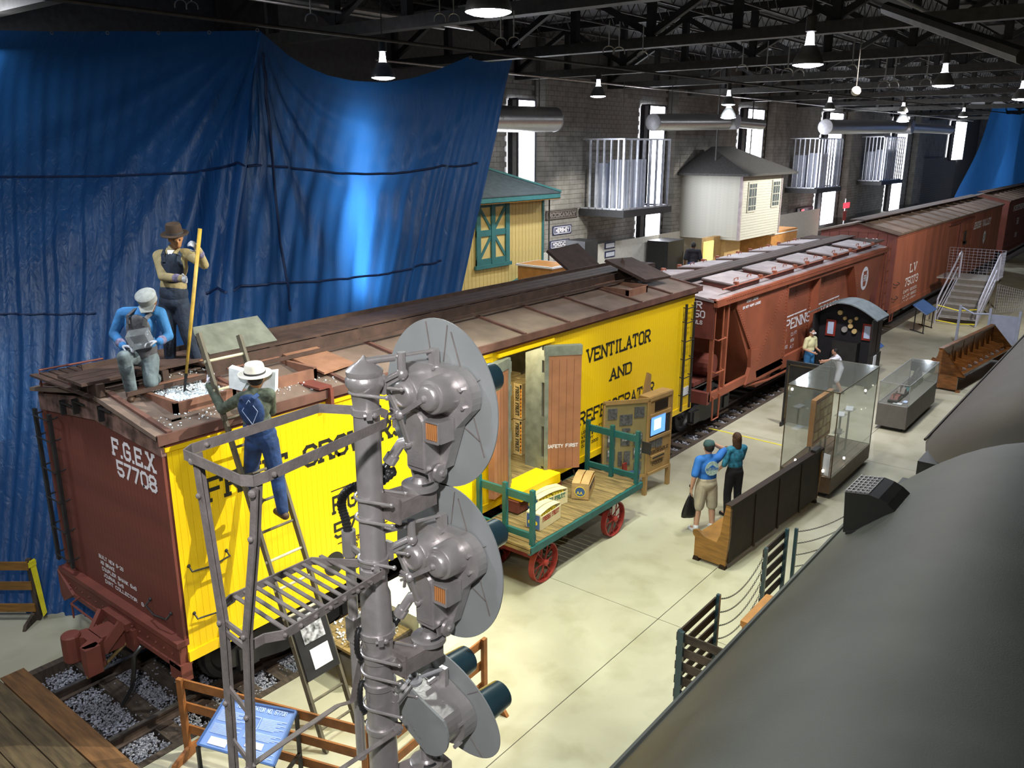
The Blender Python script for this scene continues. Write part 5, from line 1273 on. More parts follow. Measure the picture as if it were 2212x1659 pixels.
# ================================================================ NEAR COACH ROOFS
def coach(x0, x1, label, m, rounded_far, rounded_near, zc_, prof_y):
    t = thing('coach', label, 'railroad car', ((x0+x1)/2, -8.05, 0))
    ye, yc_ = -6.33, -8.0
    n = 20; P = []
    for i in range(n+1):
        q = 1-2*i/n
        P.append((yc_+(ye-yc_)*q, 3.42+(zc_-3.42)*(1-abs(q)**2.2)))
    m_ = MB(); secs = []
    N = 60
    for k in range(N+1):
        x = x0+(x1-x0)*k/N; secs.append(x)
    # refine ends
    if rounded_far: secs = [x for x in secs if x < x1-1.5]+[x1-1.5+1.5*math.sin(math.pi/2*j/10) for j in range(11)]
    vs = []; ring = 2*0+len(P)
    for x in secs:
        f = 1.0
        if rounded_far and x > x1-1.5: f = math.sqrt(max(0, 1-((x-(x1-1.5))/1.5)**2*.80))
        if rounded_near and x < x0+1.2: f = math.sqrt(max(0, 1-((x0+1.2-x)/1.2)**2*.85))
        for y, z in P: vs.append((x, yc_+(y-yc_)*(.45+.55*f), 3.42+(z-3.42)*(.12+.88*f)))
    fs = [(i*ring+j, i*ring+j+1, (i+1)*ring+j+1, (i+1)*ring+j) for i in range(len(secs)-1) for j in range(ring-1)]
    fs += [tuple(range(ring-1, -1, -1)), tuple((len(secs)-1)*ring+j for j in range(ring))]
    m_.v = vs; m_.f = fs; m_.build('roof', m, t, smooth='all')
    MB().box(x0+.2, x1-.2, ye-3.1, ye+.03-.14, .9, 3.44).build('body', 'black', t)
    gt = MB().tube([(x0+1.0, ye+.0, 3.44), (x1-1.2, ye+.0, 3.44)], .018, 6).build('roof_gutter', m, t)
    MB().box(x0+2, x1-2, ye-2.7, ye-.6, .25, .9).build('underframe', 'black', t)
    for xx in (x0+2.2, x1-2.5):
        for s in (-1, 1): MB().cyl((xx+s*.9, ye-.45, .45), (xx+s*.9, ye-.6, .45), .45, n=20).build('wheel', 'black', t)
        MB().box(xx-1.3, xx+1.3, ye-2.6, ye-.5, .35, .8).build('truck', 'black', t)
    return t
c1 = coach(-8.5, 4.75, 'dark grey round-roofed passenger coach filling the lower right corner', 'carroof', True, False, 4.38, 0)
c2 = coach(4.95, 24.5, 'dark brown coach roof beyond the near coach, at the right edge', 'carroof2', False, True, 4.42, 0)
# roof ventilator on the near coach
vx0, vx1 = 2.30, 2.75
arcp = [(-6.50, 4.05), (-6.52, 3.70), (-7.05, 3.80), (-6.96, 3.92), (-6.90, 3.98), (-6.83, 4.03), (-6.76, 4.06), (-6.68, 4.075)]
vo = MB().prism([(vx0, y, z) for y, z in arcp], (vx1-vx0, 0, 0)).build('roof_ventilator', 'hose', c1)
MB().prism([(vx0-.012, y, z) for y, z in arcp], (.012, 0, 0)).build('ventilator_cheek', 'blackpaint', vo)
gm = MB()
for k in range(6): gm.bar((vx0+.01, -6.50-.035*k, 4.056+.004*k), (vx1-.01, -6.50-.035*k, 4.056+.004*k), .006, .008)
for k in range(7): gm.bar((vx0+.02+k*.065, -6.50, 4.058), (vx0+.02+k*.065, -6.68, 4.083), .006, .008)
gm.build('ventilator_grille', 'alu', vo)
MB().prism([(vx0-.05, -6.55, 3.70), (vx1+.05, -6.55, 3.70), (vx1+.05, -7.12, 3.97), (vx0-.05, -7.12, 3.97)], (0, 0, .02)).build('ventilator_flange', 'hose', vo)
# ================================================================ PEOPLE
HFW = V((math.cos(YAW), math.sin(YAW), 0))
def bake(mb, name, m, parent, voxel, smooth_it=2):
    o = mb.build(name, m, parent, smooth='all')
    md = o.modifiers.new('r', 'REMESH'); md.mode = 'VOXEL'; md.voxel_size = voxel; md.use_smooth_shade = True
    ms = o.modifiers.new('s', 'SMOOTH'); ms.iterations = smooth_it; ms.factor = .6
    dg = bpy.context.evaluated_depsgraph_get(); ev = o.evaluated_get(dg)
    me = bpy.data.meshes.new_from_object(ev); mats = M[m] if isinstance(m, str) else m
    o.modifiers.clear(); o.data = me; me.materials.clear(); me.materials.append(mats)
    me.polygons.foreach_set('use_smooth', [True]*len(me.polygons))
    return o
def frame(up, side):
    up = V(up).normalized(); s = V(side); s = (s-up*s.dot(up)).normalized(); f = up.cross(s)
    return Matrix((s, f, up)).transposed()   # x: side, y: forward/back, z: up
def hand(mb, w, d, pn, r=1.0, curl=.9, spread=.5, thumb=1):
    """w wrist, d pointing direction, pn palm normal (the way fingers curl)"""
    d = V(d).normalized(); pn = V(pn); pn = (pn-d*pn.dot(d)).normalized(); s = d.cross(pn)*thumb
    R = Matrix((s, pn, d)).transposed()
    mb.ell(w+d*.045*r, V((.040, .019, .055))*r, 12, 8, R)
    for i, (o, L) in enumerate(((.030, .070), (.011, .080), (-.010, .075), (-.029, .060))):
        k = w+d*.088*r+s*o*r; a = 0; dirn = d.copy(); rr = .0095*r
        for j in range(3):
            a += curl*(.55 if j == 0 else .75); dd = d*math.cos(a)+pn*math.sin(a); L_ = L*r*(.45, .32, .25)[j]
            mb.cap(k, k+dd*L_, rr, rr*.92, 8); k = k+dd*L_; rr *= .92
    k = w+d*.03*r+s*.034*r; t1 = (d*.6+s*.55+pn*.45).normalized(); t2 = (d*.75+pn*.6).normalized()
    mb.cap(k, k+t1*.035*r, .012*r, .0105*r, 8); mb.cap(k+t1*.035*r, k+t1*.035*r+t2*.032*r, .0105*r, .009*r, 8)
def person(name, label, J, skin, wear, loc, vox=.012, S=1.0, hair=None, hat=None, gloves=None, group=None, cat='person', female=False):
    t = thing(name, label, cat, loc, group)
    J = {k: (V(v) if not isinstance(v, (int, float)) else v) for k, v in J.items()}
    side = (J['sR']-J['sL']).normalized(); upT = (J['chest']-J['pel']).normalized()
    Rt = frame(upT, side); fwd = J['fwd'].normalized()
    hu = J.get('headup', upT); hs = J['look'].cross(V(hu)); Rh = frame(V(hu), hs.normalized() if hs.length > .01 else side)
    look = J['look'].normalized()
    def torso(mb, g=0.0, sh=0.0):
        mb.ell(J['pel'], (.165*S+g, .118*S+g, .125*S+g), 16, 10, Rt)
        mb.ell(J['pel'].lerp(J['chest'], .45), (.148*S+g, .108*S+g, .16*S+g), 16, 10, Rt)
        mb.ell(J['chest'], (.165*S+g, .118*S+g, .19*S+g), 16, 10, Rt)
        mb.cap(J['sL'].lerp(J['sR'], .08), J['sR'].lerp(J['sL'], .08), .066*S+g, .066*S+g)
        mb.cap(J['chest']+upT*.08*S, J['neck'], .10*S+g, .06*S+g*.5)
    def arm(mb, s, g=0, full=1.0, hand_=False):
        a, b, c = J['s'+s], J['e'+s], J['h'+s]
        if full <= .5: mb.cap(a, a.lerp(b, full*2), .056*S+g, .05*S+g*1.3); return
        mb.cap(a, b, .054*S+g, .042*S+g); mb.cap(b, b.lerp(c, (full-.5)*2), .042*S+g, .030*S+g)
    def leg(mb, s, g=0, full=1.0):
        a, b, c = J['hip'+s], J['k'+s], J['a'+s]
        if full <= .5: mb.cap(a, a.lerp(b, full*2), .088*S+g, .066*S+g*1.6); return
        mb.cap(a, b, .088*S+g, .060*S+g); mb.cap(b, b.lerp(c, .4), .060*S+g, .058*S+g); mb.cap(b.lerp(c, .4), b.lerp(c, (full-.5)*2), .056*S+g, .040*S+g*1.3)
    # one continuous body
    b = MB(); torso(b)
    for s in 'LR': arm(b, s); leg(b, s)
    hc = J['head']
    b.ell(hc, (.078*S, .098*S, .115*S), 16, 12, Rh); b.cap(J['neck']-upT*.03*S, hc-V(Rh.col[2])*.05*S, .055*S, .055*S)
    b.ell(hc+look*.035*S-Rh.col[2]*.06*S, (.052*S, .06*S, .06*S), 12, 8, Rh)
    b.ell(hc+look*.10*S-Rh.col[2]*.015*S, (.014*S, .022*S, .028*S), 8, 6, Rh)
    b.ell(hc+look*.085*S-Rh.col[2]*.062*S, (.026*S, .014*S, .011*S), 8, 6, Rh)
    b.ell(hc+look*.085*S+Rh.col[2]*.028*S, (.05*S, .014*S, .012*S), 8, 6, Rh)
    for q in (-1, 1): b.ell(hc+Rh.col[0]*q*.079*S-Rh.col[2]*.01*S, (.012*S, .022*S, .032*S), 8, 6, Rh)
    for s in 'LR':
        f = J['t'+s].normalized(); b.cap(J['a'+s]+V((0, 0, -.035*S))-f*.03*S, J['a'+s]+V((0, 0, -.045*S))+f*.13*S, .04*S, .032*S)
        if not gloves: hand(b, J['h'+s], J['h'+s]-J['e'+s] if 'd'+s not in J else J['d'+s], J.get('p'+s, -side if s == 'R' else side), S, J.get('curl', .5), thumb=-1 if s == 'L' else 1)
    bake(b, 'body', skin, t, vox*.8 if not gloves else vox)
    for q in (-1, 1):
        MB().ell(hc+look*.088*S+Rh.col[0]*q*.032*S+Rh.col[2]*.008*S, .0115*S, 8, 6).build('eye', 'hairdark', t, smooth='all')
    if gloves:
        for s in 'LR':
            g_ = MB(); d_ = J['d'+s] if 'd'+s in J else J['h'+s]-J['e'+s]
            hand(g_, J['h'+s], d_, J.get('p'+s, side), S*1.14, J.get('curl', .8), thumb=-1 if s == 'L' else 1)
            go = bake(g_, 'glove', gloves[0], t, .008)
            if gloves[1]: MB().cap(J['h'+s].lerp(J['e'+s], .02), J['h'+s].lerp(J['e'+s], .3), .043*S, .055*S).build('glove_cuff', gloves[1], go, smooth='all')
    for w_ in wear:
        k, m = w_[0], w_[1]; mb = MB()
        if k == 'shirt':
            fl = w_[2]; torso(mb, .016*S)
            for s in 'LR': arm(mb, s, .016*S, fl)
        elif k == 'pants':
            fl = w_[2]
            mb.ell(J['pel'], (.185*S, .142*S, .135*S), 16, 10, Rt)
            mb.ell(J['pel']+upT*.08*S, (.168*S, .132*S, .09*S), 16, 10, Rt)
            for s in 'LR': leg(mb, s, .022*S, fl)
        elif k == 'bib':
            mb.ell(J['pel']+upT*.10*S, (.176*S, .146*S, .17*S), 16, 10, Rt)
            c = J['chest']-upT*.02*S+fwd*(.085*S if len(w_) < 3 else -.085*S)
            mb.ell(c, (.145*S, .070*S, .20*S), 16, 10, Rt)
        elif k == 'apron':
            mb.ell(J['pel'].lerp(J['chest'], .6)+fwd*.085*S, (.15*S, .085*S, .32*S), 16, 10, Rt)
        elif k == 'shoe':
            for s in 'LR':
                f = J['t'+s].normalized(); a_ = J['a'+s]
                x = MB(); x.cap(a_-ZP*.055*S-f*.045*S, a_-ZP*.06*S+f*.15*S, .05*S, .042*S); x.cap(a_, a_-ZP*.04*S, .052*S, .052*S)
                bake(x, 'shoe', m, t, .009)
            continue
        elif k == 'sock':
            for s in 'LR': MB().cap(J['a'+s]-ZP*.01, J['a'+s].lerp(J['k'+s], .12), .046*S, .046*S).build('sock', m, t, smooth='all')
            continue
        elif k == 'collar':
            for q in (-1, 1):
                n0 = J['neck']-upT*.015*S
                MB().prism([n0+Rt.col[0]*q*.01+fwd*.075*S-upT*.02*S, n0+Rt.col[0]*q*.07*S+fwd*.03*S+upT*.035*S, n0+Rt.col[0]*q*.10*S+fwd*.06*S-upT*.04*S], fwd*.012).build('collar', m, t)
            continue
        bake(mb, {'bib': 'overall_bib'}.get(k, k), m, t, vox)
        if k == 'bib':
            back = len(w_) >= 3
            for q in (-1, 1):
                st = MB(); base = J['chest']+upT*.10*S
                pts = [J['chest']+Rt.col[0]*q*.09*S+fwd*.145*S+upT*.06*S, J['chest']+Rt.col[0]*q*.10*S+fwd*.12*S+upT*.15*S, J['neck']+Rt.col[0]*q*.10*S+fwd*.0-upT*.01*S, J['chest']+Rt.col[0]*q*.07*S-fwd*.13*S+upT*.13*S, J['chest']-fwd*.15*S+upT*(.0 if back else -.02)*S]
                for a_, b_ in zip(pts[:-1], pts[1:]): st.bar(a_, b_, .045*S, .014, (a_+b_)/2-J['chest'])
                st.build('strap', m, t)
    if hair:
        h = MB(); k, m = hair[0], hair[1]
        h.ell(hc-look*.018*S+Rh.col[2]*.022*S, (.088*S, .100*S, .108*S), 16, 10, Rh)
        if k == 'long':
            for i in range(9):
                a_ = -1.3+2.6*i/8; p_ = hc-look*.07*S*math.cos(a_)+Rh.col[0]*.075*S*math.sin(a_)-Rh.col[2]*.02*S
                h.cap(p_, p_-Rh.col[2]*.17*S-look*.02, .036*S, .026*S)
        bake(h, 'hair', m, t, .011)
    return t, J, Rh
def cylhat(t, hc, Rh, S, m, band, brim=.17, crown=.095, h=.11, up=.045, oval=1.0, name='hat', tilt=None):
    Zx = V(Rh.col[2])
    if tilt is not None: Zx = (Zx+V(tilt)).normalized()
    o = hc+Zx*up*S
    ho = MB().lathe(o, Zx, [(0, brim*S), (.008, brim*S), (.012, crown*1.02*S), (h*.8, crown*.92*S), (h, crown*.82*S), (h*.93, crown*.45*S), (h*.90, .01)], 26).build(name, m, t, smooth=True)
    if band: MB().lathe(o, Zx, [(.010, crown*1.04*S), (.034, crown*1.03*S)], 26).build('hat_band', band, ho, smooth=True)
    return ho
def plane_pt(F0):
    def f(u, v, dd=0.0):
        r = ray(u, v); return CAM+r*((F0+dd)/r.dot(HFW))
    return f
def F_of(p): return (V(p)-CAM).dot(HFW)
toC = -HFW
# ---- standing worker with the pike pole (on the running board)
q = plane_pt(F_of((1.13, 1.40, 0)))
J = dict(pel=q(376, 650), chest=q(374, 575), neck=q(374, 538), head=q(379, 514, -.03), sL=q(342, 553, .02), sR=q(408, 550, .02), eL=q(352, 598, -.16), hL=q(394, 602, -.30), eR=q(441, 572, -.08), hR=q(428, 540, -.26),
     hipL=q(362, 662), hipR=q(392, 662), kL=q(366, 722, -.05), kR=q(404, 722, -.03), aL=q(368, 784, .02), aR=q(424, 772, .02), tL=toC+RT*.4, tR=toC*.6+RT*.8, fwd=toC+RT*.2, look=toC*.8+RT*.5-ZP*.35, dL=RT*.7+toC*.6, dR=toC*.5+ZP*.5-RT*.1, pL=toC+RT*.1, pR=-RT, curl=1.15, headup=ZP*1+toC*.25)
t1, J1, Rh = person('mannequin', 'mannequin worker standing on the car roof in brown felt hat, tan shirt and dark overalls', J, 'skinwarm',
    [('shirt', 'shirttan', 1.0), ('pants', 'denimdark', 1.0), ('bib', 'denimdark'), ('collar', 'shirttan'), ('shoe', 'leather')], (1.13, 1.40, 4.165), vox=.012, S=1.0, hair=('short', 'hairdark'), gloves=('glove', 'glovecuff'), hat=1, cat='mannequin')
cylhat(t1, J1['head'], Rh, 1.0, 'hatbrown', 'hatband', brim=.165, crown=.10, h=.13, up=.05)
MB().prism([J1['neck']-ZP*.10+toC*.12-RT*.01, J1['neck']-ZP*.005+toC*.07+RT*.04, J1['neck']-ZP*.005+toC*.07-RT*.04], toC*.015).build('undershirt', 'whitecloth', t1)
tip = V((.70, .70, 3.88)); topp = q(432, 494, -.30)
pp = thing('pike_pole', 'long yellow wooden pike pole with dark iron tip resting in the crushed ice', 'pole', tip)
dl = (topp-tip); MB().tube([tip+dl*.12, tip+dl*.5, topp], [.016, .022, .024], 10).build('pole', 'polewood', pp, smooth='all')
MB().tube([tip, tip+dl*.05, tip+dl*.14], [.004, .014, .02], 8).tube([tip+dl*.05, tip+dl*.03+V((.05, -.05, 0)), tip+dl*.045+V((.09, -.07, .0))], [.009, .008, .003], 6).build('iron_hook', 'black', pp)
# ---- kneeling worker with cap
q = plane_pt(F_of((.42, 1.12, 0)))
J = dict(pel=q(308, 768, .08), chest=q(304, 706, -.02), neck=q(312, 668, -.04), head=q(321, 652, -.12), sL=q(264, 678), sR=q(346, 676), eL=q(246, 722, -.04), hL=q(266, 748, -.24), eR=q(364, 726, -.06), hR=q(344, 738, -.24),
     hipL=q(292, 772, .05), hipR=q(324, 776, .05), kL=q(268, 772, -.36), kR=q(326, 826, -.10), aL=q(284, 846, -.22), aR=q(338, 815, .28), tL=toC*.8+RT*.25, tR=-toC*.2-ZP, fwd=toC+RT*.1, look=toC*.8-ZP*.75+RT*.15, headup=ZP*.8+toC*.6, dL=RT*.9+toC*.3, dR=-RT*.9+toC*.3, pL=toC*.3-ZP, pR=toC*.3-ZP, curl=.7)
t2, J2, Rh = person('mannequin', 'mannequin worker kneeling on the car roof in grey cap, blue shirt and grey overalls', J, 'skindark',
    [('shirt', 'shirtblue', 1.0), ('pants', 'denimgrey', 1.0), ('bib', 'apron'), ('apron', 'apron'), ('shoe', 'leather')], (.42, 1.12, 3.98), vox=.012, hair=('short', 'hairdark'), gloves=('glove', 'glovecuff'), hat=1, cat='mannequin')
ho = MB(); Z2 = V(Rh.col[2]); lk = J2['look'].normalized(); hc = J2['head']
ho.lathe(hc+Z2*.03, Z2, [(0, .108), (.05, .112), (.085, .118), (.10, .10), (.105, .01)], 20)
cap = ho.build('cap', 'capgrey', t2, smooth=True)
MB().prism([hc+Z2*.035+lk*.09+Rh.col[0]*.095, hc+Z2*.02+lk*.175+Rh.col[0]*.06, hc+Z2*.02+lk*.175-Rh.col[0]*.06, hc+Z2*.035+lk*.09-Rh.col[0]*.095], Z2*.012).build('cap_visor', 'capgrey', cap)
cn = thing('clear_ice_chunk', 'clear icy block held in the gloves of the kneeling worker', 'ice block', q(300, 745, -.30))
MB().obox(q(302, 732, -.27), RT*.115+ZP*.02, HFW*.05+ZP*.03, ZP*.075-RT*.03).build('ice', 'iceblock', cn)
# ---- worker climbing the ladder
q = plane_pt(F_of((.90, -.66, 0)))
J = dict(pel=q(563, 938, .06), chest=q(548, 878, .0), neck=q(548, 842, .02), head=q(552, 818, .04), sL=q(517, 862), sR=q(582, 852), eL=q(480, 884, .14), hL=q(452, 832, .32), eR=q(586, 888, .22), hR=q(545, 870, .44),
     hipL=q(549, 956, .05), hipR=q(581, 952, .05), kL=q(541, 1022, .24), kR=q(600, 1036, .06), aL=q(554, 1082, .05), aR=q(611, 1102, -.02), tL=HFW, tR=-RT*.7+HFW*.7, fwd=HFW+RT*.05, look=HFW*1-RT*.35, dL=ZP*.8-RT*.1+HFW*.3, dR=-RT+HFW*.5, pL=RT, pR=HFW, curl=1.1, headup=ZP)
t3, J3, Rh = person('mannequin', 'mannequin worker on the ladder in white straw hat, olive shirt and blue overalls', J, 'skinwarm',
    [('shirt', 'shirtgreen', 1.0), ('pants', 'denim', 1.0), ('bib', 'denim', 1), ('shoe', 'leather')], (.9, -.66, 2.55), vox=.012, hair=('short', 'hairdark'), gloves=('glovewhite', None), hat=1, cat='mannequin')
cylhat(t3, J3['head'], Rh, 1.0, 'hatwhite', 'hatband', brim=.185, crown=.115, h=.12, up=.06, tilt=toC*.12)
hk = J3["pel"]-HFW*.15-RT*.06+ZP*.09
MB().prism([hk-RT*.05, hk+RT*.04, hk+RT*.05+ZP*.04, hk-RT*.03+ZP*.07], -HFW*.02).build('handkerchief', mat('pink_cloth', (.75, .2, .2), .8, var=.3, scale=40), t3)
for a_, b_ in (((-.08, .0), (0, .12)), ((0, .12), (.09, -.01)), ((-.08, .0), (.02, -.16)), ((.09, -.01), (.02, -.16))):
    c_ = J3['chest']-HFW*.155; MB().bar(c_+RT*a_[0]+ZP*a_[1], c_+RT*b_[0]+ZP*b_[1], .006, .004, HFW).build('stitching', 'bluelight', t3)
ib = thing('ice_sheet_block', 'white block of ice carried on the shoulders of the worker on the ladder', 'ice block', q(545, 850, .1))
bo_ = MB()
bo_.prism([q(494, 794, .14), q(495, 838, .12), q(522, 845, .10), q(545, 808, .12)], HFW*.12).prism([q(572, 806, .12), q(552, 840, .10), q(594, 847, .10), q(595, 803, .12)], HFW*.12).prism([q(500, 838, .18), q(590, 842, .18), q(590, 815, .2), q(500, 812, .2)], HFW*.06)
bo_.build('ice', mat('white_ice', (.85, .92, .95), .35, var=.05, scale=14, bump=.15), ib)

# ---- visitors
def stand(x, y, face, H=1.72, **kw):
    """relaxed standing pose; face = heading angle; returns joints"""
    k = H/1.75; f = V((math.cos(face), math.sin(face), 0)); s = V((f.y, -f.x, 0)); b = V((x, y, 0))
    P = lambda a, c, z: b+s*a*k+f*c*k+ZP*z*k
    J = dict(pel=P(0, 0, .95), chest=P(0, 0, 1.27), neck=P(0, -.01, 1.47), head=P(0, .02, 1.63), sL=P(-.185, 0, 1.41), sR=P(.185, 0, 1.41), eL=P(-.25, -.03, 1.13), hL=P(-.25, .04, .88), eR=P(.25, -.03, 1.13), hR=P(.25, .04, .88),
             hipL=P(-.09, 0, .90), hipR=P(.09, 0, .90), kL=P(-.12, .02, .49), kR=P(.12, .02, .49), aL=P(-.13, -.02, .085), aR=P(.13, -.02, .085), tL=f-s*.25, tR=f+s*.25, fwd=f, look=f, headup=ZP, curl=.4)
    for q_, v_ in kw.items(): J[q_] = P(*v_) if isinstance(v_, tuple) else v_
    return J, k, P, f, s
# man in blue tee, seen from behind: heading away from the camera towards the cars
mx, my = 8.75, -2.36
J, k, P, f, s = stand(mx, my, math.radians(52), 1.74, eR=(.36, .12, 1.52), hR=(.12, .10, 1.66), hL=(-.29, .02, .86), eL=(-.28, -.06, 1.12), kL=(-.13, .02, .49), aL=(-.16, -.0, .085), kR=(.14, .02, .49), aR=(.16, .0, .085))
J['dR'] = -s*.8+f*.2+ZP*.2; J['pR'] = -f; J['dL'] = -ZP; J['pL'] = s
tman, Jm, Rh = person('person', 'man standing in blue tee and beige shorts with dark cap, hand raised to his brow', J, 'skin',
    [('shirt', 'tee', .42), ('pants', 'khaki', .47), ('shoe', 'sneaker'), ('sock', 'whitecloth')], (mx, my, 0), vox=.014, S=k*1.06, hair=('short', 'hairdark'))
c_ = Jm['head']; MB().lathe(c_+ZP*.035-f*.01, ZP, [(0, .103), (.04, .103), (.085, .08), (.105, .03), (.108, .004)], 20).build('cap', 'capgreen', tman, smooth='all')
c_ = Jm['chest']-f*.150+ZP*.02
MB().prism([c_+s*(.13*math.cos(a))+ZP*(.135*math.sin(a)-.0)-f*.006 for a in [i*math.pi/10 for i in range(20)]], -f*.004).build('back_print', mat('shirt_print', (.42, .56, .55), .8, var=.2, scale=30), tman)
tm = MB(); text(tm, 'GOT OXYGEN', c_-f*.013-s*.115-ZP*.03, s, ZP, .04, .022, .008, serif=False, width=.23)
tm.prism([c_-f*.012+s*-.07+ZP*.02, c_-f*.012+s*.07+ZP*.02, c_-f*.012+s*.03+ZP*.05, c_-f*.012+ZP*.07, c_-f*.012+s*-.04+ZP*.04], -f*.003)
tm.build('print_lettering', 'tee', tman)
bg = Jm['hL']-ZP*.10
bagt = thing('shopping_bag', 'black plastic bag hanging from the left hand of the man in blue tee', 'bag', (bg.x, bg.y, bg.z-.45))
m_ = MB()
for i in range(9):
    z = -.0-i*.055; w_ = .03+.13*math.sin(min(1, i/7)*1.4); 
    m_.v += [tuple(bg+ZP*z+(-s*.02*i/8)+s*w_*math.cos(a)*.9+f*w_*.42*math.sin(a)*(1+.15*math.sin(a*5+i))) for a in [j*math.pi/8 for j in range(16)]]
m_.f = [(i*16+j, i*16+(j+1) % 16, (i+1)*16+(j+1) % 16, (i+1)*16+j) for i in range(8) for j in range(16)]+[tuple(range(15, -1, -1)), tuple(8*16+j for j in range(16))]
m_.build('bag_body', 'bag', bagt, smooth='all'); MB().tube([bg+s*.02, bg+ZP*.07+s*.01, bg+ZP*.09, bg+ZP*.07-s*.01, bg-s*.02], .006, 5).build('bag_handle', 'bag', bagt)
MB().lathe(Jm['hL']+ZP*.04, ZP, [(0, .038), (.03, .038)], 14).build('wristwatch', 'blackcloth', tman)
# woman in teal blouse and black trousers
wx, wy = 9.72, -2.46
J, k, P, f, s = stand(wx, wy, math.radians(60), 1.66, eL=(-.27, -.02, 1.13), hL=(-.24, .16, .98), eR=(.22, .10, 1.16), hR=(.06, .22, 1.30))
J['pR'] = -s
tw, Jw, Rh = person('person', 'woman with wavy brown hair in teal patterned blouse and black trousers', J, 'skin', [('shirt', 'teal_top', .6), ('pants', 'blackcloth', 1.0), ('shoe', 'blackcloth')], (wx, wy, 0), vox=.014, S=k*.98, hair=('long', 'hairbrown'))
# woman in cream tee with white sunglasses by the locomotive cab
wx, wy = 19.72, -.30
J, k, P, f, s = stand(wx, wy, math.radians(250), 1.68, eL=(-.25, .0, 1.12), hL=(-.12, .25, 1.08), eR=(.26, .0, 1.13), hR=(.14, .24, 1.05), look=V((-.5, -.8, -.25)))
J['curl'] = .6
tc, Jc, Rh = person('person', 'woman in cream tee and jeans with white sunglasses, beside the black cab', J, 'skin', [('shirt', 'cream', .42), ('pants', 'shirtblue', 1.0), ('shoe', 'whitecloth')], (wx, wy, 0), vox=.018, S=k*.96, hair=('short', 'hairdark'))
lk = Jc['look'].normalized(); c_ = Jc['head']+lk*.105+ZP*.012; sx = lk.cross(ZP).normalized()
MB().obox(c_+sx*.035, sx*.03, lk*.008, ZP*.022).obox(c_-sx*.035, sx*.03, lk*.008, ZP*.022).bar(c_+sx*.06, c_+sx*.08-lk*.10, .008, .014).bar(c_-sx*.06, c_-sx*.08-lk*.10, .008, .014).build('sunglasses', 'white', tc)
# child in white leaning at the cab
wx, wy = 19.35, -1.32
J, k, P, f, s = stand(wx, wy, math.radians(120), 1.35, chest=(0, .10, 1.22), neck=(0, .18, 1.40), head=(0, .24, 1.55), sL=(-.16, .14, 1.35), sR=(.16, .14, 1.35), eL=(-.22, .40, 1.28), hL=(-.2, .64, 1.24), eR=(.22, .34, 1.15), hR=(.18, .55, 1.10), kL=(-.14, .1, .48), aL=(-.16, -.12, .085))
tb2, Jb, Rh = person('person', 'dark haired child in white shirt leaning toward the black cab', J, 'skin', [('shirt', 'whitecloth', .42), ('pants', 'whitecloth', .47), ('shoe', 'leather')], (wx, wy, 0), vox=.016, S=k*1.02, hair=('short', 'hairdark'))
st = MB()
for q_ in (-1, 1): st.bar(Jb['neck']+s*.09*q_*k, Jb['pel']+s*.09*q_*k-f*.12, .03, .01, f)
st.build('backpack_strap', 'signblue', tb2)
# man in black far behind, on the raised platform
bp0 = at_d(1493, 620, 27.5); zf = at_d(1493, 572, 27.5).z-.95
J, k, P, f, s = stand(bp0.x, bp0.y, math.radians(30), 1.76, chest=(0, .05, 1.26), neck=(0, .09, 1.45), head=(0, .14, 1.58))
for kk in list(J):
    if kk not in ('tL', 'tR', 'fwd', 'look', 'headup', 'curl'): J[kk] = V(J[kk])+ZP*zf
td, Jd, Rh = person('person', 'man in black tee leaning, seen between the yellow car and the far wall', J, 'skindark', [('shirt', 'blackcloth', .42), ('pants', 'denim', 1.0), ('shoe', 'blackcloth')], (bp0.x, bp0.y, zf), vox=.02, S=k, hair=('short', 'hairdark'))
PLAT = (bp0.x, bp0.y, zf)
# ================================================================ THINGS AROUND THE CARS
# crushed ice in the near hatch and lumps on the roof
random.seed(11)
ic = MB(); N = 26
g = [[3.90+.05*math.sin(i*.9)*math.cos(j*.7)+random.uniform(-.025, .025) for j in range(N+1)] for i in range(N+1)]
ic.v = [(.39+.70*i/N, .33+.74*j/N, g[i][j]) for i in range(N+1) for j in range(N+1)]
ic.f = [(i*(N+1)+j, (i+1)*(N+1)+j, (i+1)*(N+1)+j+1, i*(N+1)+j+1) for i in range(N) for j in range(N)]
def lump(mb, c, r):
    q = Matrix.Rotation(random.uniform(0, 6), 3, V((random.random()+.1, random.random(), random.random())))
    mb.add([V(c)+q @ (p*r*random.uniform(.7, 1.2)) for p in ico], icf)
for _ in range(1100): lump(ic, (random.uniform(.4, 1.08), random.uniform(.34, 1.06), 3.925+random.uniform(-.02, .03)), random.uniform(.006, .02))
tag(struct(ic.build('crushed_ice', 'ice'), 'stuff'), 'heap of crushed white ice filling the open roof hatch', 'ice')
ic = MB()
for _ in range(170):
    x = random.uniform(.1, 2.6); y = random.uniform(.0, .30) if random.random() < .6 else random.uniform(1.2, 1.3)
    lump(ic, (x, y, 3.77+y*.17+.015), random.uniform(.005, .016))
tag(struct(ic.build('ice_chips', 'ice'), 'stuff'), 'scattered ice chips on the car roof around the hatch', 'ice')
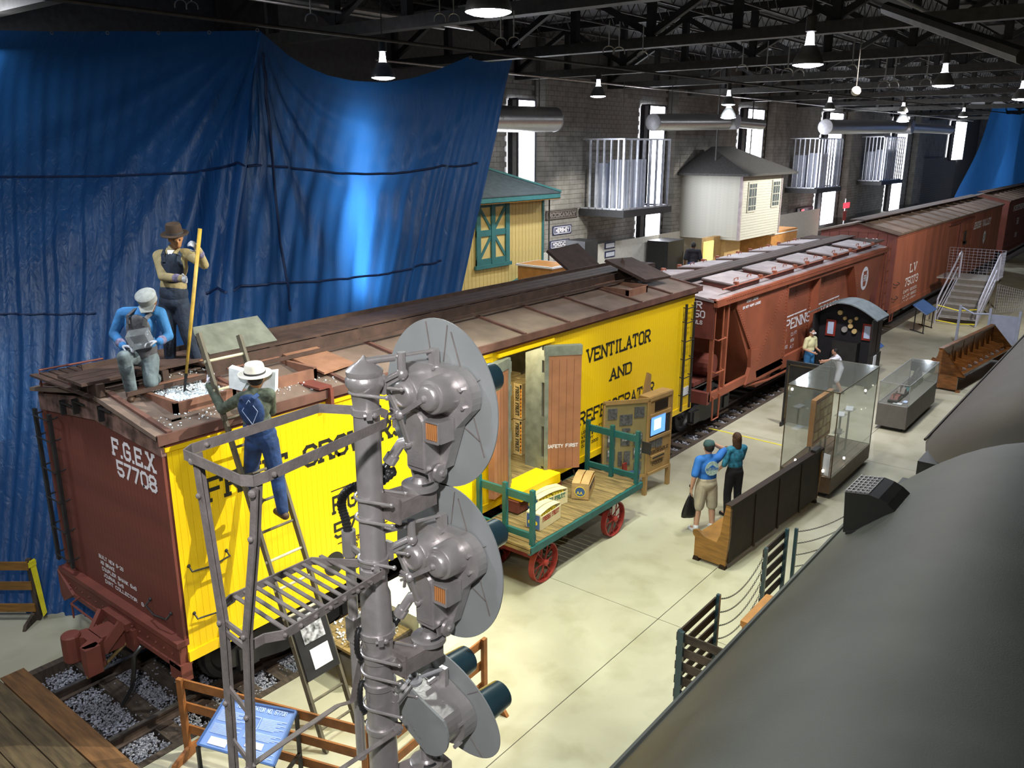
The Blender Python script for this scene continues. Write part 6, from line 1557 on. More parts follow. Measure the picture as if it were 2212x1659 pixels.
# ladder leaned on the eave
ld = thing('wooden_ladder', 'long wooden ladder leaning against the yellow car, holding the climbing worker', 'ladder', (.95, -1.55, 0))
def lp(x, z): return V((x, -1.55+.378*z, z))
for x in (.70, 1.19): MB().bar(lp(x, 0), lp(x, 4.72 if x < 1 else 4.62), .035, .075, (0, -1, .3)).build('side_rail', 'ladderwood', ld)
for i in range(14):
    z = .25+i*.32; MB().cyl(lp(.67, z), lp(1.22, z), .017, n=8).build('rung', 'rung' if z > 4 or 1.4 < z < 2.4 else 'ladderwood', ld, smooth=True)
bd = MB().obox(lp(.945, 1.18)-V((0, .05, 0)), (.235, 0, 0), (0, .012, -.004), (0, .378*.36, .36)).build('display_board', 'black', ld)
MB().obox(lp(.95, 1.36)-V((0, .068, 0)), (.15, 0, 0), (0, .004, 0), (0, .06, .15)).build('photo_print', 'printlight', bd)
MB().obox(lp(.97, 1.02)-V((0, .068, 0)), (.13, 0, 0), (0, .004, 0), (0, .042, .11)).build('text_card', 'paper', bd)
# ice platform and covered box beside the car
pf_ = thing('ice_platform', 'low wooden platform with melting ice scraps beside the yellow car, behind the mast', 'platform', (2.2, -.5, 0))
for k in range(5): MB().box(1.75, 2.62, -1.0+k*.19, -1.0+k*.19+.18, .42, .46).build('deck_plank', 'deckwood', pf_)
MB().box(1.72, 2.65, -1.02, -.98, .30, .44).build('edge_board', 'tie', pf_)
for x in (1.78, 2.55):
    for y in (-.95, -.12): MB().box(x, x+.08, y, y+.08, 0, .42).build('leg', 'tie', pf_)
ic = MB(); random.seed(2)
for _ in range(140): lump(ic, (random.uniform(1.8, 2.55), random.uniform(-.95, -.1), .475), random.uniform(.01, .03))
ic.obox((1.98, -.72, .50), (.12, .05, 0), (-.03, .08, 0), (0, 0, .04))
tag(struct(ic.build('ice_scraps', 'ice'), 'stuff'), 'ice scraps lying on the low platform', 'ice')
cb_ = thing('covered_box', 'large box under a white sheet beside the yellow car, behind the signal mast', 'box', (3.1, -.55, 0))
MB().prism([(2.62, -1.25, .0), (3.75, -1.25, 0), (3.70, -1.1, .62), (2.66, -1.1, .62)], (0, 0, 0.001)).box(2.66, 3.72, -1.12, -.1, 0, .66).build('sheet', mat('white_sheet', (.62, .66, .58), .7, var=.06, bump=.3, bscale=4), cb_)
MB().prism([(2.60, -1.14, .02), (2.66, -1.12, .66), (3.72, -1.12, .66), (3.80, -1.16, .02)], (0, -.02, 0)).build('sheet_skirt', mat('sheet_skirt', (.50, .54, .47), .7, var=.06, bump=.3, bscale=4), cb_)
# luggage wagon
wg = thing('baggage_wagon', 'old railway baggage wagon with plank deck, teal stake racks and red spoked wheels', 'wagon', (6.7, -.65, 0))
WX0, WX1, WY0, WY1 = 5.02, 8.42, -1.24, -.06
n_ = 25; w_ = (WX1-WX0)/n_
for i in range(n_): MB().box(WX0+i*w_+.004, WX0+(i+1)*w_-.004, WY0+.05+random.uniform(-.01, .01), WY1, .745, .782+random.uniform(-.003, .003)).build('deck_plank', 'deckwood', wg)
MB().box(WX0-.02, WX1+.02, WY0, WY0+.055, .66, .775).build('side_beam', 'teal', wg); MB().box(WX0-.02, WX1+.02, WY1-.03, WY1+.03, .66, .775).build('side_beam', 'teal', wg)
MB().box(WX0-.03, WX0+.0, WY0, WY1, .69, .74).build('end_beam', 'deckwood', wg); MB().box(WX0-.03, WX0, WY0, WY1, .755, .79).build('end_beam', 'deckwood', wg)
for x in (6.0, 7.4): MB().box(x-.05, x+.05, WY0+.05, WY1, .58, .74).build('cross_beam', 'tie', wg)
def rack(x, h, back=False):
    r_ = MB().box(x, x+.05, WY0+.02, WY1-.0, h-.14, h-.02).build('rack', 'teal', wg)
    MB().box(x+.0, x+.05, WY0+.02, WY1, .86, .96).build('lower_rail', 'teal', r_)
    for y in (WY0+.02, (WY0+WY1)/2-.03, WY1-.08): MB().box(x-.035, x+.035, y, y+.07, .70, h+.08).build('stake', 'teal', r_)
    return r_
rack(5.12, 1.62); r2 = rack(8.28, 1.72)
MB().box(8.34, 8.36, WY0-.18, WY0+.0, 1.38, 1.6).build('rack_plate', 'black', r2)
def spoke(x, y, r, sx=0):
    w = MB().lathe((x, y-.05, r), YP, [(0, r), (0, r-.022), (.10, r-.022), (.10, r)], 36, closed=True).build('wheel', 'redwheel', wg, smooth=True)
    MB().lathe((x, y-.09, r), YP, [(0, .03), (.02, .055), (.15, .055), (.17, .03)], 16).build('hub', 'redwheel', w, smooth=True)
    for k in range(12):
        a = k*math.pi/6+.13; MB().cyl((x+.04*math.cos(a), y+(.03 if k % 2 else -.03), r+.04*math.sin(a)), (x+(r-.015)*math.cos(a), y, r+(r-.015)*math.sin(a)), .010, n=6).build('spoke', 'redwheel', w)
for x, r in ((5.48, .335), (7.58, .325)):
    for y in (WY0+.10, WY1-.15): spoke(x, y, r)
    MB().cyl((x, WY0+.1, r), (x, WY1-.1, r), .025, n=8).box(x-.08, x+.08, WY0+.2, WY1-.2, r+.02, .66).bar((x-.3, -.65, .62), (x+.1, -.65, r), .05, .05).build('bolster', 'redwheel', wg)
# kiosk: angled display panels
kk = thing('display_kiosk', 'tan display kiosk with photo panels and lit video screen in front of the yellow car', 'kiosk', (9.6, -.7, 0))
ka, kb, kc = V((8.78, -.12, 0)), V((9.52, -.70, 0)), V((10.32, -.78, 0))
def panel(a, b, z0, z1, m, name, th=.06, proud=0.0, f0=0, f1=1, parent=None):
    d = (b-a); n_ = V((d.y, -d.x, 0)).normalized(); 
    if n_.dot(CAM-a) < 0: n_ = -n_
    p = a+d*f0+n_*proud; q = a+d*f1+n_*proud
    return MB().prism([p+ZP*z0, q+ZP*z0, q+ZP*z1, p+ZP*z1], -n_*th).build(name, m, parent or kk)
pa = panel(ka, kb, .42, 2.0, 'kioskside', 'side_panel'); pb = panel(kb, kc, .42, 2.05, 'kiosk', 'front_panel', .25)
for a, b, P_ in ((ka, kb, pa), (kb, kc, pb)):
    for f0, f1, z0, z1 in ((0, 1, 1.96, 2.04), (0, 1, .40, .46), (0, .04, .42, 2.0), (.96, 1, .42, 2.0)): panel(a, b, z0, z1, 'kiosk', 'frame_rail', .03, .02, f0, f1, P_)
for p in (ka, kb, kc, kc+V((.1, .6, 0))): MB().box(p.x-.04, p.x+.04, p.y-.02, p.y+.06, 0, .45).build('leg', 'kiosk', kk)
MB().prism([kc+V((-.55, .5, .9)), kc+V((.0, .5, .9)), kc+V((.0, .5, 2.28)), kc+V((-.12, .5, 2.34)), kc+V((-.2, .5, 2.1))], (0, .05, 0)).build('rear_panel', 'kiosk', kk)
random.seed(4)
for r_, (z0, z1, cells) in enumerate(((1.66, 1.88, ((.1, .3), (.68, .9))), (1.52, 1.74, ((.36, .64),)), (1.38, 1.46, ((.42, .6),)), (1.10, 1.34, ((.1, .28), (.40, .6), (.68, .88))), (.80, 1.04, ((.1, .28), (.68, .88))), (.68, .98, ((.35, .44), (.48, .62))), (.56, .74, ((.08, .26), (.70, .88))))):
    for f0, f1 in cells:
        o = panel(ka, kb, z0, z1, 'print', 'text_card', .01, .012, f0, f1, pa)
        if r_ in (3, 4): panel(ka, kb, z0+.1, z1-.01, 'printlight', 'photo_card', .01, .015, f0+.02, f1-.02, pa)
panel(ka, kb, .47, .53, 'blueprint', 'crate_label', .01, .012, .4, .5, pa); panel(ka, kb, .47, .56, 'blueprint', 'crate_label', .01, .012, .62, .86, pa)
MB().box(9.05, 9.2, -.45, -.42, .55, .75).build('red_tag', 'redwheel', kk)
panel(kb, kc, 1.72, 1.92, 'darkwood', 'title_plate', .01, .012, .25, .8, pb)
panel(kb, kc, 1.20, 1.66, 'black', 'screen_recess', .01, .012, .08, .92, pb); panel(kb, kc, 1.24, 1.62, 'screen', 'video_screen', .01, .02, .10, .70, pb)
panel(kb, kc, 1.34, 1.56, 'screenw', 'screen_picture', .01, .026, .22, .5, pb); panel(kb, kc, 1.60, 1.68, 'kiosk', 'screen_trim', .03, .02, .05, .95, pb); panel(kb, kc, 1.14, 1.2, 'kiosk', 'screen_trim', .03, .03, .05, .95, pb)
panel(kb, kc, .98, 1.12, 'print', 'text_card', .01, .012, .05, .3, pb); panel(kb, kc, .94, 1.14, 'print', 'text_card', .01, .012, .33, .62, pb)
panel(kb, kc, .70, .80, 'kiosk', 'slot_trim', .03, .03, .15, .75, pb); panel(kb, kc, .735, .765, 'black', 'slot', .01, .036, .2, .7, pb)
tm = MB(); d_ = (kc-kb).normalized(); n_ = V((d_.y, -d_.x, 0)); n_ = n_ if n_.dot(CAM-kb) > 0 else -n_
text(tm, 'PERISHABLE', kb+d_*.07+n_*.014+ZP*.84, d_, ZP, .07, .05, .014, width=.64); text(tm, 'FOODS', kb+d_*.2+n_*.014+ZP*.58, d_, ZP, .08, .05, .014, width=.34)
tm.build('lettering', 'darkwood', pb)
# pew seen from behind
def pew(name, label, a, b, depth, h, m, mback):
    a, b = V(a), V(b); d = (b-a).normalized(); n_ = V((-d.y, d.x, 0)); L_ = (b-a).length
    t = thing(name, label, 'bench', (a+b)/2)
    T = lambda s_, c, z: a+d*s_+n_*c+ZP*z
    prof = [(-.02, .06), (depth, .06), (depth+.0, .42), (depth+.04, .46), (depth+.05, .53), (depth-.04, .56), (depth-.1, .52), (depth-.18, .47), (.16, .45), (.10, .60), (.07, .9), (.03, h), (-.05, h), (-.06, .6)]
    for s_ in (0, L_-.05): MB().prism([T(s_, c, z) for c, z in prof], d*.06).build('end_panel', m, t)
    for s_ in (0.0, L_-.07):
        for c in (-.03, depth-.1): MB().prism([T(s_-.01, c, 0), T(s_-.01, c+.12, 0), T(s_-.01, c+.10, .08), T(s_-.01, c+.02, .08)], d*.09).build('foot', mback, t)
    MB().prism([T(.05, c, z) for c, z in ((-.045, .12), (-.02, .12), (.02, h-.02), (-.03, h-.02))], d*(L_-.1)).build('back', mback, t)
    MB().prism([T(.0, c, z) for c, z in ((-.07, h-.04), (.05, h-.04), (.05, h+.015), (-.07, h+.015))], d*L_).build('top_rail', m if mback != 'darkwood' else 'darkwood', t)
    MB().prism([T(.05, c, z) for c, z in ((.0, .41), (depth-.03, .45), (depth-.03, .48), (0, .44))], d*(L_-.1)).build('seat', m, t)
    nn = int(L_/.9)
    for k in range(1, nn): MB().prism([T(k*L_/nn, c, z) for c, z in ((-.065, .1), (-.045, .1), (-.02, h-.05), (-.04, h-.05))], d*.06).build('back_stile', mback, t)
    return t, T, L_
pw, T, L_ = pew('station_bench', 'long dark wooden waiting room bench seen from behind, next to the standing couple', (7.62, -3.27, 0), (11.32, -3.50, 0), .56, 1.15, 'wood', 'darkwood')
MB().obox(T(L_-.3, -.02, 1.18), (.14, 0, 0), (0, .05, 0), (0, 0, .03)).build('end_rest', 'black', pw)
# second bench: double sided with arm rests
p2, T, L_ = pew('station_bench', 'ornate varnished double sided bench with many curved arm rests at right', (21.5, -3.42, 0), (26.2, -3.95, 0), -.55, 1.2, 'pew', 'pew')
for k in range(9):
    s_ = .2+k*.52
    MB().prism([T(s_, c, z) for c, z in ((.05, .42), (.05, .95), (.10, .75), (.30, .70), (.42, .74), (.46, .66), (.40, .60), (.38, .42))], XP*.05).build('arm_rest', 'pew', p2)
    MB().prism([T(s_, c, z) for c, z in ((-.06, .42), (-.06, .95), (-.12, .72), (-.34, .68), (-.46, .72), (-.50, .62), (-.42, .58), (-.40, .42))], XP*.05).build('arm_rest', 'pew', p2)
    bk = MB(); c0_ = T(s_+.25, -.28, .46)
    bk.tube([c0_+V((.16*math.cos(a), .16*math.sin(a), .02)) for a in [i*math.pi/8 for i in range(16)]], .012, 5, closed=True)
    bk.build('seat_ring', 'alu', p2)
MB().prism([T(.05, c, z) for c, z in ((.04, .40), (.5, .44), (.5, .47), (.04, .44))], XP*(L_-.2)).build('seat', 'pew', p2)
# display cases
def case(name, label, x0, x1, y0, y1, zb, zt, mb_, inset=.1, edge='brass'):
    t = thing(name, label, 'display case', ((x0+x1)/2, (y0+y1)/2, 0))
    MB().box(x0+inset, x1-inset, y0+inset, y1-inset, 0, .12).build('kick_base', 'black', t)
    MB().box(x0, x1, y0, y1, .10, zb).build('plinth', mb_, t)
    e = .018
    for x, y in ((x0, y0), (x1-e, y0), (x0, y1-e), (x1-e, y1-e)): MB().box(x, x+e, y, y+e, zb, zt).build('edge_post', edge, t)
    for z in (zb, zt-e):
        MB().box(x0, x1, y0, y0+e, z, z+e).box(x0, x1, y1-e, y1, z, z+e).box(x0, x0+e, y0, y1, z, z+e).box(x1-e, x1, y0, y1, z, z+e).build('edge_frame', edge, t)
    g_ = .004
    for nm, c in (('glass_pane', (x0+g_, x1-g_, y0+g_, y0+2*g_)), ('glass_pane', (x0+g_, x1-g_, y1-2*g_, y1-g_)), ('glass_pane', (x0+g_, x0+2*g_, y0+g_, y1-g_)), ('glass_pane', (x1-2*g_, x1-g_, y0+g_, y1-g_))): MB().box(*c, zb, zt).build(nm, 'glass', t)
    MB().box(x0, x1, y0, y1, zt, zt+.008).build('glass_top', 'glass', t)
    return t
dc = case('display_case', 'tall glass display case on a low wooden plinth with orange board inside', 11.62, 14.22, -3.66, -2.63, .42, 2.2, 'casewood')
for k in range(6): MB().box(11.66, 14.18, -3.62+k*.165, -3.62+k*.165+.155, .42, .435).build('floor_slat', 'casewood', dc)
bo_ = thing('ticket_board', 'orange wooden pigeonhole board standing inside the tall glass case', 'board', (12.3, -3.13, .44))
MB().box(11.80, 12.80, -3.16, -3.10, 1.0, 1.88).build('panel', 'cardboard', bo_)
for i in range(4):
    for j in range(4):
        if (i, j) in ((0, 3), (0, 2)): continue
        MB().box(11.86+i*.235, 11.86+i*.235+.18, -3.185, -3.16, 1.05+j*.205, 1.05+j*.205+.16).build('card_pocket', 'crate2' if (i+j) % 2 else 'crate', bo_)
MB().box(11.86, 12.03, -3.185, -3.16, 1.48, 1.82).build('card_pocket', 'crate2', bo_)
MB().box(11.76, 11.80, -3.18, -3.08, .95, 1.92).box(12.80, 12.84, -3.18, -3.08, .95, 1.92).box(11.80, 12.80, -3.18, -3.08, .95, 1.0).box(11.80, 12.80, -3.18, -3.08, 1.88, 1.92).build('frame', 'cardboard', bo_)
for x in (11.82, 12.76): MB().box(x, x+.025, -3.14, -3.11, .44, .95).build('leg', 'black', bo_)
for i, (x, y, z, kx) in enumerate(((13.0, -3.3, .95, 0), (13.45, -3.35, 1.35, 1), (13.2, -2.9, .78, 2), (13.75, -3.1, 1.1, 3))):
    lab = ['curved grey tool on a post stand inside the tall case', 'open white paper on the tallest post stand in the tall case', 'blue ticket card on the shortest post stand in the tall case', 'pale card on the far post stand in the tall case'][i]
    s_ = thing('exhibit_stand', lab, 'stand', (x, y, .44))
    MB().cyl((x, y, .44), (x, y, z), .022, n=8).build('post', 'casegrey', s_); MB().box(x-.16, x+.16, y-.1, y+.1, z, z+.012).build('shelf', 'glass', s_)
    MB().obox((x, y, z+.03), (.13, .03, .01), (-.02, .07, 0), (0, 0, .008)).build('exhibit', ['casegrey', 'paper', 'bluelight', 'paper'][i], s_)
for i, (x, y, z) in enumerate(((11.8, -2.85, .47), (12.0, -2.8, .47), (11.75, -3.45, .47), (12.75, -3.55, .47), (13.95, -3.5, 1.65), (11.7, -2.7, 2.05))):
    s_ = thing('case_spotlight', ['small lit spotlight on the case floor, nearest the left corner', 'small lit spotlight beside the leg of the orange board', 'small spotlight at the near right corner of the tall case', 'small lit spotlight on the case floor by the front pane', 'small lit spotlight high on the right edge of the tall case', 'small lit spotlight at the upper left corner of the tall case'][i], 'spotlight', (x, y, z), 'display case spotlights')
    MB().cyl((x, y, z-.035), (x, y, z+.02), .03, n=10).build('lamp_body', 'alu', s_); MB().ell((x, y, z+.045), .022, 8, 6).build('bulb', 'bulb', s_)
cd_ = thing('white_card', 'white leaning card at the near corner of the tall glass case', 'card', (11.72, -3.55, .44))
MB().prism([(11.70, -3.58, .44), (11.74, -3.44, .44), (11.82, -3.42, .86), (11.78, -3.56, .86)], (.012, 0, 0)).build('card', 'paper', cd_)
dc2 = case('display_case', 'low grey plinth case with glass top holding ship or train models', 16.74, 19.7, -3.78, -3.08, .66, 1.22, 'casegrey', .12, 'alu')
random.seed(9)
mods = ['dark iron model with red brown top nearest in the low case', 'small dark model with masts in the low case', 'dark green low model in the middle of the low case', 'black rounded model behind the green one in the low case', 'largest black model at the far end of the low case']
for i, (x, w_, h_) in enumerate(((17.2, .28, .14), (17.75, .2, .2), (18.2, .26, .1), (18.75, .16, .24), (19.25, .2, .32))):
    s_ = thing('scale_model', mods[i], 'model', (x, -3.38, .66))
    MB().box(x-w_, x+w_, -3.48, -3.26, .67, .67+h_*.4).build('hull', 'black', s_)
    MB().prism([(x-w_*.6, -3.46, .67+h_*.4), (x+w_*.7, -3.46, .67+h_*.4), (x+w_*.4, -3.46, .67+h_), (x-w_*.3, -3.46, .67+h_*.9)], (0, .18, 0)).build('superstructure', ['redbrown', 'strap', 'teal', 'black', 'black'][i], s_)
    for k in range(3): MB().cyl((x-w_*.5+k*w_*.5, -3.36, .7), (x-w_*.5+k*w_*.5, -3.36, .75+h_), .012, n=6).build('mast', 'strap', s_)
MB().box(16.85, 17.0, -3.6, -3.4, .67, .68).build('caption_card', 'paper', dc2); MB().box(17.1, 17.3, -3.66, -3.56, .67, .68).build('caption_card', 'bluelight', dc2); MB().box(19.4, 19.66, -3.7, -3.15, .95, 1.2).build('rear_sign', 'black', dc2)
# dark screen board with gold border
sc = thing('dark_screen_board', 'black standing screen board with thin gold border behind the tall case', 'board', (15.6, -1.7, 0))
MB().box(15.53, 15.60, -2.30, -1.16, .1, 1.68).build('panel', 'black', sc)
MB().box(15.52, 15.53, -2.27, -1.22, 1.57, 1.60).box(15.52, 15.53, -1.25, -1.22, .2, 1.60).box(15.52, 15.53, -2.27, -2.24, .2, 1.60).build('gold_border', 'brass', sc)
MB().box(15.4, 15.75, -1.22, -1.17, 0, .1).box(15.4, 15.75, -2.28, -2.23, 0, .1).build('feet', 'black', sc)
# locomotive cab mock-up
cbx = thing('locomotive_cab', 'black locomotive cab mock-up with arched grey roof, gauges and two red framed windows', 'cab', (20.7, -1.05, 0))
X0_, X1_, Y0_, Y1_ = 19.97, 20.9, -1.92, -.22
MB().box(X0_, X1_, Y0_, Y0_+.05, 0, 2.05).box(X0_, X1_, Y1_-.05, Y1_, 0, 2.05).build('side_wall', 'black', cbx)
MB().prism([(X1_-.45, Y0_, 0), (X1_-.45, Y1_, 0)]+[(X1_-.45, Y1_+(Y0_-Y1_)*i/10, 2.05+.36*math.sin(math.pi*i/10)) for i in range(11)], (.05, 0, 0)).build('backhead', 'blackcloth', cbx)
rf = MB()
for i in range(10):
    ya, yb = Y1_+.12+(Y0_-Y1_-.24)*i/10, Y1_+.12+(Y0_-Y1_-.24)*(i+1)/10; za, zb_ = 2.06+.40*math.sin(math.pi*i/10), 2.06+.40*math.sin(math.pi*(i+1)/10)
    rf.add([(X0_-.1, ya, za), (X1_+.1, ya, za), (X1_+.1, yb, zb_), (X0_-.1, yb, zb_), (X0_-.1, ya, za+.03), (X1_+.1, ya, za+.03), (X1_+.1, yb, zb_+.03), (X0_-.1, yb, zb_+.03)], [(0, 1, 2, 3), (4, 7, 6, 5), (0, 4, 5, 1), (2, 6, 7, 3), (1, 5, 6, 2), (0, 3, 7, 4)])
rf.build('arched_roof', mat('cab_roof_grey', (.13, .16, .18), .6), cbx)
for y in (-.62, -1.66):
    w_ = MB().box(X1_-.50, X1_-.46, y-.14, y+.14, 1.38, 1.86).build('window_frame', 'redwheel', cbx); MB().box(X1_-.52, X1_-.50, y-.085, y+.085, 1.44, 1.80).build('window_pane', 'bluelight', w_)
for y, z, r in ((-1.0, 1.95, .05), (-1.16, 1.88, .06), (-1.32, 1.98, .05), (-1.02, 1.62, .085), (-1.18, 1.74, .07), (-1.30, 1.60, .07), (-.85, 2.1, .07)): MB().cyl((X1_-.53, y, z), (X1_-.46, y, z), r, n=14).build('gauge', 'crate' if r < .08 else 'alu', cbx)
MB().box(X1_-.8, X1_-.46, -1.5, -.8, 0, 1.3).build('firebox', 'black', cbx)
MB().box(X0_, X1_+.1, Y0_-.02, Y0_, 0, 1.0).box(X0_+.45, X0_+.6, Y0_-.03, Y0_-.02, .75, .95).build('notice_base', 'black', cbx)
MB().box(X0_+.3, X0_+.55, Y0_-.035, Y0_-.022, .68, .98).build('notice_card', 'paper', cbx)
MB().box(X1_-.2, X1_+.05, -1.95, -1.55, 2.1, 2.12).build('roof_tag', 'paper', cbx)
# slatted wooden barriers
def barrier(name, label, a, b, rails, h, m, posts=(0, 1), pw=.07, rh=.10, feet=True, zt=None):
    a, b = V(a), V(b); d = (b-a).normalized(); n_ = V((-d.y, d.x, 0)); t = thing(name, label, 'barrier', (a+b)/2)
    L_ = (b-a).length
    for f in posts:
        p = a+d*L_*f; MB().obox(p+ZP*(h/2+.0), d*pw/2, n_*.025, ZP*(h/2)).build('post', m[0], t)
        if feet: MB().prism([p-n_*.33+d*.02, p+n_*.33+d*.02, p+n_*.28+d*.02+ZP*.07, p+n_*.05+d*.02+ZP*.13, p-n_*.05+d*.02+ZP*.13, p-n_*.28+d*.02+ZP*.07], d*.045).build('foot', m[0], t)
    for z in rails: MB().obox(a+d*L_/2+n_*.035+ZP*z, d*L_/2, n_*.012, ZP*rh/2).build('rail', m[1], t)
    return t
W3 = ('fencewood', 'fencewood')
barrier('wooden_barrier', 'orange-brown three rail barrier in front of the blue information panel', (-.30, -.32, 0), (.44, -2.56, 0), (.92, .62, .32), 1.0, W3, (0, 1), rh=.11)
barrier('wooden_barrier', 'orange-brown three rail barrier behind the lowest signal head', (.52, -2.60, 0), (2.44, -2.48, 0), (.92, .62, .32), 1.0, W3, (0, 1), rh=.11)
bl_ = barrier('wooden_barrier', 'brown three rail barrier with yellow caution tape at the left edge', (-.12, 4.02, 0), (-1.4, 5.6, 0), (.90, .58, .22), 1.0, ('tie', 'wood'), (0, 1), rh=.13)
tp_ = MB()
tp_.prism([(-.14, 3.965, 0.98), (-.06, 3.965, 1.0), (-.02, 3.955, .1), (-.08, 3.955, .05)], (0, -.004, 0)).prism([(-.16, 3.96, .96), (-.05, 3.96, .98), (-.05, 3.96, .90), (-.16, 3.96, .88)], (0, -.008, 0))
tp_.prism([(-.45, 4.40, .95), (-.85, 4.88, .97), (-.45, 4.38, .84), (-.3, 4.2, .83)], (-.004, -.006, 0))
tag(tp_.build('caution_tape', 'tape'), 'yellow caution tape tied on the left wooden barrier', 'tape')
# dark slatted gates with chains on the right
DG = ('hood', 'darkwood')
barrier('slatted_gate', 'dark slatted gate running along the aisle, nearest at lower right', (3.95, -4.33, 0), (5.02, -4.33, 0), (1.0, .80, .60, .40, .2), 1.1, DG, (0, 1), .05, .11, False)
barrier('slatted_gate', 'brown slatted gate panel turned toward the camera at the lower right', (3.93, -4.37, 0), (3.93, -5.5, 0), (1.0, .80, .60, .40, .2), 1.1, ('hood', 'tie'), (0, 1), .05, .11, False)
barrier('slatted_gate', 'dark slatted gate beyond the sagging chains at right', (6.68, -4.3, 0), (7.50, -4.3, 0), (1.0, .80, .60, .40, .2), 1.1, DG, (0, 1), .05, .11, False)
po_ = tag(MB().box(7.62, 7.66, -4.42, -4.37, 0, 1.08).build('chain_post', 'hood'), 'slim dark chain post beyond the far slatted gate', 'post')
def chain(a, b, sag, label):
    a, b = V(a), V(b); L_ = (b-a).length; n = int(L_/.034); m_ = MB()
    for i in range(n):
        f = (i+.5)/n; c = a.lerp(b, f)-ZP*sag*4*f*(1-f); dz = -sag*4*(1-2*f)/L_; t_ = ((b-a).normalized()+ZP*dz).normalized()
        s_ = t_.cross(ZP).normalized() if i % 2 else t_.cross(t_.cross(ZP)).normalized()
        m_.tube([c+t_*(.021*math.cos(q_))+s_*(.011*math.sin(q_)) for q_ in [k*math.pi/4 for k in range(8)]], .0035, 4, closed=True)
    return tag(struct(m_.build('chain', 'black'), 'stuff'), label, 'chain')
nm = ['top', 'second', 'third', 'fourth']
for k, z in enumerate((1.02, .82, .62, .42)):
    chain((5.06, -4.33, z), (6.65, -4.3, z), .20, nm[k]+' sagging chain between the two dark slatted gates')
    chain((7.66, -4.40, z), (9.6, -4.9, z-.0), .12, nm[k]+' chain beyond the slim post, running behind the coach roof')
tk = thing('storage_chest', 'orange brown wooden trunk behind the chains at lower right', 'trunk', (5.8, -4.95, 0))
MB().box(5.35, 6.2, -5.3, -4.55, 0, .56).build('body', 'cardboard', tk); MB().box(5.33, 6.22, -5.32, -4.53, .56, .64).build('lid', 'cardboard', tk); MB().box(5.34, 5.36, -5.0, -4.8, .35, .5).build('latch', 'brass', tk)
bb_ = thing('pale_bundle', 'pale crumpled bundle on the floor behind the brown slatted gate', 'bundle', (4.5, -4.75, 0)); MB().ell((4.5, -4.75, .2), (.25, .2, .2), 12, 8).build('cloth', 'khaki', bb_, smooth=True)
# information panels
def infopanel(label, c4, legs, m='blueprint', lines=True):
    c4 = [V(p) for p in c4]; t = thing('information_panel', label, 'sign', (sum((p for p in c4), V((0, 0, 0)))/4).xy.to_3d())
    n_ = (c4[1]-c4[0]).cross(c4[3]-c4[0]).normalized(); n_ = n_ if n_.z > 0 else -n_
    MB().prism(c4, -n_*.03).build('board', m, t)
    e = MB()
    for a, b in zip(c4, c4[1:]+c4[:1]): e.bar(a+n_*.002, b+n_*.002, .02, .03, n_)
    e.build('edge_frame', 'blueprint', t)
    P_ = lambda u, v: c4[0].lerp(c4[1], u).lerp(c4[3].lerp(c4[2], u), v)+n_*.004
    tx = MB()
    if lines:
        U = (c4[1]-c4[0]).normalized(); Vv = (c4[0]-c4[3]).normalized()
        text(tx, 'REFRIGERATOR NO. 57708', P_(.22, .14), U, Vv, .05, .03, .010, serif=False, width=(c4[1]-c4[0]).length*.68)
        for (u0, u1, v0, v1, n) in ((.05, .42, .24, .46, 9), (.62, .95, .24, .46, 9), (.05, .42, .52, .72, 8), (.48, .95, .52, .66, 6), (.50, .95, .84, .96, 5)):
            for i in range(n):
                v = v0+(v1-v0)*i/n; a, b, c_, d_ = P_(u0, v), P_(u1-(.06*((i*7) % 3)), v), P_(u1-(.06*((i*7) % 3)), v+(v1-v0)/n*.45), P_(u0, v+(v1-v0)/n*.45); tx.add([d_, c_, b, a], [(0, 1, 2, 3)])
    tx.build('lettering', 'bluelight', t)
    if lines:
        ph = MB()
        for u0, u1, v0, v1 in ((.1, .34, .78, .93), (.55, .78, .69, .81)): ph.add([P_(u0, v1), P_(u1, v1), P_(u1, v0), P_(u0, v0)], [(0, 1, 2, 3)])
        ph.build('picture_print', 'paper', t)
        e2 = MB()
        for u0, v0, u1, v1 in ((.45, .24, .60, .24), (.45, .46, .60, .46), (.45, .24, .45, .46), (.60, .24, .60, .46)): e2.bar(P_(u0, v0), P_(u1, v1), .006, .002, n_)
        e2.build('diagram_outline', 'bluelight', t)
    for p, q_ in legs: MB().bar(p, q_, .035, .035).build('leg', 'black', t)
    return t
a, b, c_, d_ = at_z(488, 1508, .98), at_z(640, 1537, .98), at_z(592, 1655, .70), at_z(427, 1608, .70)
infopanel('blue and white information panel on black legs in front of the yellow car', (a, b, c_, d_), [((p.x, p.y, 0), p-ZP*.03) for p in (a, b, c_, d_)]+[(V((d_.x, d_.y, .38)), V((c_.x, c_.y, .38))), (V((b.x, b.y, .45)), V((c_.x, c_.y, .45)))], m=mat('panel_blue', (.20, .32, .68), .3, var=.05))
a, b, c_, d_ = at_z(1973, 667, .95), at_z(1995, 653, .95), at_z(2024, 676, .75), at_z(2003, 683, .75)
infopanel('small blue information panel in front of the lettered boxcar', (V((29.5, -.75, 1.0)), V((31.0, -.75, 1.0)), V((30.6, -1.35, .75)), V((29.1, -1.35, .75))), [((x, y, 0), (x, y, z)) for x, y, z in ((29.3, -1.25, .75), (30.6, -1.25, .75), (29.6, -.85, .95), (30.9, -.85, .95))]+[((29.2, -1.3, .02), (29.7, -.7, .02)), ((30.5, -1.3, .02), (31, -.7, .02))], lines=False)
infopanel('small blue information panel just beyond the black cab', (V((21.6, -1.1, 1.0)), V((22.9, -1.1, 1.0)), V((22.6, -1.6, .8)), V((21.3, -1.6, .8))), [((x, -1.5, 0), (x, -1.5, .8)) for x in (21.5, 22.5)], lines=False)
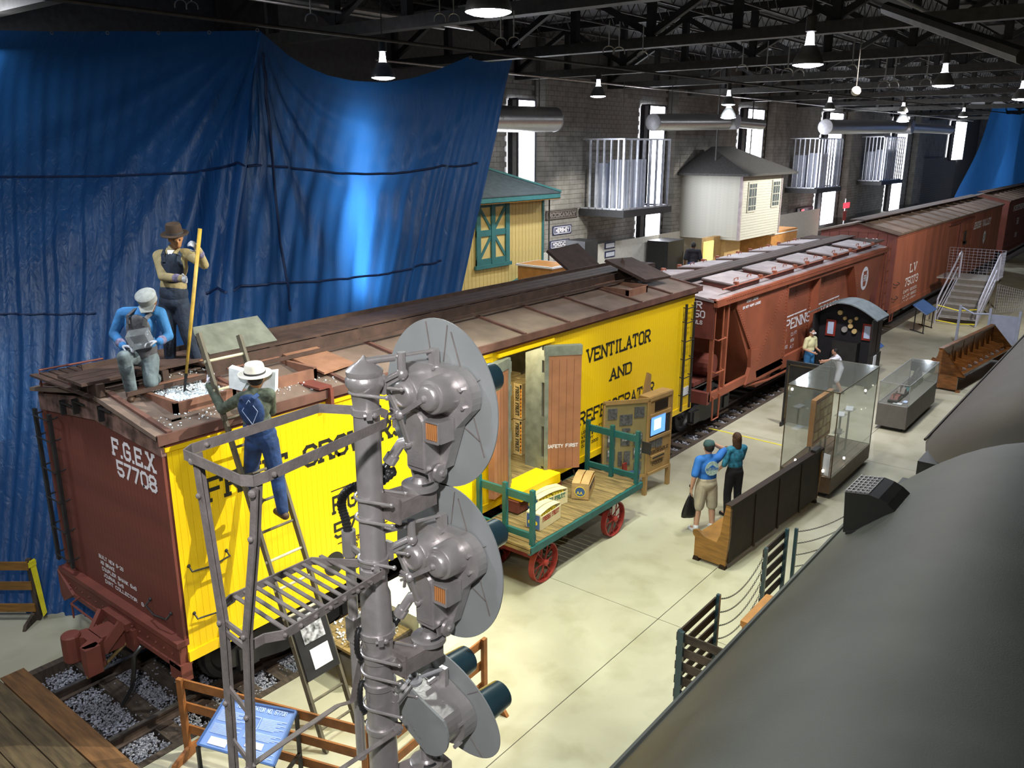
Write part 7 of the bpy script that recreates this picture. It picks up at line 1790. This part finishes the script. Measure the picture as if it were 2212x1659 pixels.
# yellow tape line on the floor
yt = MB(); a, b = at_z(1532, 925, .004), at_z(1690, 962, .004); yt.bar(a, b, .05, .004); tag(yt.build('floor_tape', 'tape'), 'yellow tape line on the floor near the tall glass case', 'tape')
# metal stairs
ss = thing('metal_stairs', 'aluminium access stairs with blue lit handrails and mesh sides against the boxcar', 'stairs', (33.8, -1.6, 0))
SX0, SY0, SY1 = 32.0, -2.55, -1.15
for i in range(6): MB().box(SX0+i*.46, SX0+i*.46+.44, SY0, SY1, .19+i*.2, .23+i*.2).build('tread', 'alu', ss); 
for i in range(6): MB().box(SX0+i*.46+.4, SX0+i*.46+.44, SY0, SY1, .23+i*.2, .39+i*.2).build('riser', 'casegrey', ss)
MB().box(SX0+2.76, SX0+4.6, SY0, SY1+.8, 1.36, 1.42).build('landing', 'alu', ss)
for y in (SY0, SY1): MB().bar((SX0, y, .1), (SX0+2.8, y, 1.33), .04, .2).build('stringer', 'bluealu', ss)
for y in (SY0-.03, SY1+.03):
    MB().tube([(SX0-.3, y, 0), (SX0-.3, y, .95), (SX0-.1, y, 1.08), (SX0+2.8, y, 2.45), (SX0+3.0, y, 2.5), (SX0+3.2, y, 2.45), (SX0+3.2, y, 1.4)], .035, 8).build('handrail', 'bluealu', ss, smooth=True)
    MB().tube([(SX0-.1, y, .6), (SX0+2.7, y, 1.9)], .028, 8).build('mid_rail', 'bluealu', ss); MB().tube([(SX0-.1, y, .35), (SX0+2.7, y, 1.5)], .02, 8).build('mid_rail', 'bluealu', ss)
def mesh(pts, name='mesh_panel'):
    m_ = MB(); a, b, c_, d_ = [V(p) for p in pts]
    for i in range(15): m_.bar(a.lerp(b, i/14), d_.lerp(c_, i/14), .008, .008)
    for i in range(10): m_.bar(a.lerp(d_, i/9), b.lerp(c_, i/9), .008, .008)
    return m_.build(name, 'bluealu', ss)
mesh([(SX0+2.9, SY0, 1.4), (SX0+4.6, SY0, 1.4), (SX0+4.6, SY0, 2.5), (SX0+2.9, SY0, 2.5)]); mesh([(SX0+4.6, SY0, 1.4), (SX0+4.6, SY1+.8, 1.4), (SX0+4.6, SY1+.8, 2.5), (SX0+4.6, SY0, 2.5)]); mesh([(SX0+.2, SY0, .5), (SX0+2.8, SY0, 1.6), (SX0+2.8, SY0, 2.4), (SX0+.2, SY0, 1.1)])
mesh([(SX0+2.9, SY0-.1, .1), (SX0+4.4, SY0-1.0, .1), (SX0+4.4, SY0-1.0, .9), (SX0+2.9, SY0-.1, 1.3)])
for x in (SX0+2.9, SX0+4.5):
    for y in (SY0+.05, SY1): MB().box(x, x+.06, y, y+.06, 0, 1.38).build('leg', 'casegrey', ss)
tpm = MB().tube([(SX0-.3, SY0, .7), (SX0-.1, -1.9, .55), (SX0-.3, SY1, .72)], .022, 6).tube([(SX0-.3, SY0, .12), (SX0-.3, -1.9, .06), (SX0-.3, SY1, .12)], .022, 6)
tag(tpm.build('caution_tape', 'tape'), 'yellow caution tape strung across the foot of the metal stairs', 'tape')
gp = thing('steel_gate', 'pale steel gate panel with posts between the stairs and the ornate bench', 'gate', (29.5, -3.6, 0))
MB().box(28.4, 28.44, -4.35, -3.55, .15, 1.15).build('panel', 'bluealu', gp)
for y in (-2.55, -3.5, -4.4): MB().box(28.38, 28.46, y-.04, y+.04, 0, 1.35).build('post', 'bluealu', gp)
MB().tube([(28.42, -2.55, 1.3), (28.42, -3.0, 1.1), (28.42, -3.5, 1.15)], .03, 8).build('top_rail', 'bluealu', gp)
pt_ = tag(MB().box(30.0, 30.09, -5.3, -5.2, 0, 1.5).build('chain_post', 'bluealu'), 'tall pale post standing right of the steel gate panel', 'post')

# ================================================================ FAR SIDE
# yellow depot front
dp = thing('depot_building', 'pale yellow board and batten depot with teal shuttered window and dark hip roof', 'building', (17.5, 9.6, 0))
DXL, DXR, DY = 13.4, 19.9, 9.6
MB().box(DXL, DXR, DY+.03, 12.5, 0, 5.1).build('wall_core', 'depotyellow', dp)
wz = 5.12; n_ = int((DXR-DXL)/.19); b0 = MB().box(DXL+.008, DXL+.182, DY, DY+.03, 0, wz).build('wall_board', 'depotyellow', dp)
for i in range(1, n_): inst(b0, 'wall_board', dp, (i*.19, 0, 0))
MB().box(DXR-.06, DXR+.04, DY-.03, DY+.1, 0, wz).build('corner_trim', 'depotteal', dp)
MB().box(DXL-.1, DXR+.22, DY-.6, DY-.5, 5.02, 5.2).build('eave_fascia', 'depotteal', dp); MB().box(DXL-.1, DXR+.22, DY-.6, DY+.2, 5.0, 5.04).build('soffit', 'wood', dp)
MB().prism([(DXL-.3, DY-.62, 5.2), (DXR+.25, DY-.62, 5.2), (DXR+.25, 12.6, 5.2), (DXL-.3, 12.6, 5.2)], (0, 0, .03)).build('roof_base', 'depotroof', dp)
m_ = MB(); r1 = V((DXR-1.8, 11.2, 6.15)); r0 = V((DXL-2, 11.2, 6.15))
m_.add([(DXL-2, DY-.62, 5.22), (DXR+.27, DY-.62, 5.22), r1, r0, (DXR+.27, 12.7, 5.22), (DXL-2, 12.7, 5.22)], [(0, 1, 2, 3), (1, 4, 2), (4, 5, 3, 2), (0, 3, 5), (0, 5, 4, 1)]); m_.build('hip_roof', 'depotroof', dp)
MB().bar(r1+ZP*.03, V((DXR+.25, DY-.6, 5.26)), .12, .06).build('hip_cap', 'depotteal', dp)
a = at_y(1031, 442, DY-.05); b = at_y(1092, 565, DY-.05)
wx0, wx1, wz0, wz1 = at_y(1030, 500, DY).x, at_y(1093, 500, DY).x, at_y(1060, 563, DY).z, at_y(1060, 440, DY).z
wn = MB().box(wx0, wx1, DY-.03, DY, wz0, wz1).build('shutter_panel', 'depotyellow', dp)
cxm = (wx0+wx1)/2; ww = .1
fr = MB()
for x in (wx0, wx1, cxm): fr.box(x-ww, x+ww, DY-.09, DY-.03, wz0-.1, wz1+.1)
zm = (wz0+wz1)/2
for z in (wz0, wz1, zm): fr.box(wx0-ww, wx1+ww, DY-.07, DY-.03, z-ww, z+ww)
for (x0, x1, z0, z1) in ((wx0, cxm, wz1, zm), (wx1, cxm, wz1, zm), (wx0, cxm, wz0, zm), (wx1, cxm, wz0, zm)): fr.bar((x0, DY-.045, z0), (x1, DY-.045, z1), .03, .10, ZP)
fr.build('shutter_frame', 'depotteal', wn)
MB().box(wx0-.18, wx1+.18, DY-.12, DY-.03, wz0-.22, wz0-.1).build('window_sill', 'depotteal', wn)
ps = at_y(1128, 590, DY-.1); MB().box(ps.x-.6, ps.x+1.5, DY-.5, DY, 2.0, 2.25).prism([(ps.x-.6, DY-.5, 2.25), (ps.x+1.5, DY-.5, 2.25), (ps.x+.45, DY-.5, 2.5)], (0, .5, 0)).build('low_canopy', 'depotteal', dp)
MB().tube([(DXR+.25, DY-.1, 5.0), (DXR+.25, DY-.1, 2.4), (DXR+.25, DY-.2, 2.3)], .03, 6).build('downspout', 'steel2', dp)
# station name boards on the first pier
def nameboard(s_, u0, v0, u1, v1, label, m, ink, angled=False):
    y = YW-.555; a = at_y(u0, v1, y); b = at_y(u1, v0, y)
    z0 = at_y((u0+u1)/2, v1, y).z; z1 = at_y((u0+u1)/2, v0, y).z
    t = thing('station_name_board', label, 'sign', ((a.x+b.x)/2, y, z0), 'station name boards on the block wall')
    MB().box(a.x, b.x, y-.04, y, z0, z1).build('board', m, t)
    fr = MB().box(a.x+.05, b.x-.05, y-.045, y-.04, z1-.07, z1-.04).box(a.x+.05, b.x-.05, y-.045, y-.04, z0+.04, z0+.07).box(a.x+.05, a.x+.09, y-.045, y-.04, z0+.04, z1-.04).box(b.x-.09, b.x-.05, y-.045, y-.04, z0+.04, z1-.04)
    fr.build('border', ink, t)
    tm = MB(); text(tm, s_, (a.x+.2, y-.046, z0+(z1-z0)*.24), XP, ZP, (z1-z0)*.52, .2, .06, serif=(s_ == 'ROCKAWAY'), width=b.x-a.x-.4); tm.build('lettering', ink, t)
nameboard('ROCKAWAY', 1178, 453, 1246, 473, 'dark worn station name board reading ROCKAWAY', 'signbrown', 'strap')
nameboard('HERSHEY', 1193, 487, 1233, 506, 'navy station name board reading HERSHEY', 'signblue', 'white')
nameboard('MONOCACY', 1187, 518, 1229, 536, 'navy station name board reading MONOCACY', 'signblue', 'white')
# steel stud rooms on the back wall
def studroom(label, uL, uM, uR, vt, vb, cab):
    """left face runs back to the wall from the near corner at uM; front face uM..uR is parallel to the wall"""
    lo, hi = 7.0, 13.3; y1 = 13.38
    for _ in range(40):
        yf = (lo+hi)/2; p = at_y(uM, vb, yf)
        if proj(V((p.x, y1, p.z)))[0] < uL: lo = yf
        else: hi = yf
    p = at_y(uM, vb, yf); z0 = p.z; z1 = at_y(uM, vt, yf).z; x0 = p.x; x1 = at_y(uR, vb, yf).x
    t = thing('stud_framed_room', label, 'room frame', ((x0+x1)/2, yf, z0))
    MB().box(x0-.12, x1+.15, yf-.12, y1, z0-.3, z0).build('floor_deck', 'black', t)
    for z in (z0, z1): MB().box(x0, x1, yf, yf+.1, z, z+.07).build('track', 'stud', t); MB().box(x0, x0+.1, yf, y1, z, z+.07).build('track', 'stud', t); MB().box(x1-.1, x1, yf, y1, z, z+.07).build('track', 'stud', t)
    n = max(6, int((x1-x0)/.55)); s0 = MB().box(x0, x0+.06, yf, yf+.1, z0, z1).build('stud', 'stud', t)
    for i in range(1, n+1): inst(s0, 'stud', t, ((x1-x0-.06)*i/n, 0, 0))
    k = 5; s1 = MB().box(x0, x0+.1, yf+.3, yf+.36, z0, z1).build('stud', 'stud', t)
    for i in range(1, k): inst(s1, 'stud', t, (0, (y1-yf-.4)*i/k, 0))
    for i in range(k): inst(s1, 'stud', t, (x1-x0-.1, (y1-yf-.4)*i/k, 0))
    for x_ in (x0+.1, x1-.1): MB().cyl((x_, yf+.2, z1), (x_, yf+.2, 11.42), .015, n=6).build('hanger_rod', 'steel2', t)
    zz = z0+(z1-z0)*.72
    for j, (f0, f1, g0, g1) in enumerate(cab): MB().box(x0+(x1-x0)*f0, x0+(x1-x0)*f1, yf+(y1-yf)*g0, yf+(y1-yf)*g1, z0, zz-.15*j).build('air_handler_cabinet', 'cabinet', t)
    return t
studroom('largest steel stud framed room jutting from the wall, with white air handlers inside', 1254, 1345, 1442, 302, 455, ((.15, .6, .15, .45), (.15, .5, .6, .85)))
studroom('middle steel stud framed room beyond the small white house', 1697, 1762, 1812, 300, 408, ((.12, .5, .1, .4), (.12, .5, .5, .9)))
studroom('farthest steel stud framed room near the roller door', 1852, 1902, 1945, 296, 392, ((.12, .5, .1, .4), (.12, .5, .5, .85)))
# floating clapboard house
hs = thing('clapboard_house', 'small white clapboard house front with dark hip roof hung above the floor', 'house', (40, 10, 2))
a = at_y(1599, 376, 10); b = at_y(1690, 380, 10); c_ = at_y(1594, 520, 10)
hx0, hx1, hz0, hz1, hy0, hy1 = c_.x, b.x, c_.z, a.z, 10.0, 13.6
MB().box(hx0+.03, hx1, hy0+.03, hy1, hz0, hz1).build('wall_core', 'siding', hs)
n_ = 24; hh = (hz1-hz0)/n_
for i in range(n_): MB().prism([(hx0, hy0-.03, hz0+i*hh), (hx0, hy0+.0, hz0+i*hh), (hx0, hy0+.0, hz0+(i+1)*hh), (hx0, hy0-.008, hz0+(i+1)*hh)], (hx1-hx0, 0, 0)).build('clapboard', 'siding', hs)
s0 = MB().prism([(hx0-.03, hy0, hz0), (hx0, hy0, hz0), (hx0, hy0, hz0+hh), (hx0-.008, hy0, hz0+hh)], (0, hy1-hy0, 0)).build('clapboard', 'siding', hs)
for i in range(1, n_): inst(s0, 'clapboard', hs, (0, 0, i*hh))
MB().box(hx0-.06, hx0+.08, hy0-.06, hy0+.08, hz0, hz1).box(hx1-.1, hx1+.03, hy0-.06, hy0+.05, hz0, hz1).build('corner_trim', 'hatch', hs)
ov = .55; cxr = (hx0+hx1)/2
m_ = MB(); e_ = [(hx0-ov, hy0-ov, hz1), (hx1+ov*1.6, hy0-ov, hz1), (hx1+ov*1.6, hy1, hz1), (hx0-ov, hy1, hz1)]; r0, r1 = (hx0+1.6, 12.6, hz1+1.35), (hx1-1.2, 12.6, hz1+1.35)
m_.add([V(p) for p in e_]+[V(r0), V(r1)]+[V(p)-ZP*.12 for p in e_], [(0, 1, 5, 4), (1, 2, 5), (2, 3, 4, 5), (3, 0, 4), (9, 8, 7, 6), (0, 6, 7, 1), (1, 7, 8, 2), (2, 8, 9, 3), (3, 9, 6, 0)]); m_.build('hip_roof', 'shingle', hs)
for (u0, u1, v0, v1) in ((1617, 1632, 398, 455), (1668, 1681, 393, 444)):
    x0 = at_y(u0, 430, hy0-.05).x; x1 = at_y(u1, 430, hy0-.05).x; z1 = at_y(u0, v0, hy0-.05).z; z0 = at_y(u0, v1, hy0-.05).z
    w_ = MB().box(x0-.1, x1+.1, hy0-.07, hy0-.03, z0-.1, z1+.1).build('window_frame', 'siding', hs)
    MB().box(x0, x1, hy0-.085, hy0-.07, z0, (z0+z1)/2-.03).box(x0, x1, hy0-.085, hy0-.07, (z0+z1)/2+.03, z1).build('window_pane', 'depotroof', w_)
    gm = MB()
    for k in (1, 2): gm.box(x0+(x1-x0)*k/3-.02, x0+(x1-x0)*k/3+.02, hy0-.095, hy0-.085, z0, z1)
    for k in (1, 3, 5): gm.box(x0, x1, hy0-.095, hy0-.085, z0+(z1-z0)*k/6-.02, z0+(z1-z0)*k/6+.02)
    gm.build('glazing_bars', 'siding', w_)
for x in (hx0+.5, hx1-.5): MB().cyl((x, 11.8, hz1+.5), (x, 11.8, 11.2), .04, n=6).build('hanger', 'steel2', hs)
# ducts
def duct(label, pts, r, y):
    t = thing('round_duct', label, 'duct', pts[0]); P_ = [V(p) for p in pts]
    MB().lathe(P_[0], P_[1]-P_[0], [(0, r*.97), (.0, r)]+[((P_[1]-P_[0]).length*i/40, r*(1.012 if i % 2 else 1)) for i in range(1, 41)]+[((P_[1]-P_[0]).length, r*.9)], 28).build('duct_body', 'duct', t, smooth=True)
    MB().lathe(P_[0]-(P_[1]-P_[0]).normalized()*.05, P_[1]-P_[0], [(0, r*.9), (.02, r*1.02), (.08, r*1.02), (.1, r*.9)], 28).build('end_cap', 'alu', t, smooth=True)
    for f in (.2, .8):
        p = P_[0].lerp(P_[1], f); MB().cyl(p+ZP*r, (p.x, p.y, 11.42), .02, n=6).build('hanger', 'steel2', t)
    return t, P_
y = 10.5
a, b = at_y(1060, 258, 12.5), at_y(1196, 258, 12.5); duct('wide round duct partly hidden by the blue tarp edge', [(b.x, 12.5, b.z), (a.x-1, 12.5, a.z)], .48, 12.5)
a, b = at_y(1411, 264, y), at_y(1572, 263, y); t_, P_ = duct('long galvanised round duct with disc end, in the middle of the wall', [(a.x, y, a.z), (b.x+.5, y, b.z)], .36, y)
c_ = at_y(1645, 266, y); MB().cyl((b.x+.5, y, b.z), (c_.x, y, b.z-.05), .27, n=24).build('narrow_duct', 'duct', t_, smooth=True)
MB().lathe((b.x+.1, y-.5, b.z), YP, [(0, .36), (.05, .38), (1.0, .38)], 24).build('tee_branch', 'alu', t_, smooth=True)
a, b = at_y(1783, 274, y), at_y(1955, 274, y); t_, P_ = duct('far round duct beyond the middle stud room', [(a.x, y, a.z), (b.x, y, b.z)], .46, y)
c_ = at_y(2052, 276, y); MB().cyl((b.x, y, b.z), (c_.x, y, b.z), .40, n=24).build('narrow_duct', 'duct', t_, smooth=True); MB().lathe((b.x-.4, y-.7, b.z), YP, [(0, .5), (.05, .55), (1.2, .55)], 24).build('tee_branch', 'alu', t_, smooth=True)
# small things between the car roofs and the wall
def far_box(name, label, cat, u0, v0, u1, v1, y, dy, m, m2=None):
    a = at_y(u0, v1, y); b = at_y(u1, v0, y); t = thing(name, label, cat, ((a.x+b.x)/2, y, 0))
    MB().box(a.x, b.x, y, y+dy, 0, at_y((u0+u1)/2, v0, y).z).build('cabinet_body', m, t)
    if m2: MB().box(a.x-.05, b.x+.05, y-.05, y+dy+.05, b.z, b.z+.06).build('top', m2, t)
    return t
far_box('wooden_cabinet', 'wooden cabinet with white top beside the yellow depot', 'cabinet', 1192, 573, 1236, 600, 7.5, 1.4, 'cardboard', 'paper')
far_box('wooden_cabinet', 'brown wooden booth under the right end of the small white house', 'booth', 1662, 497, 1722, 560, 10.2, 2.0, 'cardboard', 'wallwhite')
far_box('dark_machine', 'dark iron machinery standing against the white dado wall', 'machine', 1262, 520, 1292, 600, 11.5, 1.0, 'black')
far_box('dark_machine', 'dark cabin with round light in front of the far wall, left of the leaning man', 'machine', 1440, 520, 1478, 600, 12, 1.2, 'black')
ptn = far_box('exhibit_partition', 'tan exhibit partition with yellow lit window under the white house', 'partition', 1524, 512, 1560, 580, 11.0, .3, 'kiosk')
far_box('exhibit_partition', 'striped tan partition with framed picture under the white house', 'partition', 1562, 508, 1600, 580, 10.8, .3, 'crate2')
far_box('exhibit_partition', 'dark partition under the middle of the white house', 'partition', 1600, 512, 1660, 580, 12.7, .3, 'darkwood')
li = at_y(1530, 540, 10.95); MB().box(li.x-.5, li.x+.5, 10.9, 11.0, li.z-.55, li.z+.45).build('lit_window', 'exhibitlit', ptn)
for i, (u, v) in enumerate(((1318, 530), (1318, 549))):
    p = at_y(u, v, YW-.66); t_ = thing('framed_notice', ['upper', 'lower'][i]+' framed notice on the white dado wall', 'notice', p); MB().box(p.x-.45, p.x+.45, p.y, p.y+.03, p.z-.16, p.z+.16).build('frame', 'signblue', t_); MB().box(p.x-.38, p.x+.38, p.y-.01, p.y, p.z-.1, p.z+.1).build('paper', 'paper', t_)
p = at_y(1734, 456, YW-.2); ex = thing('exit_sign', 'small red lit exit sign above the arched door', 'sign', p); MB().box(p.x-.3, p.x+.3, p.y, p.y+.05, p.z-.16, p.z+.16).build('housing', 'hatch', ex)
tm = MB(); text(tm, 'EXIT', (p.x-.24, p.y-.01, p.z-.11), XP, ZP, .22, .1, .03, serif=False, width=.48); tm.build('lettering', 'redlit', ex)
p = at_y(1827, 444, 12.0); t_ = thing('red_notice_sign', 'small red notice sign on a pole beside a tall window', 'sign', (p.x, 12, 0)); MB().cyl((p.x, 12.03, 0), (p.x, 12.03, p.z+.5), .04, n=6).build('pole', 'stud', t_); MB().box(p.x-.5, p.x+.9, 12, 12.03, p.z-.2, p.z+.2).build('sign_face', 'redlit', t_); MB().box(p.x-.45, p.x+.3, 11.98, 12.0, p.z-1.1, p.z-.4).build('lower_sign', 'redwheel', t_)
# raised platform where the man in black stands, with rail and blue chairs
px, py, pz = PLAT
rp = thing('raised_platform', 'raised walkway deck under the leaning man behind the yellow car', 'platform', (px, py, 0))
MB().box(px-3, px+3.2, py-1.2, py+2.5, pz-.15, pz).build('deck', 'steel2', rp)
for x in (px-2.9, px+3.0):
    for y_ in (py-1.1, py+2.4): MB().box(x, x+.12, y_, y_+.12, 0, pz-.15).build('leg', 'steel2', rp)
MB().tube([(px-2.9, py-.9, pz), (px-2.9, py-.9, pz+.85), (px+.2, py-.9, pz+.95), (px+.2, py-.9, pz)], .025, 6).build('guard_rail', 'bluealu', rp)
for i, dx in enumerate((-1.6, -1.0, .6)):
    c_ = thing('blue_chair', ['left', 'middle', 'right'][i]+' blue chair back beside the leaning man', 'chair', (px+dx, py-.3, pz), 'blue chairs on the raised walkway')
    MB().tube([(px+dx-.2, py-.3, pz+.4), (px+dx-.2, py-.3, pz+.62), (px+dx, py-.3, pz+.68), (px+dx+.2, py-.3, pz+.62), (px+dx+.2, py-.3, pz+.4)], .03, 6).build('backrest', 'bluefixture', c_)
    MB().box(px+dx-.22, px+dx+.22, py-.3, py+.1, pz+.36, pz+.41).build('seat', 'bluefixture', c_)
    for sx in (-.2, .17):
        for sy in (-.28, .05): MB().box(px+dx+sx, px+dx+sx+.03, py+sy, py+sy+.03, pz, pz+.37).build('leg', 'stud', c_)
